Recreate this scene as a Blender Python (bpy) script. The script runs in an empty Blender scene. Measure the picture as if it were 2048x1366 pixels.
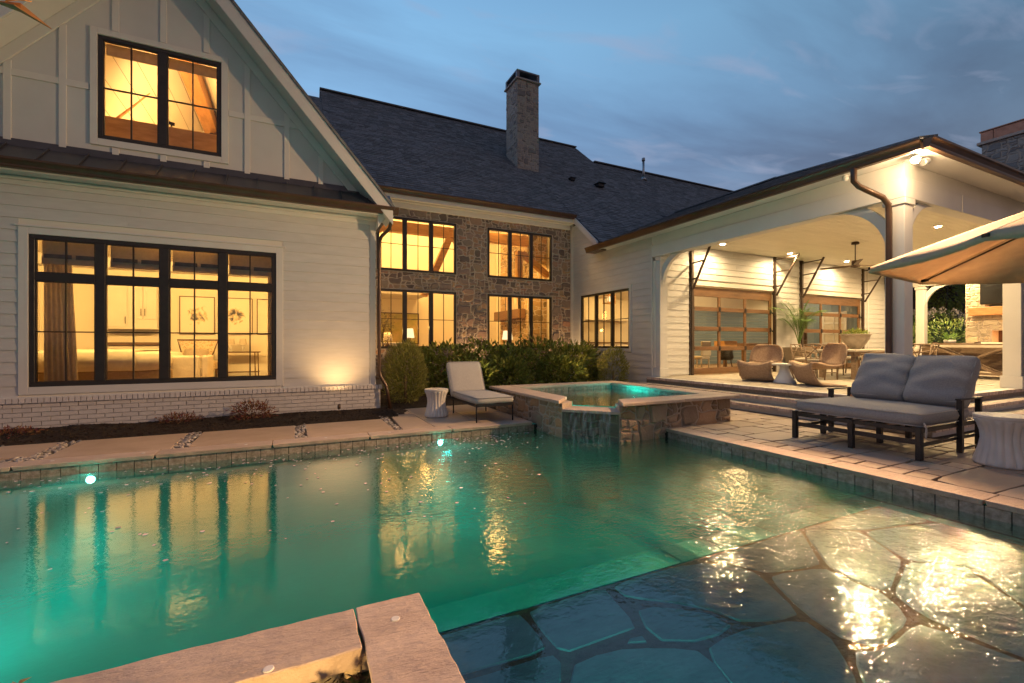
import bpy, bmesh, math, random
from mathutils import Vector, Matrix, noise

SC = bpy.context.scene
COL = SC.collection
R = math.radians
PI = math.pi

# ------------------------------------------------------------------ camera
cam_d = bpy.data.cameras.new('camera')
cam_d.sensor_width = 36.0
cam_d.lens = 36 * 900 / 2048
cam_d.shift_y = 5 / 2048
cam_d.clip_start = 0.05
cam_d.clip_end = 2000
cam = bpy.data.objects.new('camera', cam_d)
cam.location = (0, 0, 1.32)
cam.rotation_euler = (R(90), 0, R(-26))
COL.objects.link(cam)
SC.camera = cam

# ------------------------------------------------------------------ render / colour
SC.render.engine = 'CYCLES'
SC.view_settings.view_transform = 'Standard'
SC.view_settings.look = 'None'
SC.view_settings.exposure = 0.15
SC.view_settings.gamma = 1
cy = SC.cycles
cy.use_denoising = True
try:
    cy.denoiser = 'OPENIMAGEDENOISE'
except Exception:
    pass
cy.max_bounces = 8
cy.diffuse_bounces = 3
cy.glossy_bounces = 4
cy.transmission_bounces = 4
cy.transparent_max_bounces = 14
cy.sample_clamp_indirect = 6
cy.sample_clamp_direct = 0
cy.caustics_reflective = False
cy.caustics_refractive = False
cy.use_light_tree = True
cy.use_adaptive_sampling = True
cy.adaptive_threshold = 0.015

# ------------------------------------------------------------------ dusk sky
SUN_EL, SUN_AZ = R(1.5), R(-70)
world = bpy.data.worlds.new('World')
SC.world = world
world.use_nodes = True
wn, wl = world.node_tree.nodes, world.node_tree.links
wn.clear()
wo = wn.new('ShaderNodeOutputWorld')
bg = wn.new('ShaderNodeBackground')
tc = wn.new('ShaderNodeTexCoord')
sep = wn.new('ShaderNodeSeparateXYZ')
wl.new(tc.outputs['Generated'], sep.inputs[0])
sky = wn.new('ShaderNodeTexSky')
sky.sky_type = 'NISHITA'
sky.sun_disc = False
sky.sun_elevation = SUN_EL
sky.sun_rotation = SUN_AZ
skys = wn.new('ShaderNodeVectorMath'); skys.operation = 'SCALE'
skys.inputs['Scale'].default_value = 0.05
wl.new(sky.outputs[0], skys.inputs[0])
ramp = wn.new('ShaderNodeValToRGB')            # clear dusk blue by elevation
cr = ramp.color_ramp
cr.elements[0].position = 0.0; cr.elements[0].color = (0.105, 0.12, 0.20, 1)
cr.elements[1].position = 1.0; cr.elements[1].color = (0.042, 0.095, 0.18, 1)
for p, c in ((0.28, (0.100, 0.145, 0.245, 1)), (0.42, (0.105, 0.200, 0.335, 1)), (0.56, (0.115, 0.240, 0.385, 1)), (0.72, (0.075, 0.165, 0.30, 1))):
    e = cr.elements.new(p); e.color = c
wl.new(sep.outputs['Z'], ramp.inputs[0])
# brighter towards where the sun went down (left of the frame)
dotn = wn.new('ShaderNodeVectorMath'); dotn.operation = 'DOT_PRODUCT'
dotn.inputs[1].default_value = (-0.35, 0.937, 0.0)
wl.new(tc.outputs['Generated'], dotn.inputs[0])
mr = wn.new('ShaderNodeMapRange')
mr.interpolation_type = 'SMOOTHSTEP'
mr.inputs['From Min'].default_value = -0.9; mr.inputs['From Max'].default_value = 0.95
mr.inputs['To Min'].default_value = 0.12; mr.inputs['To Max'].default_value = 1.90
wl.new(dotn.outputs['Value'], mr.inputs['Value'])
scl = wn.new('ShaderNodeVectorMath'); scl.operation = 'SCALE'
wl.new(ramp.outputs[0], scl.inputs[0]); wl.new(mr.outputs[0], scl.inputs['Scale'])
# clouds: project the direction on a flat layer
zc = wn.new('ShaderNodeMath'); zc.operation = 'MAXIMUM'; zc.inputs[1].default_value = 0.06
wl.new(sep.outputs['Z'], zc.inputs[0])
dx = wn.new('ShaderNodeMath'); dx.operation = 'DIVIDE'
dy = wn.new('ShaderNodeMath'); dy.operation = 'DIVIDE'
wl.new(sep.outputs['X'], dx.inputs[0]); wl.new(zc.outputs[0], dx.inputs[1])
wl.new(sep.outputs['Y'], dy.inputs[0]); wl.new(zc.outputs[0], dy.inputs[1])
cmb = wn.new('ShaderNodeCombineXYZ')
wl.new(dx.outputs[0], cmb.inputs[0]); wl.new(dy.outputs[0], cmb.inputs[1])
mp = wn.new('ShaderNodeMapping')
mp.inputs['Rotation'].default_value = (0, 0, R(24))
mp.inputs['Scale'].default_value = (0.75, 2.0, 1)
mp.inputs['Location'].default_value = (3.1, 1.7, 0)
wl.new(cmb.outputs[0], mp.inputs[0])
n1 = wn.new('ShaderNodeTexNoise'); n1.inputs['Scale'].default_value = 0.9
n1.inputs['Detail'].default_value = 7; n1.inputs['Roughness'].default_value = 0.55
n1.inputs['Distortion'].default_value = 0.35
wl.new(mp.outputs[0], n1.inputs['Vector'])
cl = wn.new('ShaderNodeValToRGB')
cl.color_ramp.elements[0].position = 0.40; cl.color_ramp.elements[0].color = (0, 0, 0, 1)
cl.color_ramp.elements[1].position = 0.68; cl.color_ramp.elements[1].color = (1, 1, 1, 1)
wl.new(n1.outputs[0], cl.inputs[0])
mxc = wn.new('ShaderNodeMixRGB'); mxc.blend_type = 'MIX'
wl.new(cl.outputs[0], mxc.inputs[0])
wl.new(scl.outputs[0], mxc.inputs[1])
cdk = wn.new('ShaderNodeVectorMath'); cdk.operation = 'MULTIPLY'
cdk.inputs[1].default_value = (0.66, 0.61, 0.66)
wl.new(scl.outputs[0], cdk.inputs[0])
wl.new(cdk.outputs[0], mxc.inputs[2])
# thin pink lit wisps
n2 = wn.new('ShaderNodeTexNoise'); n2.inputs['Scale'].default_value = 2.3
n2.inputs['Detail'].default_value = 6; n2.inputs['Distortion'].default_value = 0.6
wl.new(mp.outputs[0], n2.inputs['Vector'])
c2 = wn.new('ShaderNodeValToRGB')
c2.color_ramp.elements[0].position = 0.56; c2.color_ramp.elements[0].color = (0, 0, 0, 1)
c2.color_ramp.elements[1].position = 0.76; c2.color_ramp.elements[1].color = (0.55, 0.55, 0.55, 1)
wl.new(n2.outputs[0], c2.inputs[0])
mx2 = wn.new('ShaderNodeMixRGB')
wl.new(c2.outputs[0], mx2.inputs[0]); wl.new(mxc.outputs[0], mx2.inputs[1])
mx2.inputs[2].default_value = (0.30, 0.33, 0.47, 1)
# rosy band of the eastern dusk sky behind the photographer
eb = wn.new('ShaderNodeMapRange'); eb.interpolation_type = 'SMOOTHSTEP'
eb.inputs['From Min'].default_value = -0.2; eb.inputs['From Max'].default_value = -0.85
wl.new(dotn.outputs['Value'], eb.inputs['Value'])
ez = wn.new('ShaderNodeMapRange'); ez.interpolation_type = 'SMOOTHSTEP'
ez.inputs['From Min'].default_value = 0.95; ez.inputs['From Max'].default_value = 0.15
wl.new(sep.outputs['Z'], ez.inputs['Value'])
em = wn.new('ShaderNodeMath'); em.operation = 'MULTIPLY'
wl.new(eb.outputs[0], em.inputs[0]); wl.new(ez.outputs[0], em.inputs[1])
mx3 = wn.new('ShaderNodeMixRGB'); wl.new(em.outputs[0], mx3.inputs[0]); wl.new(mx2.outputs[0], mx3.inputs[1])
mx3.inputs[2].default_value = (0.30, 0.215, 0.235, 1)
addn = wn.new('ShaderNodeVectorMath'); addn.operation = 'ADD'
wl.new(mx3.outputs[0], addn.inputs[0]); wl.new(skys.outputs[0], addn.inputs[1])
wl.new(addn.outputs[0], bg.inputs[0])
bg.inputs[1].default_value = 1.0
wl.new(bg.outputs[0], wo.inputs[0])

# the last trace of daylight, far below a daytime sun
sd = bpy.data.lights.new('dusk_sun', 'SUN')
sd.energy = 0.03; sd.angle = R(12); sd.color = (1.0, 0.8, 0.7)
so = bpy.data.objects.new('dusk_sun', sd); COL.objects.link(so)
so.rotation_euler = (R(80), 0, R(-110))

# ------------------------------------------------------------------ object helpers
def tag(o, label=None, cat=None, group=None, kind=None):
    if label: o['label'] = label
    if cat: o['category'] = cat
    if group: o['group'] = group
    if kind: o['kind'] = kind
    return o

def thing(name, label, cat, loc=(0, 0, 0), rz=0.0, group=None):
    o = bpy.data.objects.new(name, None)
    o.empty_display_size = 0.1
    COL.objects.link(o)
    o.location = loc; o.rotation_euler = (0, 0, rz)
    o['wl'] = loc
    return tag(o, label, cat, group)

def obj(name, me, mat=None, parent=None, loc=None, world=True):
    """link a mesh; world=True: coordinates are world ones although the parent is moved"""
    if mat is not None and not me.materials:
        me.materials.append(mat)
    o = bpy.data.objects.new(name, me)
    COL.objects.link(o)
    if parent is not None:
        o.parent = parent
        if world and 'wl' in parent:
            w = parent['wl']; o.location = (-w[0], -w[1], -w[2])
    if loc is not None:
        o.location = Vector(o.location) + Vector(loc)
    return o

class MB:
    def __init__(s):
        s.v = []; s.f = []; s.sm = []
    def add(s, vs, fs, M=None, smooth=False):
        b = len(s.v)
        if M is not None:
            vs = [M @ Vector(p) for p in vs]
        s.v.extend(tuple(p) for p in vs)
        for f in fs:
            s.f.append([b + i for i in f]); s.sm.append(smooth)
        return s
    def box(s, x0, x1, y0, y1, z0, z1, M=None):
        if x0 > x1: x0, x1 = x1, x0
        if y0 > y1: y0, y1 = y1, y0
        if z0 > z1: z0, z1 = z1, z0
        v = [(x0, y0, z0), (x1, y0, z0), (x1, y1, z0), (x0, y1, z0), (x0, y0, z1), (x1, y0, z1), (x1, y1, z1), (x0, y1, z1)]
        f = [(0, 3, 2, 1), (4, 5, 6, 7), (0, 1, 5, 4), (1, 2, 6, 5), (2, 3, 7, 6), (3, 0, 4, 7)]
        return s.add(v, f, M)
    def bar(s, a, b, w, h=None, up=(0, 0, 1)):
        """a rectangular bar from a to b"""
        h = h or w
        a = Vector(a); b = Vector(b); d = (b - a); L = d.length
        if L < 1e-6: return s
        d.normalize(); up = Vector(up)
        if abs(d.dot(up)) > 0.98: up = Vector((1, 0, 0))
        x = d.cross(up).normalized(); z = x.cross(d)
        vs = []
        for p in (a, b):
            for sx, sz in ((-1, -1), (1, -1), (1, 1), (-1, 1)):
                vs.append(p + x * sx * w / 2 + z * sz * h / 2)
        return s.add(vs, [(0, 1, 2, 3), (7, 6, 5, 4), (0, 4, 5, 1), (1, 5, 6, 2), (2, 6, 7, 3), (3, 7, 4, 0)])
    def tube(s, pts, r, n=8, closed=False, cap=True):
        pts = [Vector(p) for p in pts]
        m = len(pts); base = len(s.v)
        rr = r if isinstance(r, (list, tuple)) else [r] * m
        nrm = None
        for i, p in enumerate(pts):
            if closed:
                d = pts[(i + 1) % m] - pts[i - 1]
            else:
                d = pts[min(i + 1, m - 1)] - pts[max(i - 1, 0)]
            d.normalize()
            if nrm is None:
                nrm = d.orthogonal().normalized()
            else:
                nrm = (nrm - d * nrm.dot(d)).normalized()
            bi = d.cross(nrm)
            for k in range(n):
                a = 2 * PI * k / n
                s.v.append(tuple(p + (nrm * math.cos(a) + bi * math.sin(a)) * rr[i]))
        for i in range(m if closed else m - 1):
            j = (i + 1) % m
            for k in range(n):
                k2 = (k + 1) % n
                s.f.append([base + i * n + k, base + i * n + k2, base + j * n + k2, base + j * n + k]); s.sm.append(True)
        if cap and not closed:
            s.f.append([base + k for k in range(n)][::-1]); s.sm.append(False)
            s.f.append([base + (m - 1) * n + k for k in range(n)]); s.sm.append(False)
        return s
    def lathe(s, prof, n=24, c=(0, 0, 0), flute=None, smooth=True, cap=True):
        base = len(s.v)
        for r, z in prof:
            for k in range(n):
                a = 2 * PI * k / n
                q = r if flute is None else r * flute(a, z)
                s.v.append((c[0] + q * math.cos(a), c[1] + q * math.sin(a), c[2] + z))
        for i in range(len(prof) - 1):
            for k in range(n):
                k2 = (k + 1) % n
                s.f.append([base + i * n + k, base + i * n + k2, base + (i + 1) * n + k2, base + (i + 1) * n + k]); s.sm.append(smooth)
        if cap:
            s.f.append([base + k for k in range(n)][::-1]); s.sm.append(False)
            t = base + (len(prof) - 1) * n
            s.f.append([t + k for k in range(n)]); s.sm.append(False)
        return s
    def prism(s, poly, z0, z1, M=None):
        n = len(poly)
        vs = [(x, y, z0) for x, y in poly] + [(x, y, z1) for x, y in poly]
        fs = [list(range(n))[::-1], list(range(n, 2 * n))] + [(i, (i + 1) % n, n + (i + 1) % n, n + i) for i in range(n)]
        return s.add(vs, fs, M)
    def quad(s, *p):
        return s.add(p, [tuple(range(len(p)))])
    def mesh(s, name='m'):
        me = bpy.data.meshes.new(name)
        me.from_pydata(s.v, [], s.f)
        me.polygons.foreach_set('use_smooth', s.sm)
        me.update()
        return me
    def build(s, name, mat=None, parent=None, world=True, fix=False, bevel=0, loc=None, seg=1):
        me = s.mesh(name)
        if fix:
            bm = bmesh.new(); bm.from_mesh(me)
            bmesh.ops.recalc_face_normals(bm, faces=bm.faces)
            bm.to_mesh(me); bm.free()
        o = obj(name, me, mat, parent, loc, world)
        if bevel:
            m = o.modifiers.new('bevel', 'BEVEL'); m.width = bevel; m.segments = seg; m.limit_method = 'ANGLE'; m.angle_limit = R(40)
        return o

def struct(mb, name, mat, **k):
    o = mb.build(name, mat, None, **k)
    o['kind'] = 'structure'
    return o

def copy_tree(o, label=None, loc=None, rz=None, parent=None):
    c = o.copy(); COL.objects.link(c)
    if parent is not None: c.parent = parent
    for ch in list(o.children):
        copy_tree(ch, parent=c)
    if label: c['label'] = label
    if loc is not None: c.location = loc
    if rz is not None: c.rotation_euler = (0, 0, rz)
    return c

def add_light(name, kind, loc, energy, color, target=None, size=0.05, spot=None, blend=0.5, sx=None, sy=None, parent=None):
    d = bpy.data.lights.new(name, kind)
    d.energy = energy; d.color = color
    if kind == 'POINT': d.shadow_soft_size = size
    if kind == 'SPOT':
        d.shadow_soft_size = size; d.spot_size = R(spot or 90); d.spot_blend = blend
    if kind == 'AREA':
        d.shape = 'RECTANGLE'; d.size = sx or 1; d.size_y = sy or 1
    o = bpy.data.objects.new(name, d); COL.objects.link(o)
    o.location = loc
    if target is not None:
        v = Vector(target) - Vector(loc)
        o.rotation_euler = v.to_track_quat('-Z', 'Y').to_euler()
    return o

# ------------------------------------------------------------------ materials
MATS = {}
def pmat(name, c1, c2=None, scale=6.0, rough=0.6, bump=0.0, bscale=40.0, metal=0.0, rnd=0.0, hue=0.0,
         stretch=(1, 1, 1), detail=5, spec=0.5, c3=None, sheen=0.0, rvar=0.0, trans=0.0, lo=0.35, hi=0.65, bstretch=None):
    m = bpy.data.materials.new(name); m.use_nodes = True
    nt = m.node_tree; N, L = nt.nodes, nt.links
    b = N['Principled BSDF']
    b.inputs['Roughness'].default_value = rough
    b.inputs['Metallic'].default_value = metal
    b.inputs['Specular IOR Level'].default_value = spec
    t = N.new('ShaderNodeTexCoord'); mp = N.new('ShaderNodeMapping')
    mp.inputs['Scale'].default_value = stretch
    L.new(t.outputs['Object'], mp.inputs[0])
    col = None
    oi = N.new('ShaderNodeObjectInfo'); ge = N.new('ShaderNodeNewGeometry')
    ad = N.new('ShaderNodeMath'); ad.operation = 'ADD'
    L.new(oi.outputs['Random'], ad.inputs[0]); L.new(ge.outputs['Random Per Island'], ad.inputs[1])
    fr = N.new('ShaderNodeMath'); fr.operation = 'FRACT'; L.new(ad.outputs[0], fr.inputs[0])
    if c2 is not None:
        n = N.new('ShaderNodeTexNoise'); n.inputs['Scale'].default_value = scale; n.inputs['Detail'].default_value = detail
        n.inputs['Roughness'].default_value = 0.6
        if c3 is not None or rnd:
            n.noise_dimensions = '4D'
            mw = N.new('ShaderNodeMath'); mw.operation = 'MULTIPLY'; mw.inputs[1].default_value = 37.0
            L.new(fr.outputs[0], mw.inputs[0]); L.new(mw.outputs[0], n.inputs['W'])
        L.new(mp.outputs[0], n.inputs['Vector'])
        r = N.new('ShaderNodeValToRGB')
        r.color_ramp.elements[0].position = lo; r.color_ramp.elements[0].color = (*c1, 1)
        r.color_ramp.elements[1].position = hi; r.color_ramp.elements[1].color = (*c2, 1)
        L.new(n.outputs[0], r.inputs[0]); col = r.outputs[0]
        if rvar:
            rm = N.new('ShaderNodeMapRange'); rm.inputs['To Min'].default_value = rough - rvar; rm.inputs['To Max'].default_value = rough + rvar
            L.new(n.outputs[0], rm.inputs['Value']); L.new(rm.outputs[0], b.inputs['Roughness'])
    if c3 is not None:       # per piece tint between the two and a third colour
        r3 = N.new('ShaderNodeValToRGB'); r3.color_ramp.interpolation = 'LINEAR'
        r3.color_ramp.elements[0].color = (*c1, 1)
        r3.color_ramp.elements[1].color = (*c3, 1)
        e = r3.color_ramp.elements.new(0.5); e.color = (*c2, 1)
        L.new(fr.outputs[0], r3.inputs[0])
        mx = N.new('ShaderNodeMixRGB'); mx.inputs[0].default_value = 0.65
        L.new(col, mx.inputs[1]); L.new(r3.outputs[0], mx.inputs[2]); col = mx.outputs[0]
    if rnd or hue:
        hs = N.new('ShaderNodeHueSaturation')
        if col is not None: L.new(col, hs.inputs['Color'])
        else: hs.inputs['Color'].default_value = (*c1, 1)
        m1 = N.new('ShaderNodeMapRange'); m1.inputs['To Min'].default_value = 1 - rnd; m1.inputs['To Max'].default_value = 1 + rnd
        L.new(fr.outputs[0], m1.inputs['Value']); L.new(m1.outputs[0], hs.inputs['Value'])
        if hue:
            m2 = N.new('ShaderNodeMath'); m2.operation = 'MULTIPLY'; m2.inputs[1].default_value = 7.31
            L.new(fr.outputs[0], m2.inputs[0]); f2 = N.new('ShaderNodeMath'); f2.operation = 'FRACT'; L.new(m2.outputs[0], f2.inputs[0])
            m3 = N.new('ShaderNodeMapRange'); m3.inputs['To Min'].default_value = 0.5 - hue; m3.inputs['To Max'].default_value = 0.5 + hue
            L.new(f2.outputs[0], m3.inputs['Value']); L.new(m3.outputs[0], hs.inputs['Hue'])
        col = hs.outputs[0]
    if col is not None: L.new(col, b.inputs['Base Color'])
    else: b.inputs['Base Color'].default_value = (*c1, 1)
    if bump:
        mb2 = N.new('ShaderNodeMapping'); mb2.inputs['Scale'].default_value = bstretch or stretch
        L.new(t.outputs['Object'], mb2.inputs[0])
        nb = N.new('ShaderNodeTexNoise'); nb.inputs['Scale'].default_value = bscale; nb.inputs['Detail'].default_value = 6
        nb.inputs['Roughness'].default_value = 0.65
        L.new(mb2.outputs[0], nb.inputs['Vector'])
        bp = N.new('ShaderNodeBump'); bp.inputs['Strength'].default_value = bump; bp.inputs['Distance'].default_value = 0.02
        L.new(nb.outputs[0], bp.inputs['Height']); L.new(bp.outputs[0], b.inputs['Normal'])
    if trans:
        b.inputs['Transmission Weight'].default_value = 0
        td = N.new('ShaderNodeBsdfTranslucent'); ms = N.new('ShaderNodeMixShader'); ms.inputs[0].default_value = trans
        if col is not None: L.new(col, td.inputs[0])
        else: td.inputs[0].default_value = (*c1, 1)
        L.new(b.outputs[0], ms.inputs[1]); L.new(td.outputs[0], ms.inputs[2]); L.new(ms.outputs[0], N['Material Output'].inputs[0])
    MATS[name] = m
    return m

def emat(name, color, strength):
    m = bpy.data.materials.new(name); m.use_nodes = True
    N, L = m.node_tree.nodes, m.node_tree.links
    N.clear(); e = N.new('ShaderNodeEmission'); o = N.new('ShaderNodeOutputMaterial')
    e.inputs[0].default_value = (*color, 1); e.inputs[1].default_value = strength
    L.new(e.outputs[0], o.inputs[0]); return m

def glassmat(name, tint=(0.97, 0.98, 0.98), rough=0.0, ior=1.45):
    m = bpy.data.materials.new(name); m.use_nodes = True
    N, L = m.node_tree.nodes, m.node_tree.links
    N.clear(); o = N.new('ShaderNodeOutputMaterial'); ms = N.new('ShaderNodeMixShader')
    t = N.new('ShaderNodeBsdfTransparent'); t.inputs[0].default_value = (*tint, 1)
    g = N.new('ShaderNodeBsdfGlossy'); g.inputs['Roughness'].default_value = rough
    f = N.new('ShaderNodeFresnel'); f.inputs[0].default_value = ior
    L.new(f.outputs[0], ms.inputs[0]); L.new(t.outputs[0], ms.inputs[1]); L.new(g.outputs[0], ms.inputs[2]); L.new(ms.outputs[0], o.inputs[0])
    return m

def watermat(name, tint, wave=1.0, centre=None, veil=0.0):
    """water skin: Fresnel reflection over a tinted see-through body, ripples from bump"""
    m = bpy.data.materials.new(name); m.use_nodes = True
    N, L = m.node_tree.nodes, m.node_tree.links
    N.clear(); o = N.new('ShaderNodeOutputMaterial'); ms = N.new('ShaderNodeMixShader')
    t = N.new('ShaderNodeBsdfTransparent'); t.inputs[0].default_value = (*tint, 1)
    if veil:      # light scattered back by the body of the water
        td = N.new('ShaderNodeBsdfTranslucent'); td.inputs[0].default_value = (.08, .85, .70, 1)
        vm = N.new('ShaderNodeMixShader'); vm.inputs[0].default_value = veil
        L.new(t.outputs[0], vm.inputs[1]); L.new(td.outputs[0], vm.inputs[2]); t = vm
    g = N.new('ShaderNodeBsdfGlossy'); g.inputs['Roughness'].default_value = 0.055
    f = N.new('ShaderNodeFresnel'); f.inputs[0].default_value = 1.40
    tc = N.new('ShaderNodeTexCoord')
    nz = []
    for sc_, det, st, w in ((1.6, 2, (1, 1, 1), 0.06), (7.0, 3, (1, 1.3, 1), 0.22), (24.0, 2, (1, 1.2, 1), 0.55)):
        mp = N.new('ShaderNodeMapping'); mp.inputs['Scale'].default_value = st; mp.inputs['Rotation'].default_value = (0, 0, R(20))
        L.new(tc.outputs['Object'], mp.inputs[0])
        n = N.new('ShaderNodeTexNoise'); n.inputs['Scale'].default_value = sc_; n.inputs['Detail'].default_value = det
        n.inputs['Distortion'].default_value = 0.8
        L.new(mp.outputs[0], n.inputs['Vector'])
        q = N.new('ShaderNodeMath'); q.operation = 'MULTIPLY'; q.inputs[1].default_value = w / sc_ * 4
        L.new(n.outputs[0], q.inputs[0]); nz.append(q.outputs[0])
    a1 = N.new('ShaderNodeMath'); L.new(nz[0], a1.inputs[0]); L.new(nz[1], a1.inputs[1])
    # the fine ripples only where falling water stirs the pool
    rip = nz[2]
    base = N.new('ShaderNodeMath'); base.operation = 'ADD'; L.new(a1.outputs[0], base.inputs[0]); L.new(rip, base.inputs[1])
    bp = N.new('ShaderNodeBump'); bp.inputs['Distance'].default_value = 0.06
    if centre is not None:
        sx = N.new('ShaderNodeSeparateXYZ'); L.new(tc.outputs['Object'], sx.inputs[0])
        ym = N.new('ShaderNodeMath'); ym.operation = 'MULTIPLY'; ym.inputs[1].default_value = .35; L.new(sx.outputs['Y'], ym.inputs[0])
        xy = N.new('ShaderNodeMath'); L.new(sx.outputs['X'], xy.inputs[0]); L.new(ym.outputs[0], xy.inputs[1])
        ds = N.new('ShaderNodeMapRange'); ds.interpolation_type = 'SMOOTHSTEP'; ds.inputs['From Min'].default_value = 1.6; ds.inputs['From Max'].default_value = 4.6
        ds.inputs['To Min'].default_value = 0.12 * wave; ds.inputs['To Max'].default_value = 0.72 * wave
        L.new(xy.outputs[0], ds.inputs['Value']); L.new(ds.outputs[0], bp.inputs['Strength'])
        rr = N.new('ShaderNodeMapRange'); rr.inputs['From Min'].default_value = 1.0; rr.inputs['From Max'].default_value = 3.4
        rr.inputs['To Min'].default_value = .06; rr.inputs['To Max'].default_value = .012
        L.new(xy.outputs[0], rr.inputs['Value']); L.new(rr.outputs[0], g.inputs['Roughness'])
    else:
        bp.inputs['Strength'].default_value = wave
    L.new(base.outputs[0], bp.inputs['Height'])
    L.new(bp.outputs[0], g.inputs['Normal']); L.new(bp.outputs[0], f.inputs['Normal'])
    fm = N.new('ShaderNodeMath'); fm.operation = 'MULTIPLY_ADD'; fm.use_clamp = True; fm.inputs[1].default_value = 2.7; fm.inputs[2].default_value = -0.06; L.new(f.outputs[0], fm.inputs[0])
    L.new(fm.outputs[0], ms.inputs[0]); L.new(t.outputs[0], ms.inputs[1]); L.new(g.outputs[0], ms.inputs[2]); L.new(ms.outputs[0], o.inputs[0])
    return m

WHITE = pmat('white_paint', (0.56, 0.55, 0.54), (0.62, 0.61, 0.60), scale=3, rough=0.55, bump=0.06, bscale=60, rnd=0.02, stretch=(1, 1, 6))
TRIMW = pmat('white_trim', (0.64, 0.63, 0.61), (0.68, 0.67, 0.65), scale=2, rough=0.45)
PANELW = pmat('white_panel', (0.57, 0.57, 0.57), (0.62, 0.62, 0.62), scale=1.2, rough=0.6, bump=0.05, bscale=90)
CHAR = pmat('charcoal_frame', (0.018, 0.014, 0.012), (0.03, 0.024, 0.02), scale=5, rough=0.4)
BRONZE = pmat('bronze_metal', (0.07, 0.038, 0.022), (0.10, 0.055, 0.032), scale=3, rough=0.35, metal=0.3, spec=0.6)
STEEL = pmat('dark_steel', (0.05, 0.035, 0.028), (0.09, 0.06, 0.045), scale=20, rough=0.5, metal=0.5)
GALV = pmat('galvanised_metal', (0.35, 0.37, 0.40), (0.5, 0.52, 0.55), scale=8, rough=0.35, metal=0.8)
ROOFM = pmat('standing_seam_metal', (0.06, 0.06, 0.07), (0.085, 0.085, 0.10), scale=2, rough=0.35, metal=0.4)
SHING = pmat('slate_shingle', (0.14, 0.145, 0.16), (0.23, 0.23, 0.24), scale=9, rough=0.85, bump=0.5, bscale=120, rnd=0.26)
BRICKW = pmat('painted_brick', (0.58, 0.55, 0.55), (0.66, 0.63, 0.62), scale=9, rough=0.6, bump=0.35, bscale=45, rnd=0.04)
MORTW = pmat('painted_mortar', (0.56, 0.53, 0.52), (0.62, 0.59, 0.58), scale=12, rough=0.8, bump=0.3)
NOSE = pmat('brick_nosing', (0.46, 0.36, 0.33), (0.58, 0.48, 0.44), scale=14, rough=0.7, bump=0.5, bscale=50, rnd=0.2)
STONE = pmat('rubble_stone', (0.17, 0.13, 0.115), (0.30, 0.235, 0.20), scale=11, rough=0.75, bump=0.9, bscale=28, rnd=0.3, hue=0.02, c3=(0.36, 0.20, 0.10))
STONEG = pmat('grey_rubble_stone', (0.24, 0.23, 0.23), (0.42, 0.39, 0.37), scale=9, rough=0.8, bump=0.9, bscale=26, rnd=0.25, c3=(0.30, 0.26, 0.22))
STONEY = pmat('pale_rubble_stone', (0.42, 0.36, 0.27), (0.58, 0.50, 0.38), scale=9, rough=0.8, bump=0.8, bscale=26, rnd=0.22, c3=(0.50, 0.36, 0.20))
MORT = pmat('lime_mortar', (0.42, 0.35, 0.29), (0.56, 0.47, 0.39), scale=30, rough=0.9, bump=0.5, bscale=90)
COPE = pmat('sandstone_coping', (0.42, 0.32, 0.26), (0.62, 0.50, 0.42), scale=2.4, rough=0.62, bump=0.9, bscale=5, rnd=0.07, stretch=(1, 2.6, 1), detail=12, rvar=0.1, bstretch=(1, 3.2, 1), lo=.25, hi=.75)
[n for n in COPE.node_tree.nodes if n.type == 'BUMP'][0].inputs['Distance'].default_value = 0.035
SLAB = pmat('buff_slab', (0.42, 0.31, 0.22), (0.52, 0.39, 0.29), scale=2.0, rough=0.75, bump=0.25, bscale=20, rnd=0.05, detail=8)
PAVER = pmat('deck_paver', (0.38, 0.29, 0.22), (0.50, 0.39, 0.31), scale=2.0, rough=0.6, bump=0.35, bscale=9, rnd=0.10, c3=(0.43, 0.35, 0.29), rvar=0.12)
JOINT = pmat('paving_bed', (0.22, 0.17, 0.13), (0.30, 0.24, 0.19), scale=30, rough=0.95)
TILE = pmat('waterline_tile', (0.20, 0.17, 0.13), (0.42, 0.37, 0.32), scale=22, rough=0.4, bump=0.4, bscale=60, rnd=0.12, hue=0.01)
GROUT = pmat('dark_grout', (0.02, 0.02, 0.018), (0.035, 0.033, 0.03), scale=40, rough=0.9)
PLASTER = pmat('pool_plaster', (0.10, 0.44, 0.36), (0.16, 0.54, 0.46), scale=1.6, spec=0.05, rough=0.95, bump=0.05, detail=8)
FLAG = pmat('submerged_flagstone', (0.36, 0.38, 0.35), (0.52, 0.53, 0.48), scale=5, rough=0.95, spec=0.05, bump=0.35, bscale=12, rnd=0.18, detail=9, stretch=(1, 2.2, 1))
FJOINT = pmat('flagstone_joint', (0.28, 0.15, 0.08), (0.38, 0.22, 0.13), scale=22, spec=0.05, rough=0.95, bump=0.6, bscale=60)
MULCH = pmat('bark_mulch', (0.018, 0.011, 0.008), (0.06, 0.034, 0.022), scale=30, rough=0.95, bump=0.8, bscale=70, rnd=0.5)
SOIL = pmat('dark_soil', (0.015, 0.01, 0.008), (0.035, 0.023, 0.016), scale=14, rough=1, bump=0.8, bscale=40)
PEBBLE = pmat('river_pebble', (0.24, 0.21, 0.19), (0.44, 0.40, 0.37), scale=15, rough=0.5, rnd=0.45, hue=0.03)
LAWN = pmat('lawn', (0.02, 0.035, 0.015), (0.04, 0.06, 0.025), scale=3, rough=0.95, bump=0.6, bscale=60)
HILLM = pmat('grassy_hill', (0.025, 0.055, 0.06), (0.05, 0.09, 0.09), scale=0.6, rough=0.95, bump=0.5, bscale=10)
OAK = pmat('oak_timber', (0.52, 0.27, 0.09), (0.68, 0.38, 0.15), scale=2.2, rough=0.5, bump=0.15, bscale=30, stretch=(1.5, 6, 6), rnd=0.1)
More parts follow.
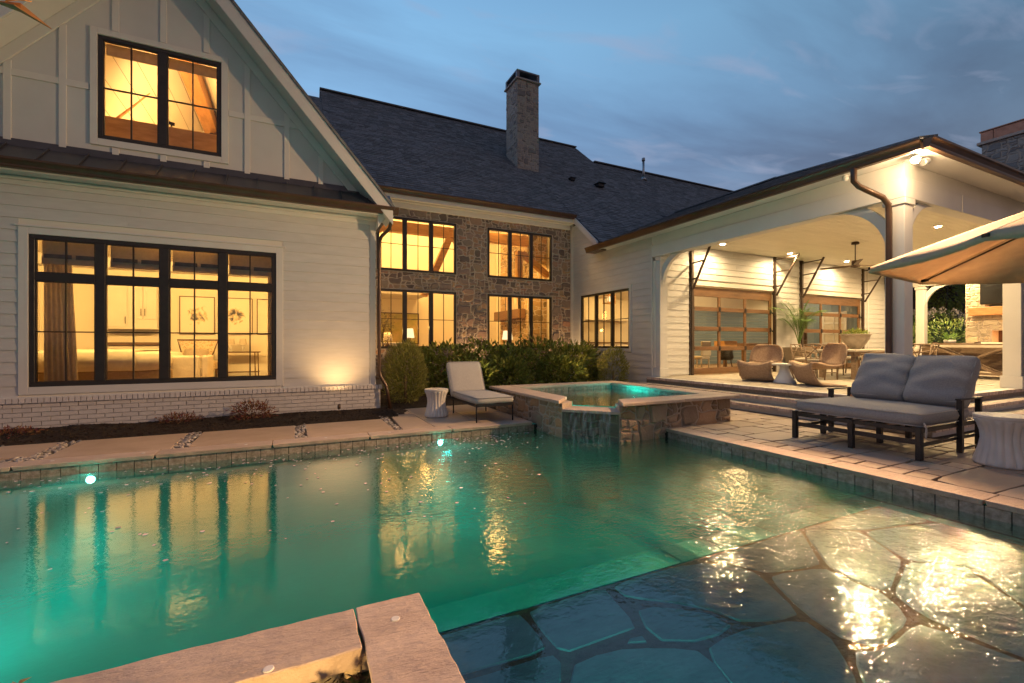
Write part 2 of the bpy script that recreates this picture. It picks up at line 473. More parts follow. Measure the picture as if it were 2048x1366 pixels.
OAKY = pmat('oak_timber_lengthwise', (0.40, 0.19, 0.07), (0.56, 0.29, 0.12), scale=2.2, rough=0.5, bump=0.15, bscale=30, stretch=(6, 1.5, 6), rnd=0.1)
CEDAR = pmat('stained_cedar', (0.13, 0.065, 0.028), (0.21, 0.11, 0.05), scale=2.5, rough=0.45, bump=0.15, bscale=30, stretch=(1.2, 8, 8), rnd=0.08)
TEAK = pmat('weathered_teak', (0.16, 0.11, 0.07), (0.26, 0.18, 0.12), scale=8, rough=0.6, stretch=(2, 2, 9))
DKWOOD = pmat('dark_walnut', (0.08, 0.045, 0.025), (0.14, 0.08, 0.045), scale=5, rough=0.45, stretch=(1, 6, 6))
FABRIC = pmat('grey_outdoor_fabric', (0.30, 0.30, 0.31), (0.37, 0.37, 0.38), scale=60, rough=0.95, bump=0.35, bscale=260)
FABW = pmat('pale_outdoor_fabric', (0.42, 0.41, 0.40), (0.50, 0.49, 0.48), scale=60, rough=0.95, bump=0.3, bscale=260)
LINEN = pmat('white_linen', (0.55, 0.50, 0.42), (0.64, 0.59, 0.50), scale=5, rough=0.95, bump=0.4, bscale=9)
CURT = pmat('taupe_curtain', (0.60, 0.52, 0.44), (0.70, 0.62, 0.53), scale=12, rough=0.95, bump=0.1, trans=0.5)
BEDBASE = pmat('brown_upholstery', (0.26, 0.19, 0.12), (0.33, 0.24, 0.16), scale=20, rough=0.95)
CANVAS = pmat('tan_canvas', (0.62, 0.50, 0.35), (0.69, 0.57, 0.41), scale=10, rough=0.85, bump=0.15, bscale=200, trans=0.38)
IRON = pmat('black_iron', (0.012, 0.012, 0.014), (0.022, 0.022, 0.025), scale=30, rough=0.45, metal=0.2)
CERAM = pmat('white_ceramic', (0.60, 0.58, 0.56), (0.70, 0.68, 0.66), scale=3, rough=0.45, bump=0.03)
MARBLE = pmat('veined_marble', (0.74, 0.75, 0.77), (0.50, 0.53, 0.58), scale=4, rough=0.3, detail=10, lo=0.5, hi=0.72)
CONC = pmat('cast_concrete', (0.26, 0.22, 0.18), (0.36, 0.31, 0.26), scale=5, rough=0.8, bump=0.2)
PLANTER = pmat('taupe_planter', (0.20, 0.155, 0.11), (0.25, 0.20, 0.15), scale=4, rough=0.6)
LEAFD = pmat('laurel_leaf', (0.13, 0.18, 0.035), (0.25, 0.30, 0.07), scale=4, rough=0.45, rnd=0.4, hue=0.03, trans=0.25)
LEAFJ = pmat('juniper_leaf', (0.19, 0.21, 0.05), (0.34, 0.33, 0.09), scale=5, rough=0.6, rnd=0.45, hue=0.02, trans=0.2)
LEAFR = pmat('nandina_leaf', (0.16, 0.05, 0.03), (0.26, 0.12, 0.06), scale=9, rough=0.5, rnd=0.5, hue=0.05, trans=0.2)
LEAFP = pmat('palm_leaf', (0.12, 0.24, 0.05), (0.22, 0.36, 0.10), scale=5, rough=0.45, rnd=0.3, trans=0.3)
LEAFB = pmat('shrub_leaf', (0.05, 0.09, 0.02), (0.12, 0.16, 0.045), scale=3, rough=0.5, rnd=0.5, hue=0.03, trans=0.25)
LEAFO = pmat('olive_leaf', (0.12, 0.13, 0.06), (0.2, 0.2, 0.1), scale=5, rough=0.5, rnd=0.4)
LEAFM = pmat('magnolia_leaf', (0.42, 0.19, 0.05), (0.55, 0.28, 0.09), scale=5, rough=0.5, rnd=0.3)
BLOOM = pmat('hydrangea_bloom', (0.45, 0.42, 0.42), (0.62, 0.55, 0.50), scale=8, rough=0.8, rnd=0.25)
BARK = pmat('bark', (0.07, 0.05, 0.035), (0.13, 0.09, 0.06), scale=15, rough=0.9)
FENCEM = pmat('purple_grey_fence', (0.07, 0.055, 0.09), (0.11, 0.085, 0.13), scale=4, rough=0.9, rnd=0.2)
INTW = pmat('warm_interior_wall', (0.74, 0.70, 0.62), (0.78, 0.74, 0.66), scale=1, rough=0.8)
LENSI = None
INTB = pmat('blue_grey_wall', (0.15, 0.21, 0.27), (0.18, 0.25, 0.31), scale=1, rough=0.7)
INTF = pmat('oak_floor', (0.34, 0.22, 0.12), (0.44, 0.30, 0.18), scale=4, rough=0.5, stretch=(1, 8, 1))
PORCHF = pmat('travertine_floor', (0.38, 0.34, 0.28), (0.50, 0.45, 0.38), scale=4, rough=0.6, bump=0.3, bscale=18, rnd=0.1, detail=8)
CEILP = pmat('cream_ceiling_board', (0.74, 0.71, 0.62), (0.78, 0.75, 0.66), scale=2, rough=0.5, rnd=0.03)
SCREEN = pmat('tv_glass', (0.012, 0.012, 0.012), rough=0.15, spec=0.6)
FIREBK = pmat('sooty_firebrick', (0.05, 0.03, 0.02), (0.12, 0.06, 0.04), scale=12, rough=0.95)
GLASS = glassmat('window_glass')
PAPER = pmat('art_paper', (0.80, 0.76, 0.68), (0.76, 0.72, 0.64), scale=3, rough=0.9)
WARM = (1.0, 0.54, 0.135)
WARM2 = (1.0, 0.67, 0.30)
TEAL = (0.0, 0.95, 0.84)
LENSI = emat('room_lamp_lens', (1.0, 0.80, 0.50), 12)
LAMPE = emat('lamp_lens', (1.0, 0.80, 0.50), 400)
FLOODE = emat('flood_lens', (1.0, 0.82, 0.55), 260)
POOLE = emat('pool_lens', (0.25, 1.0, 0.85), 90)
SHADEE = emat('lit_shade', (1.0, 0.72, 0.36), 1.5)
FIREE = emat('flame', (1.0, 0.45, 0.14), 9.0)

# wicker: woven bumps
def wicker():
    m = pmat('woven_wicker', (0.44, 0.30, 0.20), (0.56, 0.40, 0.28), scale=30, rough=0.7)
    N, L = m.node_tree.nodes, m.node_tree.links
    b = N['Principled BSDF']; t = N.new('ShaderNodeTexCoord')
    w1 = N.new('ShaderNodeTexWave'); w1.inputs['Scale'].default_value = 24; w1.bands_direction = 'Y'
    w2 = N.new('ShaderNodeTexWave'); w2.inputs['Scale'].default_value = 24; w2.bands_direction = 'Z'
    L.new(t.outputs['Object'], w1.inputs[0]); L.new(t.outputs['Object'], w2.inputs[0])
    mu = N.new('ShaderNodeMath'); mu.operation = 'MULTIPLY'; L.new(w1.outputs[1], mu.inputs[0]); L.new(w2.outputs[1], mu.inputs[1])
    bp = N.new('ShaderNodeBump'); bp.inputs['Strength'].default_value = 0.8; bp.inputs['Distance'].default_value = 0.01
    L.new(mu.outputs[0], bp.inputs['Height']); L.new(bp.outputs[0], b.inputs['Normal'])
    return m
WICKER = wicker()

# ------------------------------------------------------------------ stone and leaf generators
def rubble_polys(w, h, holes, cell, rng, mort=0.016, jit=0.36):
    """irregular stones filling a w x h rectangle with rectangular holes; polygons in (u, v)"""
    nx, ny = max(2, round(w / cell)), max(2, round(h / (cell * 0.82)))
    cw, ch = w / nx, h / ny
    def inhole(i, j):
        u, v = (i + .5) * cw, (j + .5) * ch
        return any(a < u < b and c < v < d for a, b, c, d in holes)
    occ = [[inhole(i, j) for j in range(ny)] for i in range(nx)]
    def node(i, j):
        r2 = random.Random(i * 7919 + j * 104729 + int(w * 977) + int(h * 131))
        u, v = i * cw, j * ch
        ju = (r2.random() - .5) * 2 * jit * cw; jv = (r2.random() - .5) * 2 * jit * ch
        if i in (0, nx): ju = 0
        if j in (0, ny): jv = 0
        u2, v2 = u + ju, v + jv
        for a, b, c, d in holes:
            m = 0.02
            if a - cw * .5 < u2 < b + cw * .5 and c - ch * .5 < v2 < d + ch * .5:
                if u < a + cw * .5: u2 = min(u2, a - m)
                if u > b - cw * .5: u2 = max(u2, b + m)
                if v < c + ch * .5: v2 = min(v2, c - m)
                if v > d - ch * .5: v2 = max(v2, d + m)
        return (u2, v2)
    order = [(i, j) for i in range(nx) for j in range(ny)]
    rng.shuffle(order)
    polys = []
    def tryfit(i, j, a, b):
        if i + a > nx or j + b > ny: return False
        return not any(occ[x][y] for x in range(i, i + a) for y in range(j, j + b))
    for pas in (0, 1):
        for (i, j) in order:
            if occ[i][j]: continue
            opts = [(3, 2), (4, 2), (2, 2), (3, 3), (2, 3), (4, 3)] if pas == 0 and rng.random() < .55 else [(2, 1), (2, 2), (1, 2), (3, 1), (3, 2)]
            rng.shuffle(opts)
            opts += [(2, 1), (1, 1)]
            for a, b in opts:
                if tryfit(i, j, a, b): break
            for x in range(i, i + a):
                for y in range(j, j + b): occ[x][y] = True
            ring = [node(x, j) for x in range(i, i + a)] + [node(i + a, y) for y in range(j, j + b)] + \
                   [node(x, j + b) for x in range(i + a, i, -1)] + [node(i, y) for y in range(j + b, j, -1)]
            n = len(ring); cx = sum(p[0] for p in ring) / n; cyy = sum(p[1] for p in ring) / n
            out = []
            corner = {0, a, a + b, a + b + a}
            for k, (u, v) in enumerate(ring):
                d = math.hypot(u - cx, v - cyy) + 1e-6
                s = max(0.3, 1 - mort * (1.5 if k in corner else 1.0) / d * 1.0)
                if k in corner: s *= rng.uniform(0.90, 0.97)
                out.append((cx + (u - cx) * s, cyy + (v - cyy) * s))
            polys.append((out, cx, cyy))
    return polys

def stone_mesh(mb, poly, cx, cyy, T, depth, rng, inset=0.022):
    n = len(poly)
    d = depth * rng.uniform(0.35, .85); T0 = T; T = lambda u, v, w: T0(u, v, w - .004)
    tl, tr = rng.uniform(-.08, .08), rng.uniform(-.08, .08)
    vs = []
    for (u, v) in poly: vs.append(T(u, v, 0.0))
    for (u, v) in poly:
        L = math.hypot(u - cx, v - cyy) + 1e-6
        s = 1 - 0.35 * inset / L
        vs.append(T(cx + (u - cx) * s, cyy + (v - cyy) * s, d * 0.62))
    for (u, v) in poly:
        L = math.hypot(u - cx, v - cyy) + 1e-6
        s = max(0.25, 1 - inset * rng.uniform(0.9, 1.6) / L)
        vs.append(T(cx + (u - cx) * s, cyy + (v - cyy) * s, d + (u - cx) * tl + (v - cyy) * tr))
    vs.append(T(cx, cyy, d * rng.uniform(0.95, 1.15)))
    fs = []
    for k in range(n):
        k2 = (k + 1) % n
        fs.append((k, k2, n + k2, n + k)); fs.append((n + k, n + k2, 2 * n + k2, 2 * n + k)); fs.append((2 * n + k, 2 * n + k2, 3 * n))
    mb.add(vs, fs)

def rubble(parent, w, h, T, holes=(), cell=0.12, depth=0.045, mat=None, seed=1, limit=300, view=None, name='stone', mort=0.016):
    rng = random.Random(seed)
    polys = rubble_polys(w, h, list(holes), cell, rng, mort)
    if view is None: polys.sort(key=lambda p: -abs(sum(p[0][k][0] * p[0][(k + 1) % len(p[0])][1] - p[0][(k + 1) % len(p[0])][0] * p[0][k][1] for k in range(len(p[0])))))
    else: polys.sort(key=view)
    rest = MB(); nr = 0
    for k, (po, cx, cyy) in enumerate(polys):
        if k < limit:
            mb = MB(); stone_mesh(mb, po, cx, cyy, T, depth, rng)
            mb.build(name, mat, parent)
        else:
            stone_mesh(rest, po, cx, cyy, T, depth, rng); nr += 1
    if nr:
        o = rest.build('small_stones', mat, parent); o['kind'] = 'stuff'
    return len(polys)

def leafquad(mb, p, d, n, L, W, fold=0.25):
    d = d.normalized(); s = d.cross(n)
    if s.length < 1e-4: s = d.orthogonal()
    s.normalize(); n = s.cross(d)
    b = len(mb.v)
    up = n * (fold * W)
    pts = [p, p + d * L * .45 + s * W * .5 + up, p + d * L - n * L * .12, p + d * L * .45 - s * W * .5 + up, p + d * L * .5]
    mb.v.extend(tuple(q) for q in pts)
    mb.f.append([b, b + 1, b + 4]); mb.f.append([b + 1, b + 2, b + 4]); mb.f.append([b + 4, b + 2, b + 3]); mb.f.append([b, b + 4, b + 3])
    mb.sm.extend([False] * 4)

def crown(mb, centre, rad, n, L, W, rng, power=2.0, lump=0.25, freq=2.5, spread=0.5, zmin=None, upward=0.3, shell=0.55):
    c = Vector(centre); k = 0; tries = 0
    while k < n and tries < n * 5:
        tries += 1
        v = Vector((rng.gauss(0, 1), rng.gauss(0, 1), rng.gauss(0, 1))).normalized()
        if power != 2.0:
            q = (abs(v.x) ** power + abs(v.y) ** power + abs(v.z) ** power) ** (1 / power); v = v / q
        t = shell + (1 - shell) * rng.random() ** 0.6
        lum = 1 + lump * noise.noise(v * freq + c)
        p = Vector((v.x * rad[0], v.y * rad[1], v.z * rad[2])) * (t * lum)
        if zmin is not None and c.z + p.z < zmin: continue
        d = (v + Vector((rng.uniform(-1, 1), rng.uniform(-1, 1), rng.uniform(-1, 1) + upward)) * spread)
        nn = Vector((rng.uniform(-1, 1), rng.uniform(-1, 1), rng.uniform(0.2, 1.4)))
        sc = rng.uniform(0.7, 1.25)
        leafquad(mb, c + p, d, nn, L * sc, W * sc)
        k += 1
    return mb

def cushion_verts(mb, sx, sy, sz, M, n=10, crn=0.35, puff=0.12, wr=0.0, seed=0.0):
    """a soft box: rounded rim, puffed faces"""
    e = 0.5
    def pt(a, b, c):                   # -1..1 cube to soft box
        ax, ay = abs(a), abs(b)
        k = 1 - crn * 0.12 * (ax ** 6) * (ay ** 6)
        rim = max(ax, ay) ** 8
        x = a * sx / 2 * k * (1 - 0.0 * abs(c)); y = b * sy / 2 * k
        if abs(c) > 0.99:
            x *= 1 - 0.03 * ax ** 4; y *= 1 - 0.03 * ay ** 4
        z = c * sz / 2 * (1 - 0.18 * rim) + (1 if c > 0 else -1 if c < 0 else 0) * puff * sz * (1 - ax ** 2.5) * (1 - ay ** 2.5) * abs(c)
        v = Vector((x, y, z))
        if wr: v += Vector((0, 0, 1)) * c * wr * noise.noise(Vector((x * 7 + seed, y * 3.2, seed)))
        return v
    base = len(mb.v); idx = {}
    def vid(i, j, k):
        key = (i, j, k)
        if key not in idx:
            idx[key] = len(mb.v)
            mb.v.append(tuple(M @ pt(2 * i / n - 1, 2 * j / n - 1, k - 1)))
        return idx[key]
    def F(*a):
        mb.f.append(list(a)); mb.sm.append(True)
    for i in range(n):
        for j in range(n):
            F(vid(i, j, 2), vid(i + 1, j, 2), vid(i + 1, j + 1, 2), vid(i, j + 1, 2))
            F(vid(i, j, 0), vid(i, j + 1, 0), vid(i + 1, j + 1, 0), vid(i + 1, j, 0))
    for k in (0, 1):
        for i in range(n):
            F(vid(i, 0, k), vid(i + 1, 0, k), vid(i + 1, 0, k + 1), vid(i, 0, k + 1))
            F(vid(i + 1, n, k), vid(i, n, k), vid(i, n, k + 1), vid(i + 1, n, k + 1))
            F(vid(0, i + 1, k), vid(0, i, k), vid(0, i, k + 1), vid(0, i + 1, k + 1))
            F(vid(n, i, k), vid(n, i + 1, k), vid(n, i + 1, k + 1), vid(n, i, k + 1))
    return mb

def piping(mb, sx, sy, z, M, r=0.007):
    pts = []
    rc = 0.05
    for cx, cyy, a0 in ((1, 1, 0), (-1, 1, 90), (-1, -1, 180), (1, -1, 270)):
        for a in (0, 30, 60, 90):
            t = R(a0 + a)
            pts.append(M @ Vector((cx * (sx / 2 - rc) + rc * math.cos(t), cyy * (sy / 2 - rc) + rc * math.sin(t), z)))
    mb.tube(pts, r, 5, closed=True)

def YW(y0, x0=0.0, z0=0.0):            # wall in an X-Z plane looking towards -Y
    return lambda u, v, w: (x0 + u, y0 - w, z0 + v)
def XW(x0, y0=0.0, z0=0.0):            # wall in a Y-Z plane looking towards -X
    return lambda u, v, w: (x0 - w, y0 + u, z0 + v)

def tbox(mb, T, u0, u1, v0, v1, w0, w1):
    vs = [T(u, v, w) for w in (w0, w1) for u, v in ((u0, v0), (u1, v0), (u1, v1), (u0, v1))]
    return mb.add(vs, [(0, 1, 2, 3), (7, 6, 5, 4), (0, 4, 5, 1), (1, 5, 6, 2), (2, 6, 7, 3), (3, 7, 4, 0)])

def window(parent, T, u0, u1, v0, v1, units, rows=2, fr=0.06, mull=0.11, munt=0.018, transom=None, mat=CHAR, label=None, wf=0.02, wb=-0.07):
    """frame with mullions as the part; muntins and panes as its sub-parts"""
    mb = MB()
    tbox(mb, T, u0, u1, v0, v0 + fr, wb, wf); tbox(mb, T, u0, u1, v1 - fr, v1, wb, wf)
    tbox(mb, T, u0, u0 + fr, v0 + fr, v1 - fr, wb, wf); tbox(mb, T, u1 - fr, u1, v0 + fr, v1 - fr, wb, wf)
    iw = (u1 - u0 - 2 * fr - mull * (units - 1)) / units
    cols = []
    for k in range(units):
        a = u0 + fr + k * (iw + mull)
        cols.append((a, a + iw))
        if k: tbox(mb, T, a - mull, a, v0 + fr, v1 - fr, wb, wf + 0.004)
    bands = [(v0 + fr, v1 - fr, rows)]
    if transom:
        t0, t1 = transom
        for (a, b) in cols: tbox(mb, T, a, b, t0, t1, wb, wf + 0.002)
        bands = [(v0 + fr, t0, rows), (t1, v1 - fr, 1)]
    w = mb.build('window_frame', mat, parent, bevel=0.004)
    if label: w['label'] = label
    for (a, b) in cols:
        for (c, d, rws) in bands:
            m = MB(); um = (a + b) / 2
            # sash rim
            s = 0.014
            tbox(m, T, a, a + s, c, d, wb + 0.01, wf - 0.012); tbox(m, T, b - s, b, c, d, wb + 0.01, wf - 0.012)
            tbox(m, T, a + s, b - s, c, c + s, wb + 0.01, wf - 0.012); tbox(m, T, a + s, b - s, d - s, d, wb + 0.01, wf - 0.012)
            tbox(m, T, um - munt / 2, um + munt / 2, c + s, d - s, -0.03, 0.0)
            for r_ in range(1, rws):
                vv = c + (d - c) * r_ / rws
                tbox(m, T, a + s, um - munt / 2, vv - munt / 2, vv + munt / 2, -0.028, -0.002)
                tbox(m, T, um + munt / 2, b - s, vv - munt / 2, vv + munt / 2, -0.028, -0.002)
            obj('muntin', m.mesh('muntin'), mat, w, world=False)
            for (p, q) in ((a + s, um - munt / 2), (um + munt / 2, b - s)):
                for r_ in range(rws):
                    e0 = c + s if r_ == 0 else c + (d - c) * r_ / rws + munt / 2
                    e1 = d - s if r_ == rws - 1 else c + (d - c) * (r_ + 1) / rws - munt / 2
                    g = MB(); c4 = [T(p, e0, -0.015), T(q, e0, -0.015), T(q, e1, -0.015), T(p, e1, -0.015)]
                    nn_ = (Vector(c4[1]) - Vector(c4[0])).cross(Vector(c4[3]) - Vector(c4[0]))
                    if nn_.dot(Vector(T(p, e0, 1)) - Vector(T(p, e0, 0))) < 0: c4.reverse()
                    g.quad(*c4)
                    obj('pane', g.mesh('pane'), GLASS, w, world=False)
    return w

def siding(parent, T, u0, u1, v0, v1, holes=(), ex=0.182, mat=WHITE, rng=random.Random(5)):
    """lap boards, each one an object; holes = (ua, ub, va, vb)"""
    v = v0; k = 0
    while v < v1 - 0.01:
        t = min(v + ex, v1)
        cuts = []
        segs = [(u0, u1)]
        for (a, b, c, d) in holes:
            if t > c + 0.004 and v < d - 0.004:
                ns = []
                for (p, q) in segs:
                    if q <= a or p >= b: ns.append((p, q)); continue
                    if p < a: ns.append((p, a))
                    if q > b: ns.append((b, q))
                segs = ns
        out = []
        for (p, q) in segs:               # butt joints every few metres
            while q - p > 4.2:
                c = p + rng.uniform(2.2, 3.6); out.append((p, c - 0.002)); p = c
            out.append((p, q))
        for (p, q) in out:
            if q - p < 0.02: continue
            mb = MB()
            vs = [T(p, v, 0), T(q, v, 0), T(q, v, 0.022), T(p, v, 0.022), T(p, t, 0), T(q, t, 0), T(q, t, 0.006), T(p, t, 0.006)]
            mb.add(vs, [(0, 1, 2, 3), (4, 7, 6, 5), (3, 2, 6, 7), (0, 4, 5, 1), (0, 3, 7, 4), (1, 5, 6, 2)])
            mb.build('siding_board', mat, parent)
        v = t; k += 1

def gutter(mb, a, b, out, h=0.14, w=0.13):
    """K-style gutter from a to b at its bottom back edge; out = unit outward vector"""
    a = Vector(a); b = Vector(b); o = Vector(out); z = Vector((0, 0, 1))
    prof = [(0, 0), (w * .55, 0), (w * .62, h * .18), (w * .62, h * .30), (w * .80, h * .62), (w * .98, h * .80), (w, h), (w * .86, h), (w * .84, h * .86), (0.01, h * .86), (0, h * .86)]
    n = len(prof); vs = []
    for p in (a, b):
        for (x, y) in prof: vs.append(p + o * x + z * y)
    fs = [(k, (k + 1) % n, n + (k + 1) % n, n + k) for k in range(n)] + [tuple(range(n)), tuple(range(2 * n - 1, n - 1, -1))]
    mb.add(vs, fs); return mb

# ================================================================== SETTING
rng = random.Random(11)
# ground sheet with the pool cut out of it
xs = [-400, -6.25, 0.40, 5.45, 400]; ys = [-400, -1.75, 2.15, 6.95, 600]
g = MB()
for i in range(4):
    for j in range(4):
        if j == 2 and i in (1, 2): continue
        if j == 1 and i == 2: continue
        g.quad((xs[i], ys[j], -.14), (xs[i + 1], ys[j], -.14), (xs[i + 1], ys[j + 1], -.14), (xs[i], ys[j + 1], -.14))
struct(g, 'ground', LAWN)

# ---- pool
PZ = -1.2
p = MB()
p.quad((-6.05, 2.3, PZ), (5.4, 2.3, PZ), (5.4, 6.8, PZ), (-6.05, 6.8, PZ))
p.box(-6.2, 3.9, 6.745, 6.9, PZ, -.05)
p.box(-6.2, -6.05, 2.3, 6.745, PZ, -.05)
p.box(-6.2, .585, 2.2, 2.355, PZ, -.05)
p.box(5.295, 5.45, -1.7, 5.45, PZ, -.05)
for (ya, sg_) in ((6.745, -1), (2.355, 1)):        # coved foot of the long walls
    pts = [(ya + sg_ * 1.0 * (1 - math.cos(R(90) * k / 10)), PZ + .9 - .9 * math.sin(R(90) * k / 10)) for k in range(11)]
    for (a, b), (c, d) in zip(pts[:-1], pts[1:]):
        p.quad((-6.05, a, b), (3.9 if sg_ < 0 else .585, a, b), (3.9 if sg_ < 0 else .585, c, d), (-6.05, c, d))
pts = [(2.45 + 1.0 * (1 - math.cos(R(90) * k / 10)), PZ + .9 - .9 * math.sin(R(90) * k / 10)) for k in range(11)]
for (a, b), (c, d) in zip(pts[:-1], pts[1:]):
    p.quad((.585, a, b), (5.29, a, b), (5.29, c, d), (.585, c, d))
pool = struct(p, 'pool', PLASTER)
p = MB(); p.box(.585, 5.295, -1.7, 2.45, PZ + .002, -.310)
p.box(.46, .585, -1.7, 2.2, -1, -.05); p.box(.46, 5.4, -1.85, -1.7, -1, -.05)
o = p.build('tanning_ledge', FJOINT, pool)
FLAGS = [
[(0.62,2.44),(1.26,2.44),(1.24,2.05),(0.74,2.08),(0.62,2.10)],
[(0.62,2.08),(0.74,2.07),(1.25,2.04),(1.26,1.96),(1.11,1.74),(0.62,1.83)],
[(1.26,2.44),(1.91,2.445),(1.84,2.24),(1.80,1.97),(1.61,2.00),(1.29,1.98),(1.25,2.04)],
[(1.57,1.92),(1.67,1.97),(1.78,1.96),(1.77,1.84)],
[(1.88,2.18),(2.01,2.15),(2.28,1.93),(2.32,1.74),(1.98,1.74),(1.77,1.84),(1.80,1.98)],
[(1.91,2.445),(2.56,2.445),(2.87,2.34),(2.99,2.13),(2.75,1.64),(2.33,1.75),(2.30,1.95),(2.02,2.17),(1.88,2.28)],
[(1.97,1.73),(2.32,1.74),(2.75,1.64),(2.69,1.43),(2.36,1.13),(1.83,1.39)],
[(1.27,1.95),(1.58,1.92),(1.97,1.73),(1.90,1.47),(1.80,1.34),(1.08,1.69)],
[(2.9,2.445),(4.02,2.445),(3.51,1.96),(2.99,2.07),(2.99,2.13),(2.87,2.34),(2.75,2.42)],
[(2.99,2.07),(3.51,1.96),(3.44,1.76),(3.49,1.55),(3.28,1.34),(2.79,1.29),(2.69,1.43),(2.75,1.64)],
[(3.51,1.96),(4.02,2.445),(4.44,2.19),(4.13,1.74),(3.49,1.55),(3.44,1.76)],
[(3.49,1.55),(4.13,1.74),(4.43,1.51),(4.04,1.08),(3.39,0.87),(3.37,1.32)],
[(3.28,1.34),(3.39,0.87),(3.13,0.45),(2.27,0.85),(2.36,1.13),(2.67,1.39),(2.79,1.29)],
[(4.44,2.19),(5.28,2.01),(5.28,1.36),(4.04,1.08),(4.43,1.51),(4.13,1.74)],
[(4.02,2.445),(5.28,2.445),(5.28,2.01),(4.44,2.19)],
[(3.39,0.87),(4.04,1.08),(5.28,1.36),(5.28,0.5),(4.2,0.3),(3.13,0.45)],
[(0.62,1.83),(1.11,1.74),(1.80,1.34),(1.6,0.9),(0.62,1.0)],
[(1.80,1.34),(1.83,1.39),(2.36,1.13),(2.27,0.85),(3.13,0.45),(2.9,-.2),(1.7,0.2),(1.6,0.9)],
[(3.13,.45),(4.2,.3),(5.28,.5),(5.28,-.9),(3.2,-.9),(2.9,-.2)],
[(.62,1.0),(1.6,.9),(1.7,.2),(2.9,-.2),(3.2,-.9),(.62,-.9)],
]
for fl in FLAGS:
    n = len(fl); cx = sum(a for a, b in fl) / n; cyy = sum(b for a, b in fl) / n
    dense = []
    for k in range(n):
        a, b = fl[k], fl[(k + 1) % n]
        m = max(1, int(math.hypot(a[0] - b[0], a[1] - b[1]) / .12))
        for t in range(m):
            dense.append((a[0] + (b[0] - a[0]) * t / m, a[1] + (b[1] - a[1]) * t / m))
    # round off the corners a little, keep a joint of about 3 cm
    out = []
    m = len(dense)
    area = sum(dense[k][0] * dense[(k + 1) % m][1] - dense[(k + 1) % m][0] * dense[k][1] for k in range(m))
    sg = 1 if area > 0 else -1
    for k in range(m):
        p0, p1 = dense[k - 1], dense[(k + 1) % m]
        tx, ty = p1[0] - p0[0], p1[1] - p0[1]; L = math.hypot(tx, ty) + 1e-6
        w = .014 + .008 * noise.noise(Vector((dense[k][0] * 6, dense[k][1] * 6, 1)))
        nx_, ny_ = -ty / L * sg, tx / L * sg
        jx = .010 * noise.noise(Vector((dense[k][0] * 9, dense[k][1] * 9, 7)))
        out.append((dense[k][0] + nx_ * (w + jx), dense[k][1] + ny_ * (w + jx)))
    m = len(out)
    out = [((out[k - 1][0] + 4 * out[k][0] + out[(k + 1) % m][0]) / 6, (out[k - 1][1] + 4 * out[k][1] + out[(k + 1) % m][1]) / 6) for k in range(m)]
    m = MB(); m.prism(out, -.334, -.298 - .006 * rng.random()); m.build('flagstone', FLAG, pool, bevel=.008)
# bench steps down along the right side
STEPM = pmat('pebble_step', (0.22, 0.19, 0.14), (0.34, 0.29, 0.22), scale=14, rough=0.95, spec=.05, bump=0.3)
for k in range(3):
    m = MB(); m.box(5.29 - .42 * (k + 1), 5.29 - .42 * k - .002, 2.452, 5.40, PZ + .004, -.58 - .22 * k)
    m.build('pool_step', PLASTER, pool, bevel=.03, seg=3)
# dark grout strip and waterline tiles, 15 cm wide
m = MB(); m.box(-6.04, 3.8, 6.738, 6.7449, -.26, -.05); m.box(5.288, 5.2949, -1.69, 5.39, -.26, -.05); m.box(-6.04, .585, 2.3555, 2.361, -.26, -.05)
m.build('tile_grout', GROUT, pool)
tm = MB(); tm.box(-.0775, .0775, 0, .012, -.245, -.052); tme = tm.mesh('tile'); tme.materials.append(TILE)
for k in range(57):
    o = obj('tile', tme, None, pool); o.location = (3.62 - .163 * k, 6.726, 0)
tm = MB(); tm.box(-.012, 0, -.0775, .0775, -.245, -.052); tme = tm.mesh('tile'); tme.materials.append(TILE)
for k in range(40):
    o = obj('tile', tme, None, pool); o.location = (5.288, 5.18 - .163 * k, 0)

# ---- water
WPOOL = watermat('pool_water', (0.80, 0.97, 0.93), 1.0, centre=True)
WDEEP = watermat('deep_pool_water', (0.74, 0.96, 0.90), 1.0, centre=True, veil=.5)
w = MB()
w.quad((.585, -1.7, -.15), (5.295, -1.7, -.15), (5.295, 2.45, -.15), (.585, 2.45, -.15))
water = struct(w, 'pool_water', WPOOL)
w = MB()
w.quad((-6.05, 2.355, -.15), (.585, 2.355, -.15), (.585, 6.745, -.15), (-6.05, 6.745, -.15))
w.quad((.585, 2.45, -.15), (5.295, 2.45, -.15), (5.295, 5.40, -.15), (.585, 5.40, -.15))
w.quad((.585, 5.40, -.15), (3.9, 5.40, -.15), (3.9, 6.745, -.15), (.585, 6.745, -.15))
water = struct(w, 'deep_water', WDEEP)

# ---- pool lamps in the walls
def pool_lamp(x, y, z, d, label, dz=-.18, aim=-1.1, sz=.30, r=.042, power=90, spot=False, tgt=None):
    t = thing('pool_lamp', label, 'pool lamp', (x, y, z), group='teal lamps set in the pool walls')
    rot = Vector(d).to_track_quat('Z', 'Y').to_matrix().to_4x4()
    m = MB(); m.lathe([(r * 1.5, -.02), (r * 1.5, .004), (r * 1.05, .008), (r, .002)], 20)
    for i, v in enumerate(m.v): m.v[i] = tuple(rot @ Vector(v))
    m.build('lamp_ring', GALV, t, world=False)
    m = MB(); m.lathe([(r * 1.0, .003), (r * .9, .007)], 20)
    for i, v in enumerate(m.v): m.v[i] = tuple(rot @ Vector(v))
    m.build('lamp_lens', POOLE, t, world=False)
    dv = Vector(d)
    pos = Vector((x, y, z)) + dv * .06 + Vector((0, 0, dz))
    add_light('pool_lamp_light', 'SPOT', tuple(pos), power, TEAL, target=tuple(pos + dv * 2 + Vector((0, 0, aim))), size=sz, spot=168, blend=.6)
    return t
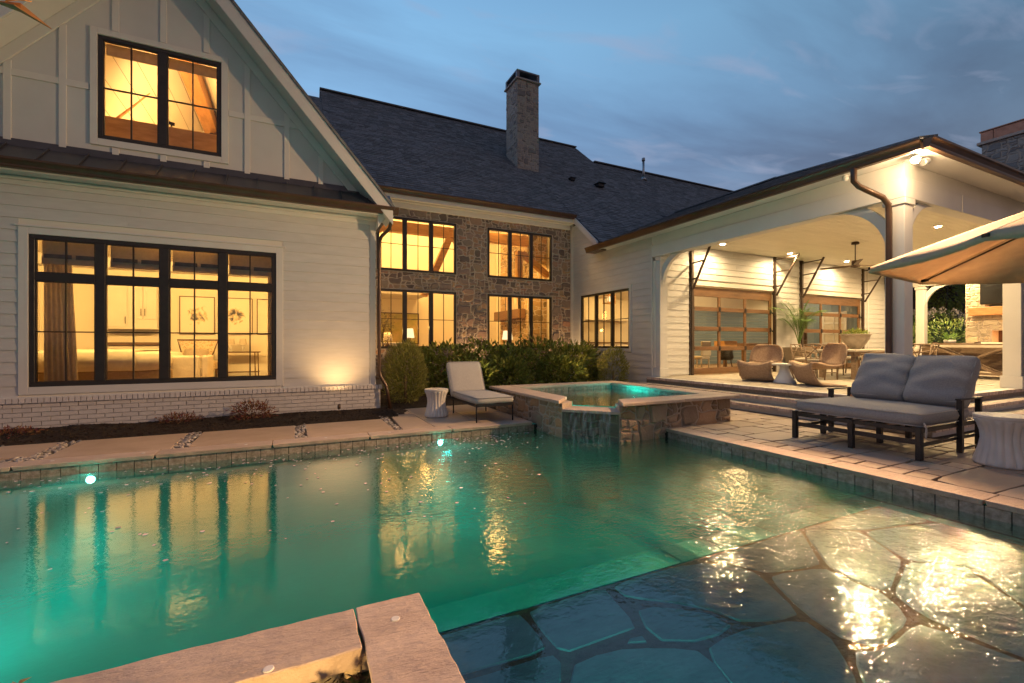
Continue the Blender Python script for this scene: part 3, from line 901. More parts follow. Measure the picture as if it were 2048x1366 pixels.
pool_lamp(-2.07, 6.722, -.225, (0, -1, 0), 'teal pool lamp shining under the coping near the left edge of the photo', power=60)
pool_lamp(2.05, 6.722, -.20, (0, -1, 0), 'teal pool lamp shining in the far pool wall in front of the fluted stool', power=62)
pool_lamp(-5.2, 6.722, -.225, (0, -1, 0), 'added unseen teal lamp in the far pool wall out past the left edge', power=70)  # lamp added out of view, teal fill for the left of the pool
pool_lamp(5.27, .55, -.24, (-1, 0, 0), 'teal pool lamp in the right pool wall below the deck lounger', dz=.04, aim=-.3, sz=.12, power=60)
pool_lamp(-1.4, 2.37, -.26, (0, 1, 0), 'added unseen teal lamp in the near pool wall under the foreground coping', power=60)  # unseen lamp added to light the near part of the pool
pool_lamp(-4.2, 2.37, -.26, (0, 1, 0), 'added unseen teal lamp in the near pool wall far to the left', power=62)  # one more added lamp out of view, fills the far left water

pool_lamp(.60, .95, -.25, (1, 0, 0), 'added unseen teal lamp brightening the flagstone shelf under the foreground coping', dz=.03, aim=-.25, sz=.12, power=42)  # added out of view to brighten the dark side of the shelf

# ---- coping stones round the pool
def coping_stone(parent, x0, x1, y0, y1, z0=-.05, z1=0.0, rough=.006, sd=1, mat=COPE):
    """slab with a hand chipped rim"""
    r = random.Random(sd); pts = []
    def edge(a, b):
        L = math.hypot(b[0] - a[0], b[1] - a[1]); n = max(1, int(L / .06))
        for k in range(n):
            t = k / n
            j = (r.random() - .5) * rough * (0 if k == 0 else 1)
            nx_, ny_ = -(b[1] - a[1]) / L, (b[0] - a[0]) / L
            pts.append((a[0] + (b[0] - a[0]) * t + nx_ * j, a[1] + (b[1] - a[1]) * t + ny_ * j))
    q = [(x0, y0), (x1, y0), (x1, y1), (x0, y1)]
    for k in range(4): edge(q[k], q[(k + 1) % 4])
    m = MB(); m.prism(pts, z0, z1)
    n = len(pts)
    for k in range(n):               # chipped lower arris
        x, y, z = m.v[k]
        cx, cyy = (x0 + x1) / 2, (y0 + y1) / 2
        m.v[k] = (x + math.copysign(.010 + .008 * r.random(), cx - x), y + math.copysign(.010 + .008 * r.random(), cyy - y), z)
    return m.build('coping_stone', mat, parent, bevel=.005)
cop = thing('pool_coping', 'pale sandstone coping running round the teal swimming pool', 'pool coping', (0, 6.8, 0))
x = 3.66
for k in range(9):
    x0 = x - (1.42 if k == 0 else 1.24)
    coping_stone(cop, x0 + .003, x - .003, 6.69, 6.99, sd=20 + k); x = x0
y = 5.29
for k in range(6):
    y0 = y - (1.1 if k == 0 else 1.26)
    coping_stone(cop, 5.25, 5.56, y0 + .003, y - .003, sd=40 + k); y = y0
# the near L in front of the camera
coping_stone(cop, .283, .607, 1.05, 2.37, z0=-.095, sd=61, rough=.010)
coping_stone(cop, -1.05, .274, 2.045, 2.37, z0=-.095, sd=62, rough=.010)
coping_stone(cop, -2.5, -1.056, 2.045, 2.37, z0=-.095, sd=63, rough=.010)
coping_stone(cop, -3.9, -2.506, 2.045, 2.37, z0=-.095, sd=65, rough=.010)
coping_stone(cop, -5.4, -3.906, 2.045, 2.37, z0=-.095, sd=66, rough=.010)
coping_stone(cop, .283, .607, -.3, 1.044, z0=-.095, sd=64, rough=.010)
# raised planter wall below the near coping
DISC = pmat('pale_disc', (0.62, 0.60, 0.58), (0.70, 0.68, 0.66), scale=40, rough=0.5)
for k, (dx_, dy_, lb) in enumerate(((.444, 2.187, 'white deck jet disc set in the foreground corner coping stone'), (-.088, 2.075, 'white deck jet disc at the bottom edge of the photo in the near coping'),
        (-2.44, 6.84, 'small pale disc in the far coping left of the left pool lamp'), (-1.62, 6.84, 'small pale disc in the far coping just right of the left pool lamp'),
        (-.55, 6.84, 'small pale disc in the far coping in front of the second full stepping slab'), (.42, 6.84, 'small pale disc in the far coping in front of the third full stepping slab'), (1.30, 6.84, 'small pale disc in the far coping beside the pebble gap near the stool'))):
    m = MB(); m.lathe([(.021, -.004), (.021, .0025), (.018, .004)], 20, c=(dx_, dy_, 0))
    o = m.build('deck_disc', DISC); tag(o, lb, 'deck jet', 'round discs set in the coping')
inner = thing('planter_wall', 'rough cut stone wall under the foreground coping facing the planter', 'planter wall', (0, 2.05, -.1))
def TI(u, v, w_): return (-1.0 + u, 2.075 - w_, -.45 + v)
m = MB(); m.box(-5.4, .31, 2.09, 2.19, -.6, -.071); m.box(.32, .46, -.3, 2.09, -.6, -.071); m.build('wall_core', MORT, inner)
rubble(inner, 1.28, .37, TI, cell=.07, depth=.02, mat=STONEY, seed=3, mort=.003)

# ---- stepping slabs, pebbles and mulch beside the pool
path = MB(); path.box(-6.2, 1.62, 7.0, 8.22, -.2, -.045)
path = struct(path, 'path', JOINT)
for k, (a, b, c, d) in enumerate(((-4.6, -3.56, 7.26, 8.12), (-3.38, -2.775, 7.26, 8.12), (-2.595, -1.39, 7.02, 8.12), (-1.205, .03, 7.02, 8.11), (.19, 1.41, 7.02, 8.15))):
    m = MB(); m.prism([(a, c), (b, c), (b, d), (a, d)], -.05, -.002); m.build('stepping_slab', SLAB, path, bevel=.004)
import itertools
def blob(mb, p, r, rg, seg=6):
    """a pebble"""
    q = Matrix.Rotation(rg.uniform(0, 6.28), 3, 'Z')
    vs = []; rz = [(-.9, .35), (-.2, 1), (.5, .8), (.95, .25)]
    sx, sy, sz = r * rg.uniform(.8, 1.4), r * rg.uniform(.6, 1), r * rg.uniform(.4, .6)
    for z, q_ in rz:
        for k in range(seg):
            a = 2 * PI * k / seg
            v = q @ Vector((math.cos(a) * sx * q_, math.sin(a) * sy * q_, z * sz)); vs.append((p[0] + v.x, p[1] + v.y, p[2] + v.z))
    fs = []
    for i in range(3):
        for k in range(seg):
            k2 = (k + 1) % seg; fs.append((i * seg + k, i * seg + k2, (i + 1) * seg + k2, (i + 1) * seg + k))
    fs.append(tuple(range(3 * seg, 4 * seg))); mb.add(vs, fs, smooth=True)
pb = MB()
for (a, b, c, d, n) in ((-3.56, -3.38, 7.0, 8.15, 110), (-2.775, -2.595, 7.0, 8.15, 120), (-1.39, -1.205, 7.0, 8.15, 120), (.03, .19, 7.0, 8.15, 110), (1.41, 1.53, 7.02, 8.5, 120), (-4.8, -2.6, 7.0, 7.26, 300)):
    for k in range(n): blob(pb, (rng.uniform(a, b), rng.uniform(c, d), -.022 + rng.random() * .022), rng.uniform(.014, .032), rng)
o = pb.build('pebbles', PEBBLE); tag(o, 'grey river pebbles filling the gaps between the stepping slabs', 'pebbles', kind='stuff')

def bed(name, x0, x1, y0, y1, hfun, step=.1):
    m = MB(); nx, ny = int((x1 - x0) / step), int((y1 - y0) / step)
    for j in range(ny + 1):
        for i in range(nx + 1):
            x_, y_ = x0 + (x1 - x0) * i / nx, y0 + (y1 - y0) * j / ny
            m.v.append((x_, y_, hfun(x_, y_)))
    for j in range(ny):
        for i in range(nx):
            a = j * (nx + 1) + i; m.f.append([a, a + 1, a + nx + 2, a + nx + 1]); m.sm.append(True)
    return struct(m, name, SOIL)
def h1(x_, y_):
    t = min(1, max(0, (y_ - 8.12) / .5)); e = .05 * t + .03 * noise.noise(Vector((x_ * 2, y_ * 2, 0))) * t
    return -.012 + e - .02 * (1 - t)
bed('mulch_bed', -6.2, 1.75, 8.1, 9.55, h1)
def h2(x_, y_): return -.02 + .05 * (.5 + noise.noise(Vector((x_ * 1.5, y_ * 1.5, 4)))) - (.03 if y_ < 9.35 and x_ > 2.0 else 0)
bed('mulch_bed', 1.60, 8.8, 8.5, 13.3, h2, .15)
m = MB(); m.box(-4, .32, -1, 2.09, -.6, -.145); struct(m, 'planter_soil', SOIL)
ch = MB()
def chip(x_, y_, z_, L):
    a = rng.uniform(0, 6.28); b_ = rng.uniform(-.5, .5)
    d = Vector((math.cos(a), math.sin(a), b_)) * L; s = Vector((-math.sin(a), math.cos(a), rng.uniform(-.4, .4))) * L * rng.uniform(.2, .45)
    p_ = Vector((x_, y_, z_)); b = len(ch.v); t = Vector((0, 0, L * .12))
    ch.v.extend(tuple(q) for q in (p_ - d, p_ + s, p_ + d, p_ - s, p_ - d * .7 + t, p_ + s * .8 + t, p_ + d * .7 + t))
    ch.f.append([b, b + 1, b + 2, b + 3]); ch.f.append([b, b + 3, b + 6, b + 4]); ch.f.append([b + 4, b + 6, b + 5]); ch.sm.extend([False] * 3)
for k in range(9000):
    x_, y_ = rng.uniform(-4.5, 1.75), 8.12 + 1.25 * rng.random()
    chip(x_, y_, h1(x_, y_) + .006, rng.uniform(.008, .028))
for k in range(4000):
    x_, y_ = rng.uniform(1.55, 8.6), rng.uniform(8.5, 12)
    if x_ > 2.0 and y_ < 9.3 and x_ < 3.65: continue
    chip(x_, y_, h2(x_, y_) + .006, rng.uniform(.012, .035))
for k in range(900):
    chip(rng.uniform(-.6, .3), rng.uniform(1.2, 2.07), -.14 + .04 * rng.random(), rng.uniform(.01, .03))
o = ch.build('bark_chips', MULCH); tag(o, 'dark bark mulch chips strewn over the planting beds', 'mulch', kind='stuff')

# ---- left sitting pad
pad = MB(); pad.prism([(1.55, 7.0), (3.70, 7.0), (3.70, 9.3), (2.1, 9.23), (1.60, 8.86)], -.2, -.045)
pad = struct(pad, 'left_patio', JOINT)
for poly in ([(1.54, 7.02), (2.04, 7.02), (2.04, 9.17), (1.65, 8.87)], [(2.052, 7.02), (2.84, 7.02), (2.84, 8.1), (2.052, 8.1)], [(2.852, 7.02), (3.68, 7.02), (3.68, 8.1), (2.852, 8.1)],
             [(2.052, 8.112), (2.84, 8.112), (2.84, 9.25), (2.1, 9.21), (2.052, 9.18)], [(2.852, 8.112), (3.68, 8.112), (3.68, 9.28), (2.852, 9.26)]):
    m = MB(); m.prism(poly, -.05, -.003); m.build('patio_slab', PAVER, pad, bevel=.004)

# ---- right hand deck of cut flags
dk = MB(); dk.box(5.55, 8.5, -2.2, 9.4, -.2, -.04); dk.box(8.5, 24, -2.2, 3.3, -.2, -.04)
deck = struct(dk, 'deck', JOINT)
rg = random.Random(7)
def paving(parent, x0, x1, y0, y1, z, cell, mat, holes=(), name='paving_stone', mort=.005, th=.04, limit=300, near=(0, 0)):
    polys = rubble_polys(x1 - x0, y1 - y0, list(holes), cell, rg, mort, jit=.05)
    polys.sort(key=lambda q: (x0 + q[1] - near[0]) ** 2 + (y0 + q[2] - near[1]) ** 2)
    rest = MB()
    for k, (po, cx, cyy) in enumerate(polys):
        po2 = [(x0 + u, y0 + v) for u, v in po]
        m = MB() if k < limit else rest
        m.prism(po2, z - th, z - rg.random() * .003)
        if k < limit: m.build(name, mat, parent, bevel=.003)
    if rest.v:
        o = rest.build('small_' + name + 's', mat, parent); o['kind'] = 'stuff'
paving(deck, 5.565, 8.04, -2.1, 9.3, 0.0, .27, PAVER, holes=[(-1, 1.22, 7.4, 10.8)], limit=230)
paving(deck, 8.06, 15, -2.1, 3.0, 0.0, .30, PAVER, limit=60)

# ---- raised spa
spa = thing('spa', 'raised square stone spa with a cut corner spillway into the pool', 'spa', (5.3, 6.9, 0))
P1, P2 = (3.75, 5.93), (4.37, 5.31)
core = MB()
ring_o = [(3.77, 8.48), (3.77, 5.95), (4.38, 5.33), (6.78, 5.33), (6.78, 8.48)]
ring_i = [(4.05, 8.18), (4.05, 6.10), (4.55, 5.63), (6.48, 5.63), (6.48, 8.18)]
def ringwall(mb, a, b, z0, z1, skip=()):
    n = len(a)
    for k in range(n):
        if k in skip: continue
        k2 = (k + 1) % n
        q = [a[k], a[k2], b[k2], b[k]]
        mb.prism(q, z0, z1)
ringwall(core, ring_o, ring_i, PZ, .395, skip=(1,))
m = MB(); m.prism([ring_o[1], ring_o[2], ring_i[2], ring_i[1]], PZ, .275); m.build('spillway_core', pmat('wet_mortar', (.10, .11, .09), (.17, .18, .14), scale=20, rough=.3), spa)
core.build('wall_core', MORT, spa)
m = MB(); m.prism(ring_i, -.5, -.12); m.build('spa_floor', PLASTER, spa)
m = MB(); ringwall(m, [(4.08, 8.15), (4.08, 6.12), (4.57, 5.66), (6.45, 5.66), (6.45, 8.15)], [(4.4, 7.8), (4.4, 6.3), (4.75, 6.0), (6.1, 6.0), (6.1, 7.8)], -.119, .12)
m.build('spa_bench', PLASTER, spa)
lin = MB()
ri2 = [(4.07, 8.16), (4.07, 6.11), (4.565, 5.65), (6.46, 5.65), (6.46, 8.16)]
for k in (0, 2, 3, 4):
    a, b = ring_i[k], ring_i[(k + 1) % 5]; c, d = ri2[(k + 1) % 5], ri2[k]
    lin.prism([a, b, c, d], -.1, .39)
lin.build('spa_lining', PLASTER, spa)
tcount = 0
for k in (0, 2, 3, 4):                       # tile band inside the spa
    a, b = Vector(ri2[k]), Vector(ri2[(k + 1) % 5]); L = (b - a).length; d = (b - a).normalized(); nrm = Vector((-d.y, d.x))
    if (Vector((5.3, 6.9)) - a).dot(nrm) < 0: nrm = -nrm
    n = int(L / .163)
    for i in range(n):
        p0 = a + d * (i * .163 + .006); p1 = a + d * ((i + 1) * .163 - .006)
        m = MB(); m.prism([tuple(p0), tuple(p1), tuple(p1 + nrm * .01), tuple(p0 + nrm * .01)], .25, .392); m.build('tile', TILE, spa)
# rubble faces
STONET = pmat('tan_rubble_stone', (0.28, 0.20, 0.14), (0.44, 0.34, 0.26), scale=9, rough=0.75, bump=0.9, bscale=24, rnd=0.25, c3=(0.42, 0.22, 0.10))
rubble(spa, 2.53, .55, lambda u, v, w_: (3.77 - w_, 8.48 - u, -.16 + v), cell=.10, depth=.035, mat=STONET, seed=5, mort=.010)
rubble(spa, 2.42, .60, lambda u, v, w_: (4.38 + u, 5.33 - w_, -.21 + v), cell=.115, depth=.045, mat=STONET, seed=9, mort=.009)
dch = Vector((4.38 - 3.77, 5.33 - 5.95)); Lch = dch.length; dch.normalize(); nch = Vector((-dch.y, dch.x)) * -1
if nch.x > 0: nch = -nch
rubble(spa, Lch, .47, lambda u, v, w_: (3.77 + dch.x * u + nch.x * w_, 5.95 + dch.y * u + nch.y * w_, -.2 + v), cell=.15, depth=.015, mat=pmat('wet_stone', (0.07, 0.075, 0.06), (0.14, 0.14, 0.11), scale=8, rough=0.2, bump=0.5, bscale=20, rnd=0.25), seed=15, mort=.006)
# thin tile course at the waterline below the rubble
for k in range(5):
    m = MB(); m.box(4.4 + k * .163, 4.55 + k * .163, 5.285, 5.325, -.26, -.212); m.build('tile', TILE, spa)
# coping: outer overhang
def slab_poly(poly, z0, z1, name='coping_stone', mat=COPE, sd=0):
    r = random.Random(sd); out = []
    n = len(poly)
    for k in range(n):
        a, b = poly[k], poly[(k + 1) % n]; L = math.hypot(b[0] - a[0], b[1] - a[1]); q = max(1, int(L / .07))
        for t in range(q):
            j = (r.random() - .5) * .008 * (t > 0)
            out.append((a[0] + (b[0] - a[0]) * t / q - (b[1] - a[1]) / L * j, a[1] + (b[1] - a[1]) * t / q + (b[0] - a[0]) / L * j))
    m = MB(); m.prism(out, z0, z1); return m.build(name, mat, spa, bevel=.006)
slab_poly([(3.66, 8.58), (3.66, 7.25), (4.09, 7.25), (4.09, 8.14), (4.09, 8.58)], .40, .45, sd=1)
slab_poly([(3.66, 7.244), (3.66, 5.87), (4.085, 6.30), (4.09, 7.244)], .40, .45, sd=2)
slab_poly([(4.096, 8.14), (5.5, 8.14), (5.5, 8.58), (4.096, 8.58)], .40, .45, sd=3)
slab_poly([(5.506, 8.14), (6.44, 8.14), (6.88, 8.58), (5.506, 8.58)], .40, .45, sd=4)
slab_poly([(6.445, 8.135), (6.445, 6.9), (6.88, 6.9), (6.88, 8.572)], .40, .45, sd=5)
slab_poly([(6.445, 6.894), (6.445, 5.65), (6.88, 5.2), (6.88, 6.894)], .40, .45, sd=6)
slab_poly([(5.6, 5.2), (6.87, 5.2), (6.43, 5.65), (5.6, 5.65)], .40, .45, sd=7)
slab_poly([(4.34, 5.2), (5.594, 5.2), (5.594, 5.65), (4.62, 5.65)], .40, .45, sd=8)
m = MB(); m.prism([(3.72, 5.88), (4.33, 5.25), (4.62, 5.60), (4.09, 6.16)], .276, .318); m.build('spillway_ledge', COPE, spa, bevel=.004)
WSPA = watermat('spa_water_skin', (0.85, 0.98, 0.95), .45)
m = MB(); m.prism([(4.075, 8.155), (4.075, 6.17), (4.62, 5.655), (6.455, 5.655), (6.455, 8.155)], .3299, .33)
m.f = [m.f[1]]; m.sm = [False]
m.build('spa_water', WSPA, spa)
# lamp inside the spa
pt = thing('pool_lamp', 'bright teal lamp glowing inside the raised spa', 'spa lamp', (6.445, 7.37, .215))
m = MB(); m.lathe([(.05, 0), (.05, .01), (.032, .012)], 16)
rot = Vector((-1, 0, 0)).to_track_quat('Z', 'Y').to_matrix()
m.v = [tuple(rot @ Vector(v)) for v in m.v]; m.build('lamp_ring', GALV, pt, world=False)
m = MB(); m.lathe([(.031, .012), (.027, .016)], 16); m.v = [tuple(rot @ Vector(v)) for v in m.v]; m.build('lamp_lens', POOLE, pt, world=False)
add_light('spa_light', 'POINT', (6.25, 7.3, .12), 45, TEAL, size=.06)
add_light('spa_light', 'POINT', (4.8, 6.6, .05), 32, TEAL, size=.1)
# falling water
def fallmat():
    m = bpy.data.materials.new('falling_water'); m.use_nodes = True
    N, L = m.node_tree.nodes, m.node_tree.links; N.clear()
    o = N.new('ShaderNodeOutputMaterial'); ms = N.new('ShaderNodeMixShader'); t = N.new('ShaderNodeBsdfTransparent'); d = N.new('ShaderNodeBsdfPrincipled')
    d.inputs['Base Color'].default_value = (.7, .8, .8, 1); d.inputs['Roughness'].default_value = .25
    tc_ = N.new('ShaderNodeTexCoord'); mp = N.new('ShaderNodeMapping'); mp.inputs['Scale'].default_value = (30, 30, 1.6)
    n = N.new('ShaderNodeTexNoise'); n.inputs['Scale'].default_value = 1.0; n.inputs['Detail'].default_value = 3
    L.new(tc_.outputs['Object'], mp.inputs[0]); L.new(mp.outputs[0], n.inputs['Vector'])
    r = N.new('ShaderNodeMapRange'); r.inputs['From Min'].default_value = .45; r.inputs['From Max'].default_value = .75; r.inputs['To Max'].default_value = .42
    L.new(n.outputs[0], r.inputs['Value']); L.new(r.outputs[0], ms.inputs[0]); L.new(t.outputs[0], ms.inputs[1]); L.new(d.outputs[0], ms.inputs[2]); L.new(ms.outputs[0], o.inputs[0])
    return m
FALL = fallmat()
m = MB(); nn = 16
A_, B_ = Vector((3.80, 5.80, .31)), Vector((4.25, 5.35, .31))
for j in range(13):
    t = j / 12
    for i in range(nn + 1):
        q = A_.lerp(B_, i / nn)
        off = (.02 + .11 * t ** .6) + .012 * math.sin(i * 2.1) * t
        m.v.append((q.x + nch.x * off, q.y + nch.y * off, .325 - .48 * t ** 1.6))
for j in range(12):
    for i in range(nn):
        a = j * (nn + 1) + i; m.f.append([a, a + 1, a + nn + 2, a + nn + 1]); m.sm.append(True)
o = m.build('waterfall', FALL); tag(o, 'thin sheet of water falling from the spa spillway into the pool', 'waterfall', kind='stuff')
m = MB()
for k in range(240):
    q = A_.lerp(B_, rng.random()); rr = abs(rng.gauss(0, .12))
    x_, y_ = q.x + nch.x * (.14 + rr) + rng.gauss(0, .05), q.y + nch.y * (.14 + rr) + rng.gauss(0, .05)
    s = rng.uniform(.006, .02); a = rng.uniform(0, 3)
    m.v.extend([(x_ + s * math.cos(a + t), y_ + s * math.sin(a + t), -.146) for t in (0, 1.57, 3.14, 4.71)]); b = len(m.v) - 4
    m.f.append([b, b + 1, b + 2, b + 3]); m.sm.append(False)
o = m.build('foam', FALL); tag(o, 'specks of foam on the water below the spillway', 'foam', kind='stuff')
# fallen petals drifting on the pool
m = MB()
PETAL = pmat('pink_petal', (0.55, 0.32, 0.42), (0.75, 0.62, 0.64), scale=50, rough=0.7, rnd=0.3)
for k in range(420):
    if k < 230: x_, y_ = rng.uniform(-3.6, 2.9), 6.70 - abs(rng.gauss(0, .45))
    elif k < 330: x_, y_ = rng.gauss(2.9, .5), 6.65 - abs(rng.gauss(0, .35))
    else: x_, y_ = rng.uniform(-2, 2.5), rng.uniform(3.6, 6.2)
    if x_ > 3.6 or y_ > 6.7: continue
    s = rng.uniform(.008, .022); a = rng.uniform(0, 6.28)
    b = len(m.v)
    for t in range(5): m.v.append((x_ + s * (1.5 if t == 0 else .8) * math.cos(a + t * 1.257), y_ + s * math.sin(a + t * 1.257), -.145 + .002 * (t % 2)))
    m.f.append([b, b + 1, b + 2, b + 3, b + 4]); m.sm.append(False)
o = m.build('petals', PETAL); tag(o, 'pink and white petals floating on the pool along the far wall', 'petals', kind='stuff')

# ================================================================== LEFT WING
wing = thing('house_wing', 'white gabled house wing with black framed windows left of the pool', 'house wing', (-2, 9.4, 0))
T9 = YW(9.40)
# core wall round the openings
m = MB()
m.box(-5.5, -3.62, 9.40, 9.58, 0, 4.3); m.box(-.265, 1.50, 9.40, 9.58, 0, 4.3)
m.box(-3.62, -.265, 9.40, 9.58, 0, .66); m.box(-3.62, -.265, 9.40, 9.58, 3.0, 4.3)
m.box(1.32, 1.50, 9.58, 13.3, 0, 4.3); m.box(-5.5, -5.32, 9.58, 14.4, 0, 4.3)
m.build('wall', INTW, wing)
HW = [(-3.724, -.159, .548, 3.105)]
siding(wing, T9, -5.5, 1.395, .50, 3.80, HW)
siding(wing, lambda u, v, w_: (1.50 + w_, 9.4 + u, v), 0.0, 3.9, .50, 3.80, mat=WHITE)
m = MB(); tbox(m, T9, 1.40, 1.505, .50, 3.80, .0, .03); m.build('corner_board', TRIMW, wing, bevel=.003)
for k, (a, b, c, d) in enumerate(((-3.724, -3.613, .548, 3.105), (-.271, -.159, .548, 3.105), (-3.612, -.272, .548, .662), (-3.612, -.272, 3.0, 3.105))):
    m = MB(); tbox(m, T9, a, b, c, d, 0, .032); m.build('casing_board', TRIMW, wing, bevel=.003)
m = MB(); tbox(m, T9, -3.76, -.12, 3.106, 3.135, 0, .05); m.build('drip_cap', TRIMW, wing, bevel=.003)
window(wing, T9, -3.612, -.272, .663, 3.0, 4, rows=2, fr=.065, mull=.125, munt=.020, transom=(2.29, 2.42), wf=.012, wb=-.06)
# painted brick base: rowlock ledge and stretcher courses
m = MB(); m.box(-5.6, 1.60, 9.375, 9.40, -.1, .42); m.box(1.5, 1.585, 9.40, 12.9, -.1, .42); m.box(-5.6, 1.5, 9.33, 9.41, .421, .437)
m.build('brick_core', MORTW, wing)
bm_ = MB(); bm_.box(0, .205, 0, .022, 0, .062); bme = bm_.mesh('brick'); bme.materials.append(BRICKW)
cnt = 0
for r_ in range(6):
    for k in range(30):
        x_ = 1.60 - .215 * (k + 1) - (.107 if r_ % 2 else 0)
        if x_ < -5.4: continue
        o = obj('brick', bme, None, wing); o.location = Vector(o.location) + Vector((x_, 9.353 + rng.uniform(-.003, .003), .004 + r_ * .070))
        o.rotation_euler = (0, 0, rng.uniform(-.008, .008)); o.scale = (1, 1, rng.uniform(.95, 1.02))
bm_ = MB(); bm_.box(0, .062, 0, .11, 0, .075); bme = bm_.mesh('ledge_brick'); bme.materials.append(BRICKW)
for k in range(92):
    x_ = 1.63 - .071 * (k + 1)
    o = obj('ledge_brick', bme, None, wing); o.location = Vector(o.location) + Vector((x_, 9.318 + rng.uniform(-.003, .003), .425)); o.rotation_euler = (R(-4) + rng.uniform(-.02, .02), 0, 0)
# skirt board above the ledge, frieze and soffit under the pent roof
m = MB(); tbox(m, T9, -5.5, 1.505, .498, .512, .0, .045); m.build('skirt_flashing', TRIMW, wing)
m = MB(); m.box(-5.7, 1.78, 9.06, 9.42, 3.86, 3.885); m.build('soffit', TRIMW, wing)
m = MB(); tbox(m, T9, -5.5, 1.51, 3.80, 3.858, 0, .06); tbox(m, T9, -5.5, 1.51, 3.72, 3.80, 0, .035); m.build('frieze_board', TRIMW, wing, bevel=.006)
m = MB(); m.box(-5.7, 1.80, 9.035, 9.058, 3.84, 3.99); m.build('fascia_board', TRIMW, wing)
m = MB(); gutter(m, (-5.75, 9.033, 3.865), (1.88, 9.033, 3.865), (0, -1, 0), .135, .12); m.build('gutter', BRONZE, wing, fix=True)
# boxed eave return at the corner
m = MB(); m.prism([(1.505, 9.10), (1.80, 9.06), (1.80, 9.40), (1.505, 9.40)], 3.60, 3.858)
for i in (0, 3): pass
m.v[0] = (1.505, 9.10, 3.60); m.v[1] = (1.62, 9.10, 3.78); m.v[2] = (1.62, 9.40, 3.78)
m.build('eave_return', TRIMW, wing, bevel=.004)
# pent roof of standing seam metal
m = MB(); m.add([(-5.75, 8.95, 3.985), (1.80, 8.95, 3.985), (1.80, 9.45, 4.37), (-5.75, 9.45, 4.37), (-5.75, 8.95, 3.965), (1.80, 8.95, 3.965), (1.80, 9.45, 4.30), (-5.75, 9.45, 4.30)],
      [(0, 1, 2, 3), (7, 6, 5, 4), (0, 4, 5, 1), (1, 5, 6, 2), (2, 6, 7, 3), (3, 7, 4, 0)])
m.build('pent_roof', ROOFM, wing)
for k in range(15):
    x_ = 1.32 - .47 * k
    m = MB(); m.bar((x_, 8.96, 4.005), (x_, 9.40, 4.345), .012, .03); m.build('roof_seam', ROOFM, wing)
m = MB(); tbox(m, YW(9.43), -5.6, 1.25, 4.345, 4.43, 0, .02); tbox(m, YW(9.43), -5.6, 1.40, 4.30, 4.344, 0, .06); m.build('roof_flashing', ROOFM, wing)
# gable wall
ap = (-1.97, 8.05)
def gz(x_): return 7.86 - 1.166 * abs(x_ + 1.97)
m = MB()
TG = YW(9.43)
def gpoly(a, b, z0, fz):               # piece of gable between x=a and x=b above z0
    pts = [(a, z0), (b, z0), (b, max(z0, fz(b)))]
    if a < -1.97 < b: pts.append((-1.97, fz(-1.97)))
    pts.append((a, max(z0, fz(a)))); return pts
def vprism(mb, pts, y0, y1):
    n = len(pts); vs = [(x_, y0, z_) for x_, z_ in pts] + [(x_, y1, z_) for x_, z_ in pts]
    mb.add(vs, [tuple(range(n)), tuple(range(2 * n - 1, n - 1, -1))] + [(i, n + i, n + (i + 1) % n, (i + 1) % n) for i in range(n)])
vprism(m, gpoly(-5.0, -2.815, 4.2, gz), 9.43, 9.55); vprism(m, gpoly(-1.13, 1.1, 4.2, gz), 9.43, 9.55)
vprism(m, gpoly(-2.815, -1.13, 6.30, gz), 9.43, 9.55); vprism(m, [(-2.815, 4.2), (-1.13, 4.2), (-1.13, 4.62), (-2.815, 4.62)], 9.43, 9.55)
m.build('gable_wall', PANELW, wing)
for k, x_ in enumerate((-4.49, -3.86, -3.235, -2.59, -1.96, -1.35, -.735, -.095, .49, 1.07)):
    zt = gz(x_) - .05
    if zt < 4.45: continue
    spans = [(4.40, zt)] if not (-2.95 < x_ < -1.0) else [(4.40, 4.51), (6.41, zt)]
    for (a, b) in spans:
        m = MB(); tbox(m, TG, x_ - .045, x_ + .045, a, b, 0, .022); m.build('batten', TRIMW, wing, bevel=.003)
for (a, b) in ((-4.3, -2.915), (-1.02, -.03)):
    m = MB(); tbox(m, TG, a, b, 5.38, 5.48, 0, .020); m.build('rail_board', TRIMW, wing, bevel=.003)
m = MB(); tbox(m, TG, -.03, .12, 5.38, 5.48, 0, .020); m.build('rail_board', TRIMW, wing, bevel=.003)
for (a, b, c, d) in ((-2.906, -2.815, 4.52, 6.40), (-1.13, -1.026, 4.52, 6.40), (-2.814, -1.131, 4.52, 4.625), (-2.814, -1.131, 6.302, 6.40)):
    m = MB(); tbox(m, TG, a, b, c, d, 0, .034); m.build('casing_board', TRIMW, wing, bevel=.003)
window(wing, TG, -2.813, -1.132, 4.626, 6.301, 2, rows=2, fr=.06, mull=.12, munt=.020, wf=.012, wb=-.06)
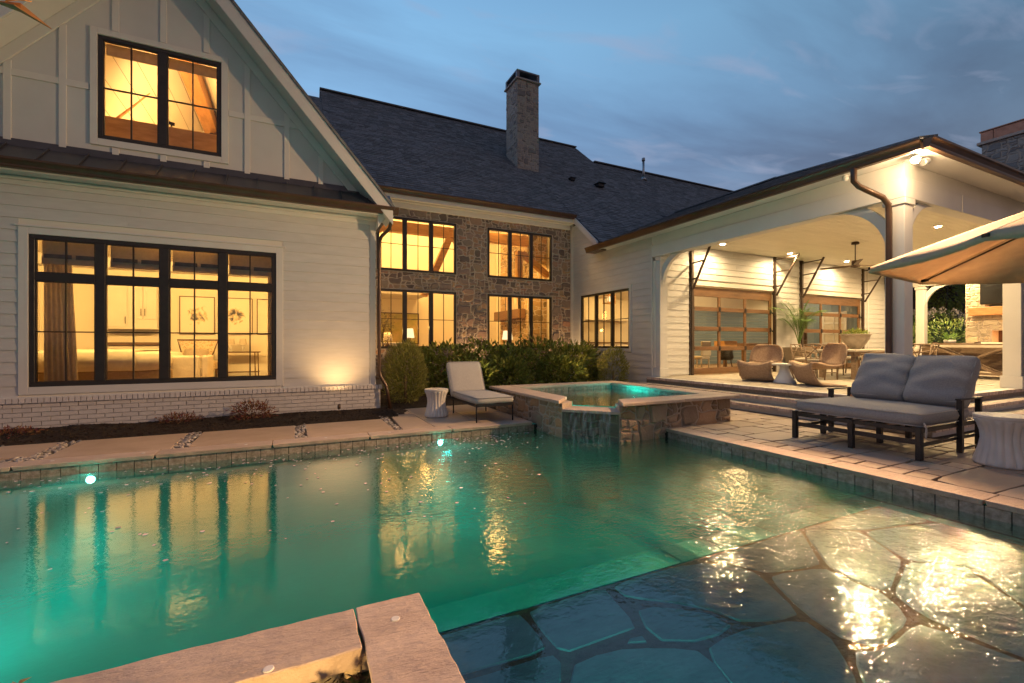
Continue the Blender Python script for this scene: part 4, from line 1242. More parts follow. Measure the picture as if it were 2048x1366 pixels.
# rakes: frieze on the wall, soffit, barge board and roof slabs
def rz_(x_): return 4.02 + 1.166 * (1.75 + 1.97 - abs(x_ + 1.97))     # outer roof line
for s in (1, -1):
    ax = -1.97; ex_ = ax + s * 3.74
    def pq(x_, dz): return (x_, rz_(x_) + dz)
    m = MB(); vprism(m, [pq(ax, -.02), pq(ax, -.34), pq(ex_, -.34), pq(ex_, -.02)], 8.945, 8.975); m.build('barge_board', TRIMW, wing, bevel=.004)
    m = MB(); vprism(m, [pq(ax, -.30), pq(ax, -.34), pq(ex_ - s * .05, -.34), pq(ex_ - s * .05, -.30)], 8.976, 9.43); m.build('rake_soffit', TRIMW, wing)
    m = MB(); vprism(m, [pq(ax, -.342), pq(ax, -.56), pq(ax + s * 3.25, -.56), pq(ax + s * 3.25, -.342)], 9.395, 9.4295); m.build('rake_frieze', TRIMW, wing, bevel=.004)
    m = MB(); vprism(m, [pq(ax, .05), pq(ax, -.018), pq(ex_ + s * .03, -.018), pq(ex_ + s * .03, .05)], 8.92, 14.6); m.build('roof', SHING, wing)
# downspout at the corner
ds = MB()
ds.tube([(1.74, 8.985, 3.86), (1.75, 9.0, 3.74), (1.72, 9.06, 3.60), (1.60, 9.22, 3.47), (1.57, 9.27, 3.38), (1.565, 9.28, 3.2), (1.565, 9.28, .80), (1.58, 9.27, .68), (1.68, 9.22, .5), (1.71, 9.21, .38), (1.76, 9.20, .02)], .035, 10)
o = ds.build('downspout', BRONZE); tag(o, 'brown downspout running down the corner of the left wing', 'downspout')

# ================================================================== MAIN HOUSE
main = thing('main_house', 'stone and white main house with steep slate roof and tall lit windows', 'house', (6, 13.2, 0))
T13 = YW(13.24)
SB = [(2.17, 4.537, 3.455, 5.02), (5.59, 7.957, 3.455, 5.03), (2.17, 4.537, 1.19, 2.91), (5.59, 7.957, 1.19, 2.91)]
m = MB()
xsplit = [1.32, 2.17, 4.537, 5.59, 7.957, 8.90]; zsplit = [0, 1.19, 2.91, 3.455, 5.025, 5.75]
for i in range(5):
    for j in range(5):
        if i in (1, 3) and j in (1, 3): continue
        m.box(xsplit[i], xsplit[i + 1], 13.245, 13.40, zsplit[j], zsplit[j + 1])
m.build('stone_wall_bed', MORT, main)
hol = [(a - 1.5, b - 1.5, c - .3, d - .3) for a, b, c, d in SB]
rubble(main, 7.24, 5.1, lambda u, v, w_: (1.5 + u, 13.244 - w_, .3 + v), holes=hol, cell=.125, depth=.035, mat=STONE, seed=21, limit=300, mort=.013)
for (a, b, c, d) in SB:
    window(main, T13, a, b, c, d, 3, rows=2, fr=.05, mull=.10, munt=.018, wf=.03, wb=-.06)
# wall C, facing the pool court
T8 = XW(8.76)
WCH = [(10.11, 12.72, 1.10, 3.03)]
m = MB()
m.box(8.765, 8.90, 9.2, 10.20, 0, 4.25); m.box(8.765, 8.90, 12.63, 13.25, 0, 5.25); m.box(8.765, 8.90, 10.20, 12.63, 0, 1.19); m.box(8.765, 8.90, 10.20, 12.63, 2.94, 4.25)
m.build('wall', INTW, main)
siding(main, T8, 9.31, 13.10, .30, 4.30, WCH)
for k in range(6):
    v_ = 4.302 + .182 * k; siding(main, T8, 12.95 + (v_ + .182 + .10 - 5.75) / .84, 13.10, v_, v_ + .182)
m = MB(); tbox(m, T8, 13.10, 13.235, .30, 5.5, 0, .03); tbox(m, T8, 9.27, 9.305, .40, 4.0, 0, .04); m.build('corner_board', TRIMW, main, bevel=.003)
for (a, b, c, d) in ((10.11, 10.197, 1.10, 3.03), (12.63, 12.72, 1.10, 3.03), (10.198, 12.629, 1.10, 1.19), (10.198, 12.629, 2.94, 3.03)):
    m = MB(); tbox(m, T8, a, b, c, d, 0, .034); m.build('casing_board', TRIMW, main, bevel=.003)
window(main, T8, 10.198, 12.629, 1.191, 2.939, 3, rows=2, fr=.05, mull=.10, munt=.018, wf=.012)
m = MB(); m.box(8.70, 8.765, 9.3, 13.2, -.1, .27); m.build('brick_core', MORTW, main)
bm_ = MB(); bm_.box(0, .022, 0, .205, 0, .062); bme = bm_.mesh('brick'); bme.materials.append(BRICKW)
for r_ in range(4):
    for k in range(17):
        y_ = 9.32 + .215 * k + (.107 if r_ % 2 else 0)
        if y_ > 12.9: continue
        o = obj('brick', bme, None, main); o.location = Vector(o.location) + Vector((8.68, y_, .0 + r_ * .07))
# roof: slate slope, eaves, ridge
TH = .84
def rf(y_): return 5.75 + TH * (y_ - 12.95)
def roofplane(mb, x0, x1, y0, y1, th=.12):
    mb.add([(x0, y0, rf(y0)), (x1, y0, rf(y0)), (x1, y1, rf(y1)), (x0, y1, rf(y1)), (x0, y0, rf(y0) - th), (x1, y0, rf(y0) - th), (x1, y1, rf(y1) - th), (x0, y1, rf(y1) - th)],
           [(0, 1, 2, 3), (7, 6, 5, 4), (0, 4, 5, 1), (1, 5, 6, 2), (2, 6, 7, 3), (3, 7, 4, 0)])
m = MB()
roofplane(m, -2.0, 1.0, 12.88, 19.2); roofplane(m, 1.0, 8.66, 12.88, 20.15); roofplane(m, 8.662, 13.6, 11.50, 20.15); roofplane(m, 13.602, 34, 11.50, 18.55)
def backplane(mb, x0, x1, yr):
    zr = rf(yr); mb.add([(x0, yr, zr), (x1, yr, zr), (x1, yr + 7, zr - 6), (x0, yr + 7, zr - 6)], [(0, 1, 2, 3)])
backplane(m, -2, 1.0, 19.2); backplane(m, 1.0, 13.6, 20.15); backplane(m, 13.6, 34, 18.55)
m.add([(1.0, 19.2, rf(19.2)), (1.0, 20.15, rf(20.15)), (1.0, 21.1, rf(19.2))], [(0, 1, 2)])
m.build('roof_deck', pmat('roof_underlay', (.04, .045, .06), (.05, .055, .07), scale=4, rough=.9), main)
# shingles: the 300 that show largest as pieces, the rest joined
SL = math.sqrt(1 + TH * TH)
shm = MB(); sw, sh = .30, .20
uy, uz = 1 / SL, TH / SL
def shingle(mb, x_, y_, w_, e, th):
    """x_, y_ = lower left corner on the slope"""
    z_ = rf(y_); e2 = e * 1.05
    n = Vector((0, -uz, uy))
    a = Vector((x_, y_, z_)) + n * (th * 1.0); b = Vector((x_ + w_, y_, z_)) + n * (th * 1.0)
    c = b + Vector((0, uy, uz)) * e2 - n * (th * .85); d = a + Vector((0, uy, uz)) * e2 - n * (th * .85)
    a0, b0 = a - n * th * .95, b - n * th * .95
    mb.add([a, b, c, d, a0, b0], [(0, 1, 2, 3), (4, 5, 1, 0)])
def shingle_field(parent, x0, x1, y0, y1, limitbox, budget):
    rest = MB(); n = 0; r = random.Random(99)
    expo = .155
    rows = int((y1 - y0) * SL / expo) + 1
    for j in range(rows):
        y_ = y0 + j * expo / SL
        if y_ > y1 - .02: break
        x_ = x0 - r.random() * .2 - (.15 if j % 2 else 0)
        while x_ < x1:
            w_ = r.choice((.22, .28, .33))
            a, b = max(x_, x0), min(x_ + w_ - .008, x1)
            if b - a > .03:
                big = n < budget and limitbox[0] < x_ < limitbox[1] and limitbox[2] <= y_ < limitbox[3]
                mb = MB() if big else rest
                shingle(mb, a, y_, b - a, expo, r.choice((.014, .018, .024)))
                if big: mb.build('shingle', SHING, parent); n += 1
            x_ += w_
    return rest, n
rest, n1_ = shingle_field(main, 1.0, 8.66, 12.88, 20.12, (1.0, 8.6, 12.8, 14.2), 300)
r2, _ = shingle_field(main, 8.665, 13.6, 11.50, 20.12, (0, 0, 0, 0), 0)
r3, _ = shingle_field(main, 13.6, 30, 14.0, 18.52, (0, 0, 0, 0), 0)
r4, _ = shingle_field(main, -.5, .99, 15.5, 19.15, (0, 0, 0, 0), 0)
for q in (r2, r3, r4): rest.add(q.v, q.f)
o = rest.build('shingles', SHING, main); o['kind'] = 'stuff'
m = MB(); m.bar((1.0, 20.15, rf(20.15) + .03), (13.6, 20.15, rf(20.15) + .03), .25, .05); m.bar((13.6, 18.55, rf(18.55) + .03), (34, 18.55, rf(18.55) + .03), .25, .05); m.build('ridge_cap', SHING, main)
m = MB(); m.box(1.3, 8.66, 13.0, 13.24, 5.42, 5.45); m.build('soffit', TRIMW, main)
m = MB(); m.box(1.3, 8.66, 13.14, 13.235, 5.28, 5.42); m.box(1.3, 8.66, 12.86, 12.98, 5.44, 5.60); m.build('frieze_board', TRIMW, main, bevel=.008)
m = MB(); gutter(m, (1.3, 12.855, 5.56), (8.66, 12.855, 5.56), (0, -1, 0), .14, .12); m.build('gutter', BRONZE, main, fix=True)
# rake over wall C
m = MB(); y_a, y_b = 12.98, 11.55
m.add([(8.60, y_a, rf(y_a) - .02), (8.60, y_b, rf(y_b) - .02), (8.60, y_b, rf(y_b) - .24), (8.60, y_a, rf(y_a) - .24), (8.655, y_a, rf(y_a) - .02), (8.655, y_b, rf(y_b) - .02), (8.655, y_b, rf(y_b) - .24), (8.655, y_a, rf(y_a) - .24)],
      [(0, 1, 2, 3), (7, 6, 5, 4), (0, 4, 5, 1), (1, 5, 6, 2), (2, 6, 7, 3), (3, 7, 4, 0)])
m.build('rake_board', TRIMW, main, bevel=.004)
# chimney stack
chim = thing('chimney', 'tall grey rubble stone chimney with a dark metal cap on the slate roof', 'chimney', (8.5, 16.5, 8))
m = MB(); m.box(8.03, 9.0, 15.98, 17.0, 7.8, 11.86); m.build('chimney_core', MORT, chim)
rubble(chim, .99, 4.0, lambda u, v, w_: (8.02 + u, 15.98 - w_, 7.86 + v), cell=.10, depth=.03, mat=STONEG, seed=31, limit=130, mort=.008)
rubble(chim, 1.04, 4.0, lambda u, v, w_: (8.03 - w_, 17.0 - u, 7.86 + v), cell=.10, depth=.03, mat=STONEG, seed=33, limit=130, mort=.008)
m = MB(); m.box(7.95, 9.08, 15.90, 17.08, 11.86, 11.92); m.build('chimney_slab', STONEG, chim, bevel=.01)
m = MB()
for a, b, c, d in ((8.0, 8.12, 15.95, 16.07), (8.91, 9.03, 15.95, 16.07), (8.0, 8.12, 16.91, 17.03), (8.91, 9.03, 16.91, 17.03)): m.box(a, b, c, d, 11.92, 12.18)
m.box(8.0, 9.03, 15.95, 17.03, 12.181, 12.25); m.box(8.12, 8.91, 15.96, 15.99, 11.92, 11.97)
m.build('chimney_cap', pmat('lead_cap', (.16, .17, .2), (.22, .23, .27), scale=6, rough=.5, metal=.5), chim, bevel=.008)
m = MB(); m.box(8.3, 8.75, 16.25, 16.75, 11.92, 12.10); m.build('flue', IRON, chim)
m = MB(); m.tube([(11.4, 14.2, 6.7), (11.4, 14.2, 7.75)], .06, 12); m.tube([(11.4, 14.2, 7.72), (11.4, 14.2, 7.86)], .085, 12); m.lathe([(.17, 0), (.07, .18)], 12, c=(11.4, 14.2, 6.72))
# placed on the slope where the photograph shows it
o = m.build('vent_pipe', GALV); o.location = (16.0 - 11.4, 17.6 - 14.2, rf(17.6) - 6.72 - .05); tag(o, 'galvanised vent pipe standing on the slate roof right of the chimney', 'vent pipe')
for (x_, y_, lb) in ((11.75, 15.6, 'small dark roof vent on the slate roof, the larger of the two'), (10.45, 15.75, 'smallest dark roof vent on the slate roof just right of the chimney')):
    t = thing('roof_vent', lb, 'roof vent', (x_, y_, rf(y_)), group='dark vents on the slate roof')
    m = MB(); s = 1.0 if x_ > 11 else .7
    m.box(-.16 * s, .16 * s, -.16 * s, .1 * s, .0, .14 * s); m.build('vent_box', IRON, t, world=False, bevel=.02)
    m = MB(); m.box(-.2 * s, .2 * s, -.24 * s, .16 * s, .141 * s, .165 * s); m.build('vent_hood', IRON, t, world=False, bevel=.01)

# ================================================================== PAVILION
FZ = .43
pav = thing('pavilion', 'open white pavilion with plank ceiling and arched brackets attached to the house', 'pavilion', (8.75, 3.7, 0))
m = MB(); m.box(8.64, 21.2, 3.62, 9.38, -.1, FZ - .03); m.build('floor_slab', JOINT, pav)
paving(pav, 8.75, 16, 3.75, 9.3, FZ, .26, PORCHF, limit=170, name='floor_stone', mort=.004)
paving(pav, 16.02, 21, 3.75, 9.3, FZ, .34, PORCHF, limit=70, name='floor_stone', mort=.004)
# three risers with brick nosings wrapping the corner
nb = MB(); rz2 = random.Random(3)
for k in range(3):
    z1 = FZ - .143 * k; e = .28 * k
    m = MB()
    m.prism([(8.66 - e, 3.66 - e), (21.2, 3.66 - e), (21.2, 3.9), (8.9, 3.9), (8.9, 9.30), (8.66 - e, 9.30)], z1 - .144, z1 - .062)
    m.build('step', MORTW, pav)
    if k:
        m = MB(); m.prism([(8.60 - e + .12, 3.60 - e + .12), (21.2, 3.60 - e + .12), (21.2, 3.60 - e + .40), (8.60 - e + .40, 3.60 - e + .40), (8.60 - e + .40, 9.30), (8.60 - e + .12, 9.30)], z1 - .061, z1 - .004)
        m.build('step_tread', PORCHF, pav)
    y = 3.60 - e
    while y < 9.3:
        nb.box(8.60 - e + rz2.uniform(-.003, .003), 8.60 - e + .115, y, y + .066, z1 - .058, z1 + rz2.uniform(-.002, .001)); y += .0735
    x = 8.60 - e + .12
    while x < 17:
        nb.box(x, x + .066, 3.60 - e + rz2.uniform(-.003, .003), 3.60 - e + .115, z1 - .058, z1 + rz2.uniform(-.002, .001)); x += .0735
o = nb.build('nosing_bricks', NOSE, pav); o['kind'] = 'stuff'
m = MB(); m.box(8.598, 8.76, 3.62, 9.3, FZ + .0015, FZ + .006); m.box(8.76, 21, 3.598, 3.76, FZ + .0015, FZ + .006); m.build('painted_edge', TRIMW, pav)

def column(x0, x1, y0, y1, z1=3.66):
    m = MB(); m.box(x0, x1, y0, y1, FZ + .25, z1); m.build('column', TRIMW, pav, bevel=.006)
    m = MB(); m.box(x0 - .03, x1 + .03, y0 - .03, y1 + .03, FZ + .006, FZ + .25); m.build('column_base', TRIMW, pav, bevel=.006)
    m = MB(); m.box(x0 - .025, x1 + .025, y0 - .025, y1 + .025, z1 - .10, z1 - .002); m.build('column_cap', TRIMW, pav, bevel=.006)
column(8.755, 9.02, 3.70, 3.965)
column(8.79, 9.05, 9.03, 9.27)
column(12.90, 13.16, 3.57, 3.83)
column(17.2, 17.46, 3.57, 3.83)
column(20.55, 20.8, 8.10, 8.35, 3.4)
column(20.55, 20.8, 3.57, 3.83)
# beams and frieze
m = MB(); m.box(8.73, 9.0, 3.68, 9.30, 3.661, 3.97); m.build('beam', TRIMW, pav, bevel=.006)
m = MB(); m.box(8.76, 8.98, 3.705, 9.30, 3.972, 4.22); m.build('frieze_board', TRIMW, pav)
m = MB(); m.box(9.001, 21, 3.684, 3.90, 3.661, 3.97); m.build('beam', TRIMW, pav, bevel=.006)
m = MB(); m.box(8.981, 21, 3.709, 3.90, 3.972, 4.22); m.build('frieze_board', TRIMW, pav)
m = MB(); m.box(20.55, 20.8, 3.9, 9.30, 3.42, 4.1); m.build('beam', TRIMW, pav)
m = MB(); m.box(8.36, 8.76, 3.28, 11.4, 4.222, 4.24); m.box(8.76, 21.5, 3.28, 3.71, 4.222, 4.24); m.build('soffit', TRIMW, pav)
for (x_) in (10.7, 13.6, 16.6):          # butt joints in the long beam wrap
    m = MB(); m.box(x_, x_ + .012, 3.672, 3.681, 3.67, 3.96); m.build('joint_cover', TRIMW, pav)
# ceiling planks
m = MB(); m.box(8.9, 20.7, 3.8, 9.4, 4.15, 4.2); m.build('ceiling_backing', CEILP, pav)
for k in range(38):
    y_ = 3.91 + .1435 * k
    m = MB(); m.box(9.0, 20.55, y_, y_ + .1375, 4.122, 4.149); m.build('ceiling_plank', CEILP, pav, bevel=.004)
# curved brackets
def bracket(cx, cy_, dirv, r=.78, t=.085, th=.10, z1=3.655):
    """quarter arch from the column (lower end) to the beam (upper end); dirv = direction away from the column"""
    dv = Vector(dirv).normalized(); sd = Vector((-dv.y, dv.x, 0))
    n = 14; vs = []
    for i in range(n + 1):
        a = PI / 2 * i / n
        for rr, s in ((r, 1), (r - t, 1), (r - t, -1), (r, -1)):
            # centre of the arc sits below the beam, away from the column
            u = r - rr * math.cos(a) ; v = -r + rr * math.sin(a)
            p = Vector((cx, cy_, z1)) + dv * u + Vector((0, 0, v)) + sd * s * th / 2
            vs.append(p)
    fs = []
    for i in range(n):
        for k in range(4):
            k2 = (k + 1) % 4; fs.append((i * 4 + k, i * 4 + k2, (i + 1) * 4 + k2, (i + 1) * 4 + k))
    fs += [(0, 1, 2, 3), (n * 4 + 3, n * 4 + 2, n * 4 + 1, n * 4)]
    m = MB(); m.add(vs, fs)
    # web plate filling the corner behind the arch, thinner
    m.build('bracket', TRIMW, pav, fix=True, bevel=.004)
    return m
def bracket_solid(cx, cy_, dirv, r=.78, th=.10, z1=3.655):
    dv = Vector(dirv).normalized(); sd = Vector((-dv.y, dv.x, 0)); n = 12
    # outline in (u, v): curved brace of even depth
    out = []
    for i in range(n + 1):
        a = PI / 2 * i / n; out.append((r - r * math.cos(a) * 1.0, -r + r * math.sin(a)))
    inn = []
    for i in range(n + 1):
        a = PI / 2 * i / n; q = r * .86
        inn.append((r - (r + 0) * math.cos(a) - .0, -r + r * math.sin(a)))
    base = [(p[0], p[1]) for p in out]
    shift = [(p[0] - .105 * math.cos(PI / 2 * i / n) if False else max(0.0, p[0] - .11), min(0.0, p[1] + .11)) for i, p in enumerate(base)]
    vs = []
    for (u, v) in base + shift:
        for s in (1, -1): vs.append(Vector((cx, cy_, z1)) + dv * (u) + Vector((0, 0, v)) + sd * s * th / 2)
    N_ = n + 1; fs = []
    for i in range(n):
        a, b, c, d = 2 * i, 2 * (i + 1), 2 * (N_ + i + 1), 2 * (N_ + i)
        fs += [(a, b, c, d), (a + 1, d + 1, c + 1, b + 1), (a, a + 1, b + 1, b), (d, c, c + 1, d + 1)]
    fs += [(0, 2 * N_, 2 * N_ + 1, 1), (2 * n, 2 * n + 1, 2 * (N_ + n) + 1, 2 * (N_ + n))]
    m = MB(); m.add(vs, fs); return m.build('bracket', TRIMW, pav, fix=True)
bracket_solid(8.865, 3.97, (0, 1, 0), r=.85)
bracket_solid(8.90, 9.02, (0, -1, 0), r=.80)
bracket_solid(9.025, 3.80, (1, 0, 0), r=.80)
bracket_solid(20.67, 8.09, (0, -1, 0), r=.75, z1=3.40)
bracket_solid(12.89, 3.70, (-1, 0, 0), r=.8)
# hip roof
RE = [(8.30, 3.22), (21.6, 3.22), (21.6, 14.5), (8.30, 11.6)]; zE = 4.335; pk = .40
zr_ = zE + pk * 6.65
A1, A2, A3 = (8.30, 3.22, zE), (21.6, 3.22, zE), (14.95, 9.87, zr_)
m = MB()
m.add([A1, A2, A3, (14.95, 14.6, zr_), (8.30, 11.75, zE), (21.6, 14.6, zE)], [(0, 1, 2), (0, 2, 3, 4), (1, 5, 3, 2)])
m.add([(p[0], p[1], p[2] - .06) for p in (A1, A2, A3, (14.95, 14.6, zr_), (8.30, 11.75, zE), (21.6, 14.6, zE))], [(2, 1, 0), (4, 3, 2, 0), (2, 3, 5, 1)])
m.quad(A1, A2, (21.6, 3.22, zE - .06), (8.30, 3.22, zE - .06)); m.quad(A1, (8.30, 11.75, zE), (8.30, 11.75, zE - .06), (8.30, 3.22, zE - .06))
m.build('roof_deck', bpy.data.materials['roof_underlay'], pav)
sl2 = math.sqrt(1 + pk * pk); r = random.Random(4)
def sh2(mb, y0, y1, x_, e, th):
    z_ = zE + pk * (x_ - 8.30); n = Vector((-pk / sl2, 0, 1 / sl2)); d = Vector((1 / sl2, 0, pk / sl2)) * e * 1.05
    a = Vector((x_, y1, z_)) + n * th; b = Vector((x_, y0, z_)) + n * th
    mb.add([a, b, b + d - n * th * .85, a + d - n * th * .85, a - n * th * .95, b - n * th * .95], [(0, 1, 2, 3), (4, 5, 1, 0)])
pr = MB(); ns = 0
for j in range(46):
    x_ = 8.29 + .155 / sl2 * j
    y = 3.25 + (x_ - 8.30); yend = 11.7 + (x_ - 8.3) * .45
    while y < yend:
        w_ = r.choice((.22, .28, .33))
        big = ns < 120 and j < 14 and y < 8
        mb = MB() if big else pr
        sh2(mb, y, min(y + w_ - .008, yend), x_, .155, r.choice((.009, .013, .018)))
        if big: mb.build('shingle', SHING, pav); ns += 1
        y += w_
o = pr.build('shingles', SHING, pav); o['kind'] = 'stuff'
m = MB(); m.bar(A1, (14.95, 9.87, zr_ + .03), .22, .035); m.bar((14.95, 9.87, zr_ + .03), (14.95, 14.6, zr_ + .03), .22, .04); m.build('hip_cap', SHING, pav)
m = MB(); gutter(m, (8.345, 3.30, 4.185), (8.345, 11.68, 4.185), (-1, 0, 0), .145, .125); m.build('gutter', BRONZE, pav, fix=True)
m = MB(); gutter(m, (8.28, 3.275, 4.185), (21.6, 3.275, 4.185), (0, -1, 0), .145, .125); m.build('gutter', BRONZE, pav, fix=True)
m = MB(); m.box(8.346, 8.365, 3.28, 11.5, 4.18, 4.28); m.box(8.366, 21.5, 3.276, 3.292, 4.18, 4.28); m.build('fascia_board', TRIMW, pav)
m = MB(); m.add([(8.30, 11.7, 4.18), (8.62, 11.7, 4.18), (8.62, 11.1, 4.18), (8.30, 11.1, 4.18), (8.30, 11.7, 4.36), (8.62, 11.7, 4.46), (8.62, 11.1, 4.46), (8.30, 11.1, 4.36)],
    [(0, 1, 2, 3), (7, 6, 5, 4), (0, 4, 5, 1), (1, 5, 6, 2), (2, 6, 7, 3), (3, 7, 4, 0)]); m.build('valley_flashing', BRONZE, pav)
# downspout beside the near column
def rect_pipe(mb, pts, w_, d_):
    for a, b in zip(pts[:-1], pts[1:]): mb.bar(a, b, w_, d_, up=(0, 1, 0.001))
m = MB()
pts = [(8.28, 4.18, 4.20), (8.28, 4.18, 3.99), (8.32, 4.13, 3.90), (8.46, 4.03, 3.80), (8.62, 3.93, 3.70), (8.69, 3.885, 3.58), (8.70, 3.88, 3.45), (8.70, 3.88, .62), (8.66, 3.88, .50)]
m.tube(pts, .052, 4)
o = m.build('downspout', BRONZE, fix=True, bevel=.008); tag(o, 'brown downspout with an elbow beside the corner column of the pavilion', 'downspout')
m = MB(); m.tube([(13.0, 3.50, 4.18), (13.0, 3.51, .5)], .05, 4); o = m.build('downspout', BRONZE, fix=True); tag(o, 'brown downspout on the second column of the pavilion at the right edge', 'downspout')

# wall with the glazed doors, part of the house
T935 = YW(9.35)
DH = [(10.28, 13.95, .0, 3.02), (15.38, 19.05, .0, 3.02)]
m = MB()
for a, b in ((8.765, 10.28), (13.95, 15.38), (19.05, 21.2)): m.box(a, b, 9.355, 9.5, .2, 4.2)
for a, b, c, d in DH: m.box(a, b, 9.355, 9.5, 3.02, 4.2)
m.build('wall', INTW, main)
siding(main, T935, 9.06, 19.35, .46, 4.12, [(a - .06, b + .06, c, d + .06) for a, b, c, d in DH])
siding(main, T935, 19.48, 21.1, .46, 4.12)
m = MB()
tbox(m, T935, 19.36, 19.47, .44, 4.12, 0, .035); m.build('corner_board', TRIMW, main)
for a, b, c, d in DH:
    for q in ((a - .06, a, .44, d), (b, b + .06, .44, d), (a - .06, b + .06, d, d + .06)):
        m = MB(); tbox(m, T935, *q, 0, .03); m.build('casing_board', TRIMW, main)

def garage_door():
    t = thing('glass_garage_door', 'left of the two wood framed glass overhead doors opening on the pavilion', 'garage door', (12.11, 9.38, FZ), group='overhead glass doors of the pavilion')
    x0, x1 = -1.78, 1.78
    y0, y1 = 0.0, .045
    rails = [(.02, .19), (.70, .82), (1.28, 1.40), (1.86, 1.98), (2.28, 2.55)]
    for k, (a, b) in enumerate(rails):
        m = MB(); m.box(x0, x1, y0, y1, a, b); m.build('door_rail', CEDAR, t, world=False, bevel=.004)
    xs_ = [(-1.78, -1.67), (-.67, -.58), (.48, .57), (1.67, 1.78)]
    for r_ in range(4):
        za, zb = rails[r_][1], rails[r_ + 1][0]
        for (a, b) in xs_:
            m = MB(); m.box(a, b, y0 + .002, y1 - .002, za, zb); m.build('door_stile', CEDAR, t, world=False)
        for k in range(3):
            g = MB(); g.quad((xs_[k][1], .022, za), (xs_[k + 1][0], .022, za), (xs_[k + 1][0], .022, zb), (xs_[k][1], .022, zb)); g.build('pane', GLASS, t, world=False)
    for r_ in (1, 2, 3):
        for xx in (-1.72, -.625, .525, 1.72):
            m = MB(); zc_ = (rails[r_][0] + rails[r_][1]) / 2
            m.box(xx - .03, xx + .03, -.02, -.001, zc_ - .07, zc_ + .07); m.box(xx - .045, xx + .045, -.028, -.021, zc_ - .02, zc_ + .02); m.build('hinge', IRON, t, world=False)
    for s in (-1, 1):
        m = MB(); m.box(s * 1.80, s * 1.88, -.10, -.03, 0, 3.68); m.box(s * 1.885, s * 1.93, -.06, -.03, 0, 3.68)
        for k in range(12): m.box(s * 1.79, s * 1.80, -.09, -.05, .2 + .28 * k, .26 + .28 * k)
        m.build('track', STEEL, t, world=False)
        m = MB(); m.bar((s * 1.86, -.12, 2.45), (s * 1.90, -.80, 3.68), .05, .04)
        for q in (.25, .62, .95):
            zz = 2.45 + 1.23 * q; m.bar((s * 1.86, -.12 - .68 * q, zz), (s * 1.84, -.06, zz - .02), .035, .03)
        m.build('track_brace', STEEL, t, world=False)
        for q in (0.1, .72, 1.3, 1.88, 2.5):
            m = MB(); m.tube([(s * 1.74, -.05, q), (s * 1.84, -.05, q)], .022, 8); m.build('roller', IRON, t, world=False)
    return t
gd = garage_door()
copy_tree(gd, label='right of the two wood framed glass overhead doors behind the potted palm and dining set', loc=(17.21, 9.38, FZ))
m = MB(); m.box(9.22, 9.31, 9.30, 9.325, .98, 1.07); o = m.build('outlet_box', GALV, bevel=.005); tag(o, 'small grey outlet box on the white siding left of the first glass door', 'outlet')

# recessed lights, fan, flood light, camera
cans = [(10.84, 8.75), (10.77, 5.25), (16.9, 8.75), (16.9, 5.25), (13.85, 8.75), (13.85, 5.2), (19.4, 7.0)]
lbs = ['recessed ceiling lamp nearest the house corner, above the first glass door', 'recessed ceiling lamp beside the bracket of the corner column', 'recessed ceiling lamp left of the ceiling fan motor', 'recessed ceiling lamp behind the tan parasol',
       'recessed ceiling lamp between the glass doors', 'recessed ceiling lamp along the front beam of the pavilion', 'recessed ceiling lamp in front of the fireplace']
for (x_, y_), lb in zip(cans, lbs):
    t = thing('ceiling_light', lb, 'ceiling light', (x_, y_, 4.12), group='recessed lamps in the pavilion ceiling')
    m = MB(); m.lathe([(.095, .002), (.095, -.006), (.07, -.008), (.065, .0)], 24); m.build('trim_ring', TRIMW, t, world=False)
    m = MB(); m.lathe([(.064, -.002), (.05, -.006)], 20); m.build('lens', LAMPE, t, world=False)
    add_light('can_light', 'SPOT', (x_, y_, 4.10), 190 if y_ > 8 else 560, WARM2, target=(x_, y_, 0), size=.03, spot=172, blend=.6)
fan = thing('ceiling_fan', 'dark three blade ceiling fan hanging above the dining table', 'ceiling fan', (13.9, 6.98, 4.12), group='pavilion ceiling fans')
m = MB(); m.lathe([(.07, 0), (.09, -.02), (.09, -.06), (.02, -.065)], 20); m.build('canopy', STEEL, fan, world=False)
m = MB(); m.tube([(0, 0, -.06), (0, 0, -.50)], .014, 8); m.build('downrod', STEEL, fan, world=False)
m = MB(); m.lathe([(.03, -.50), (.085, -.51), (.09, -.62), (.11, -.63), (.11, -.68), (.03, -.70)], 20); m.build('motor', STEEL, fan, world=False)
for k in range(3):
    a = R(-26 + 120 * k); m = MB(); M_ = Matrix.Rotation(a, 4, 'Z') @ Matrix.Rotation(R(12), 4, 'X')
    m.add([M_ @ Vector(p) + Vector((0, 0, -.645)) for p in ((.1, -.03, 0), (.3, -.075, 0), (.85, -.06, .02), (.92, 0, .02), (.85, .06, .02), (.3, .05, 0), (.1, .03, 0),
           (.1, -.03, .012), (.3, -.075, .012), (.85, -.06, .032), (.92, 0, .032), (.85, .06, .032), (.3, .05, .012), (.1, .03, .012))],
          [(6, 5, 4, 3, 2, 1, 0), (7, 8, 9, 10, 11, 12, 13)] + [(i, (i + 1) % 7, 7 + (i + 1) % 7, 7 + i) for i in range(7)])
    m.build('blade', DKWOOD, fan, world=False)
copy_tree(fan, label='second ceiling fan farther back, in front of the outdoor fireplace', loc=(18.6, 7.2, 4.12), rz=.7)
fl = thing('flood_light', 'blazing flood light under the eave at the corner of the pavilion', 'flood light', (8.55, 3.46, 4.21))
m = MB(); m.lathe([(.06, .012), (.06, -.02), (.02, -.03)], 16); m.build('mount', TRIMW, fl, world=False)
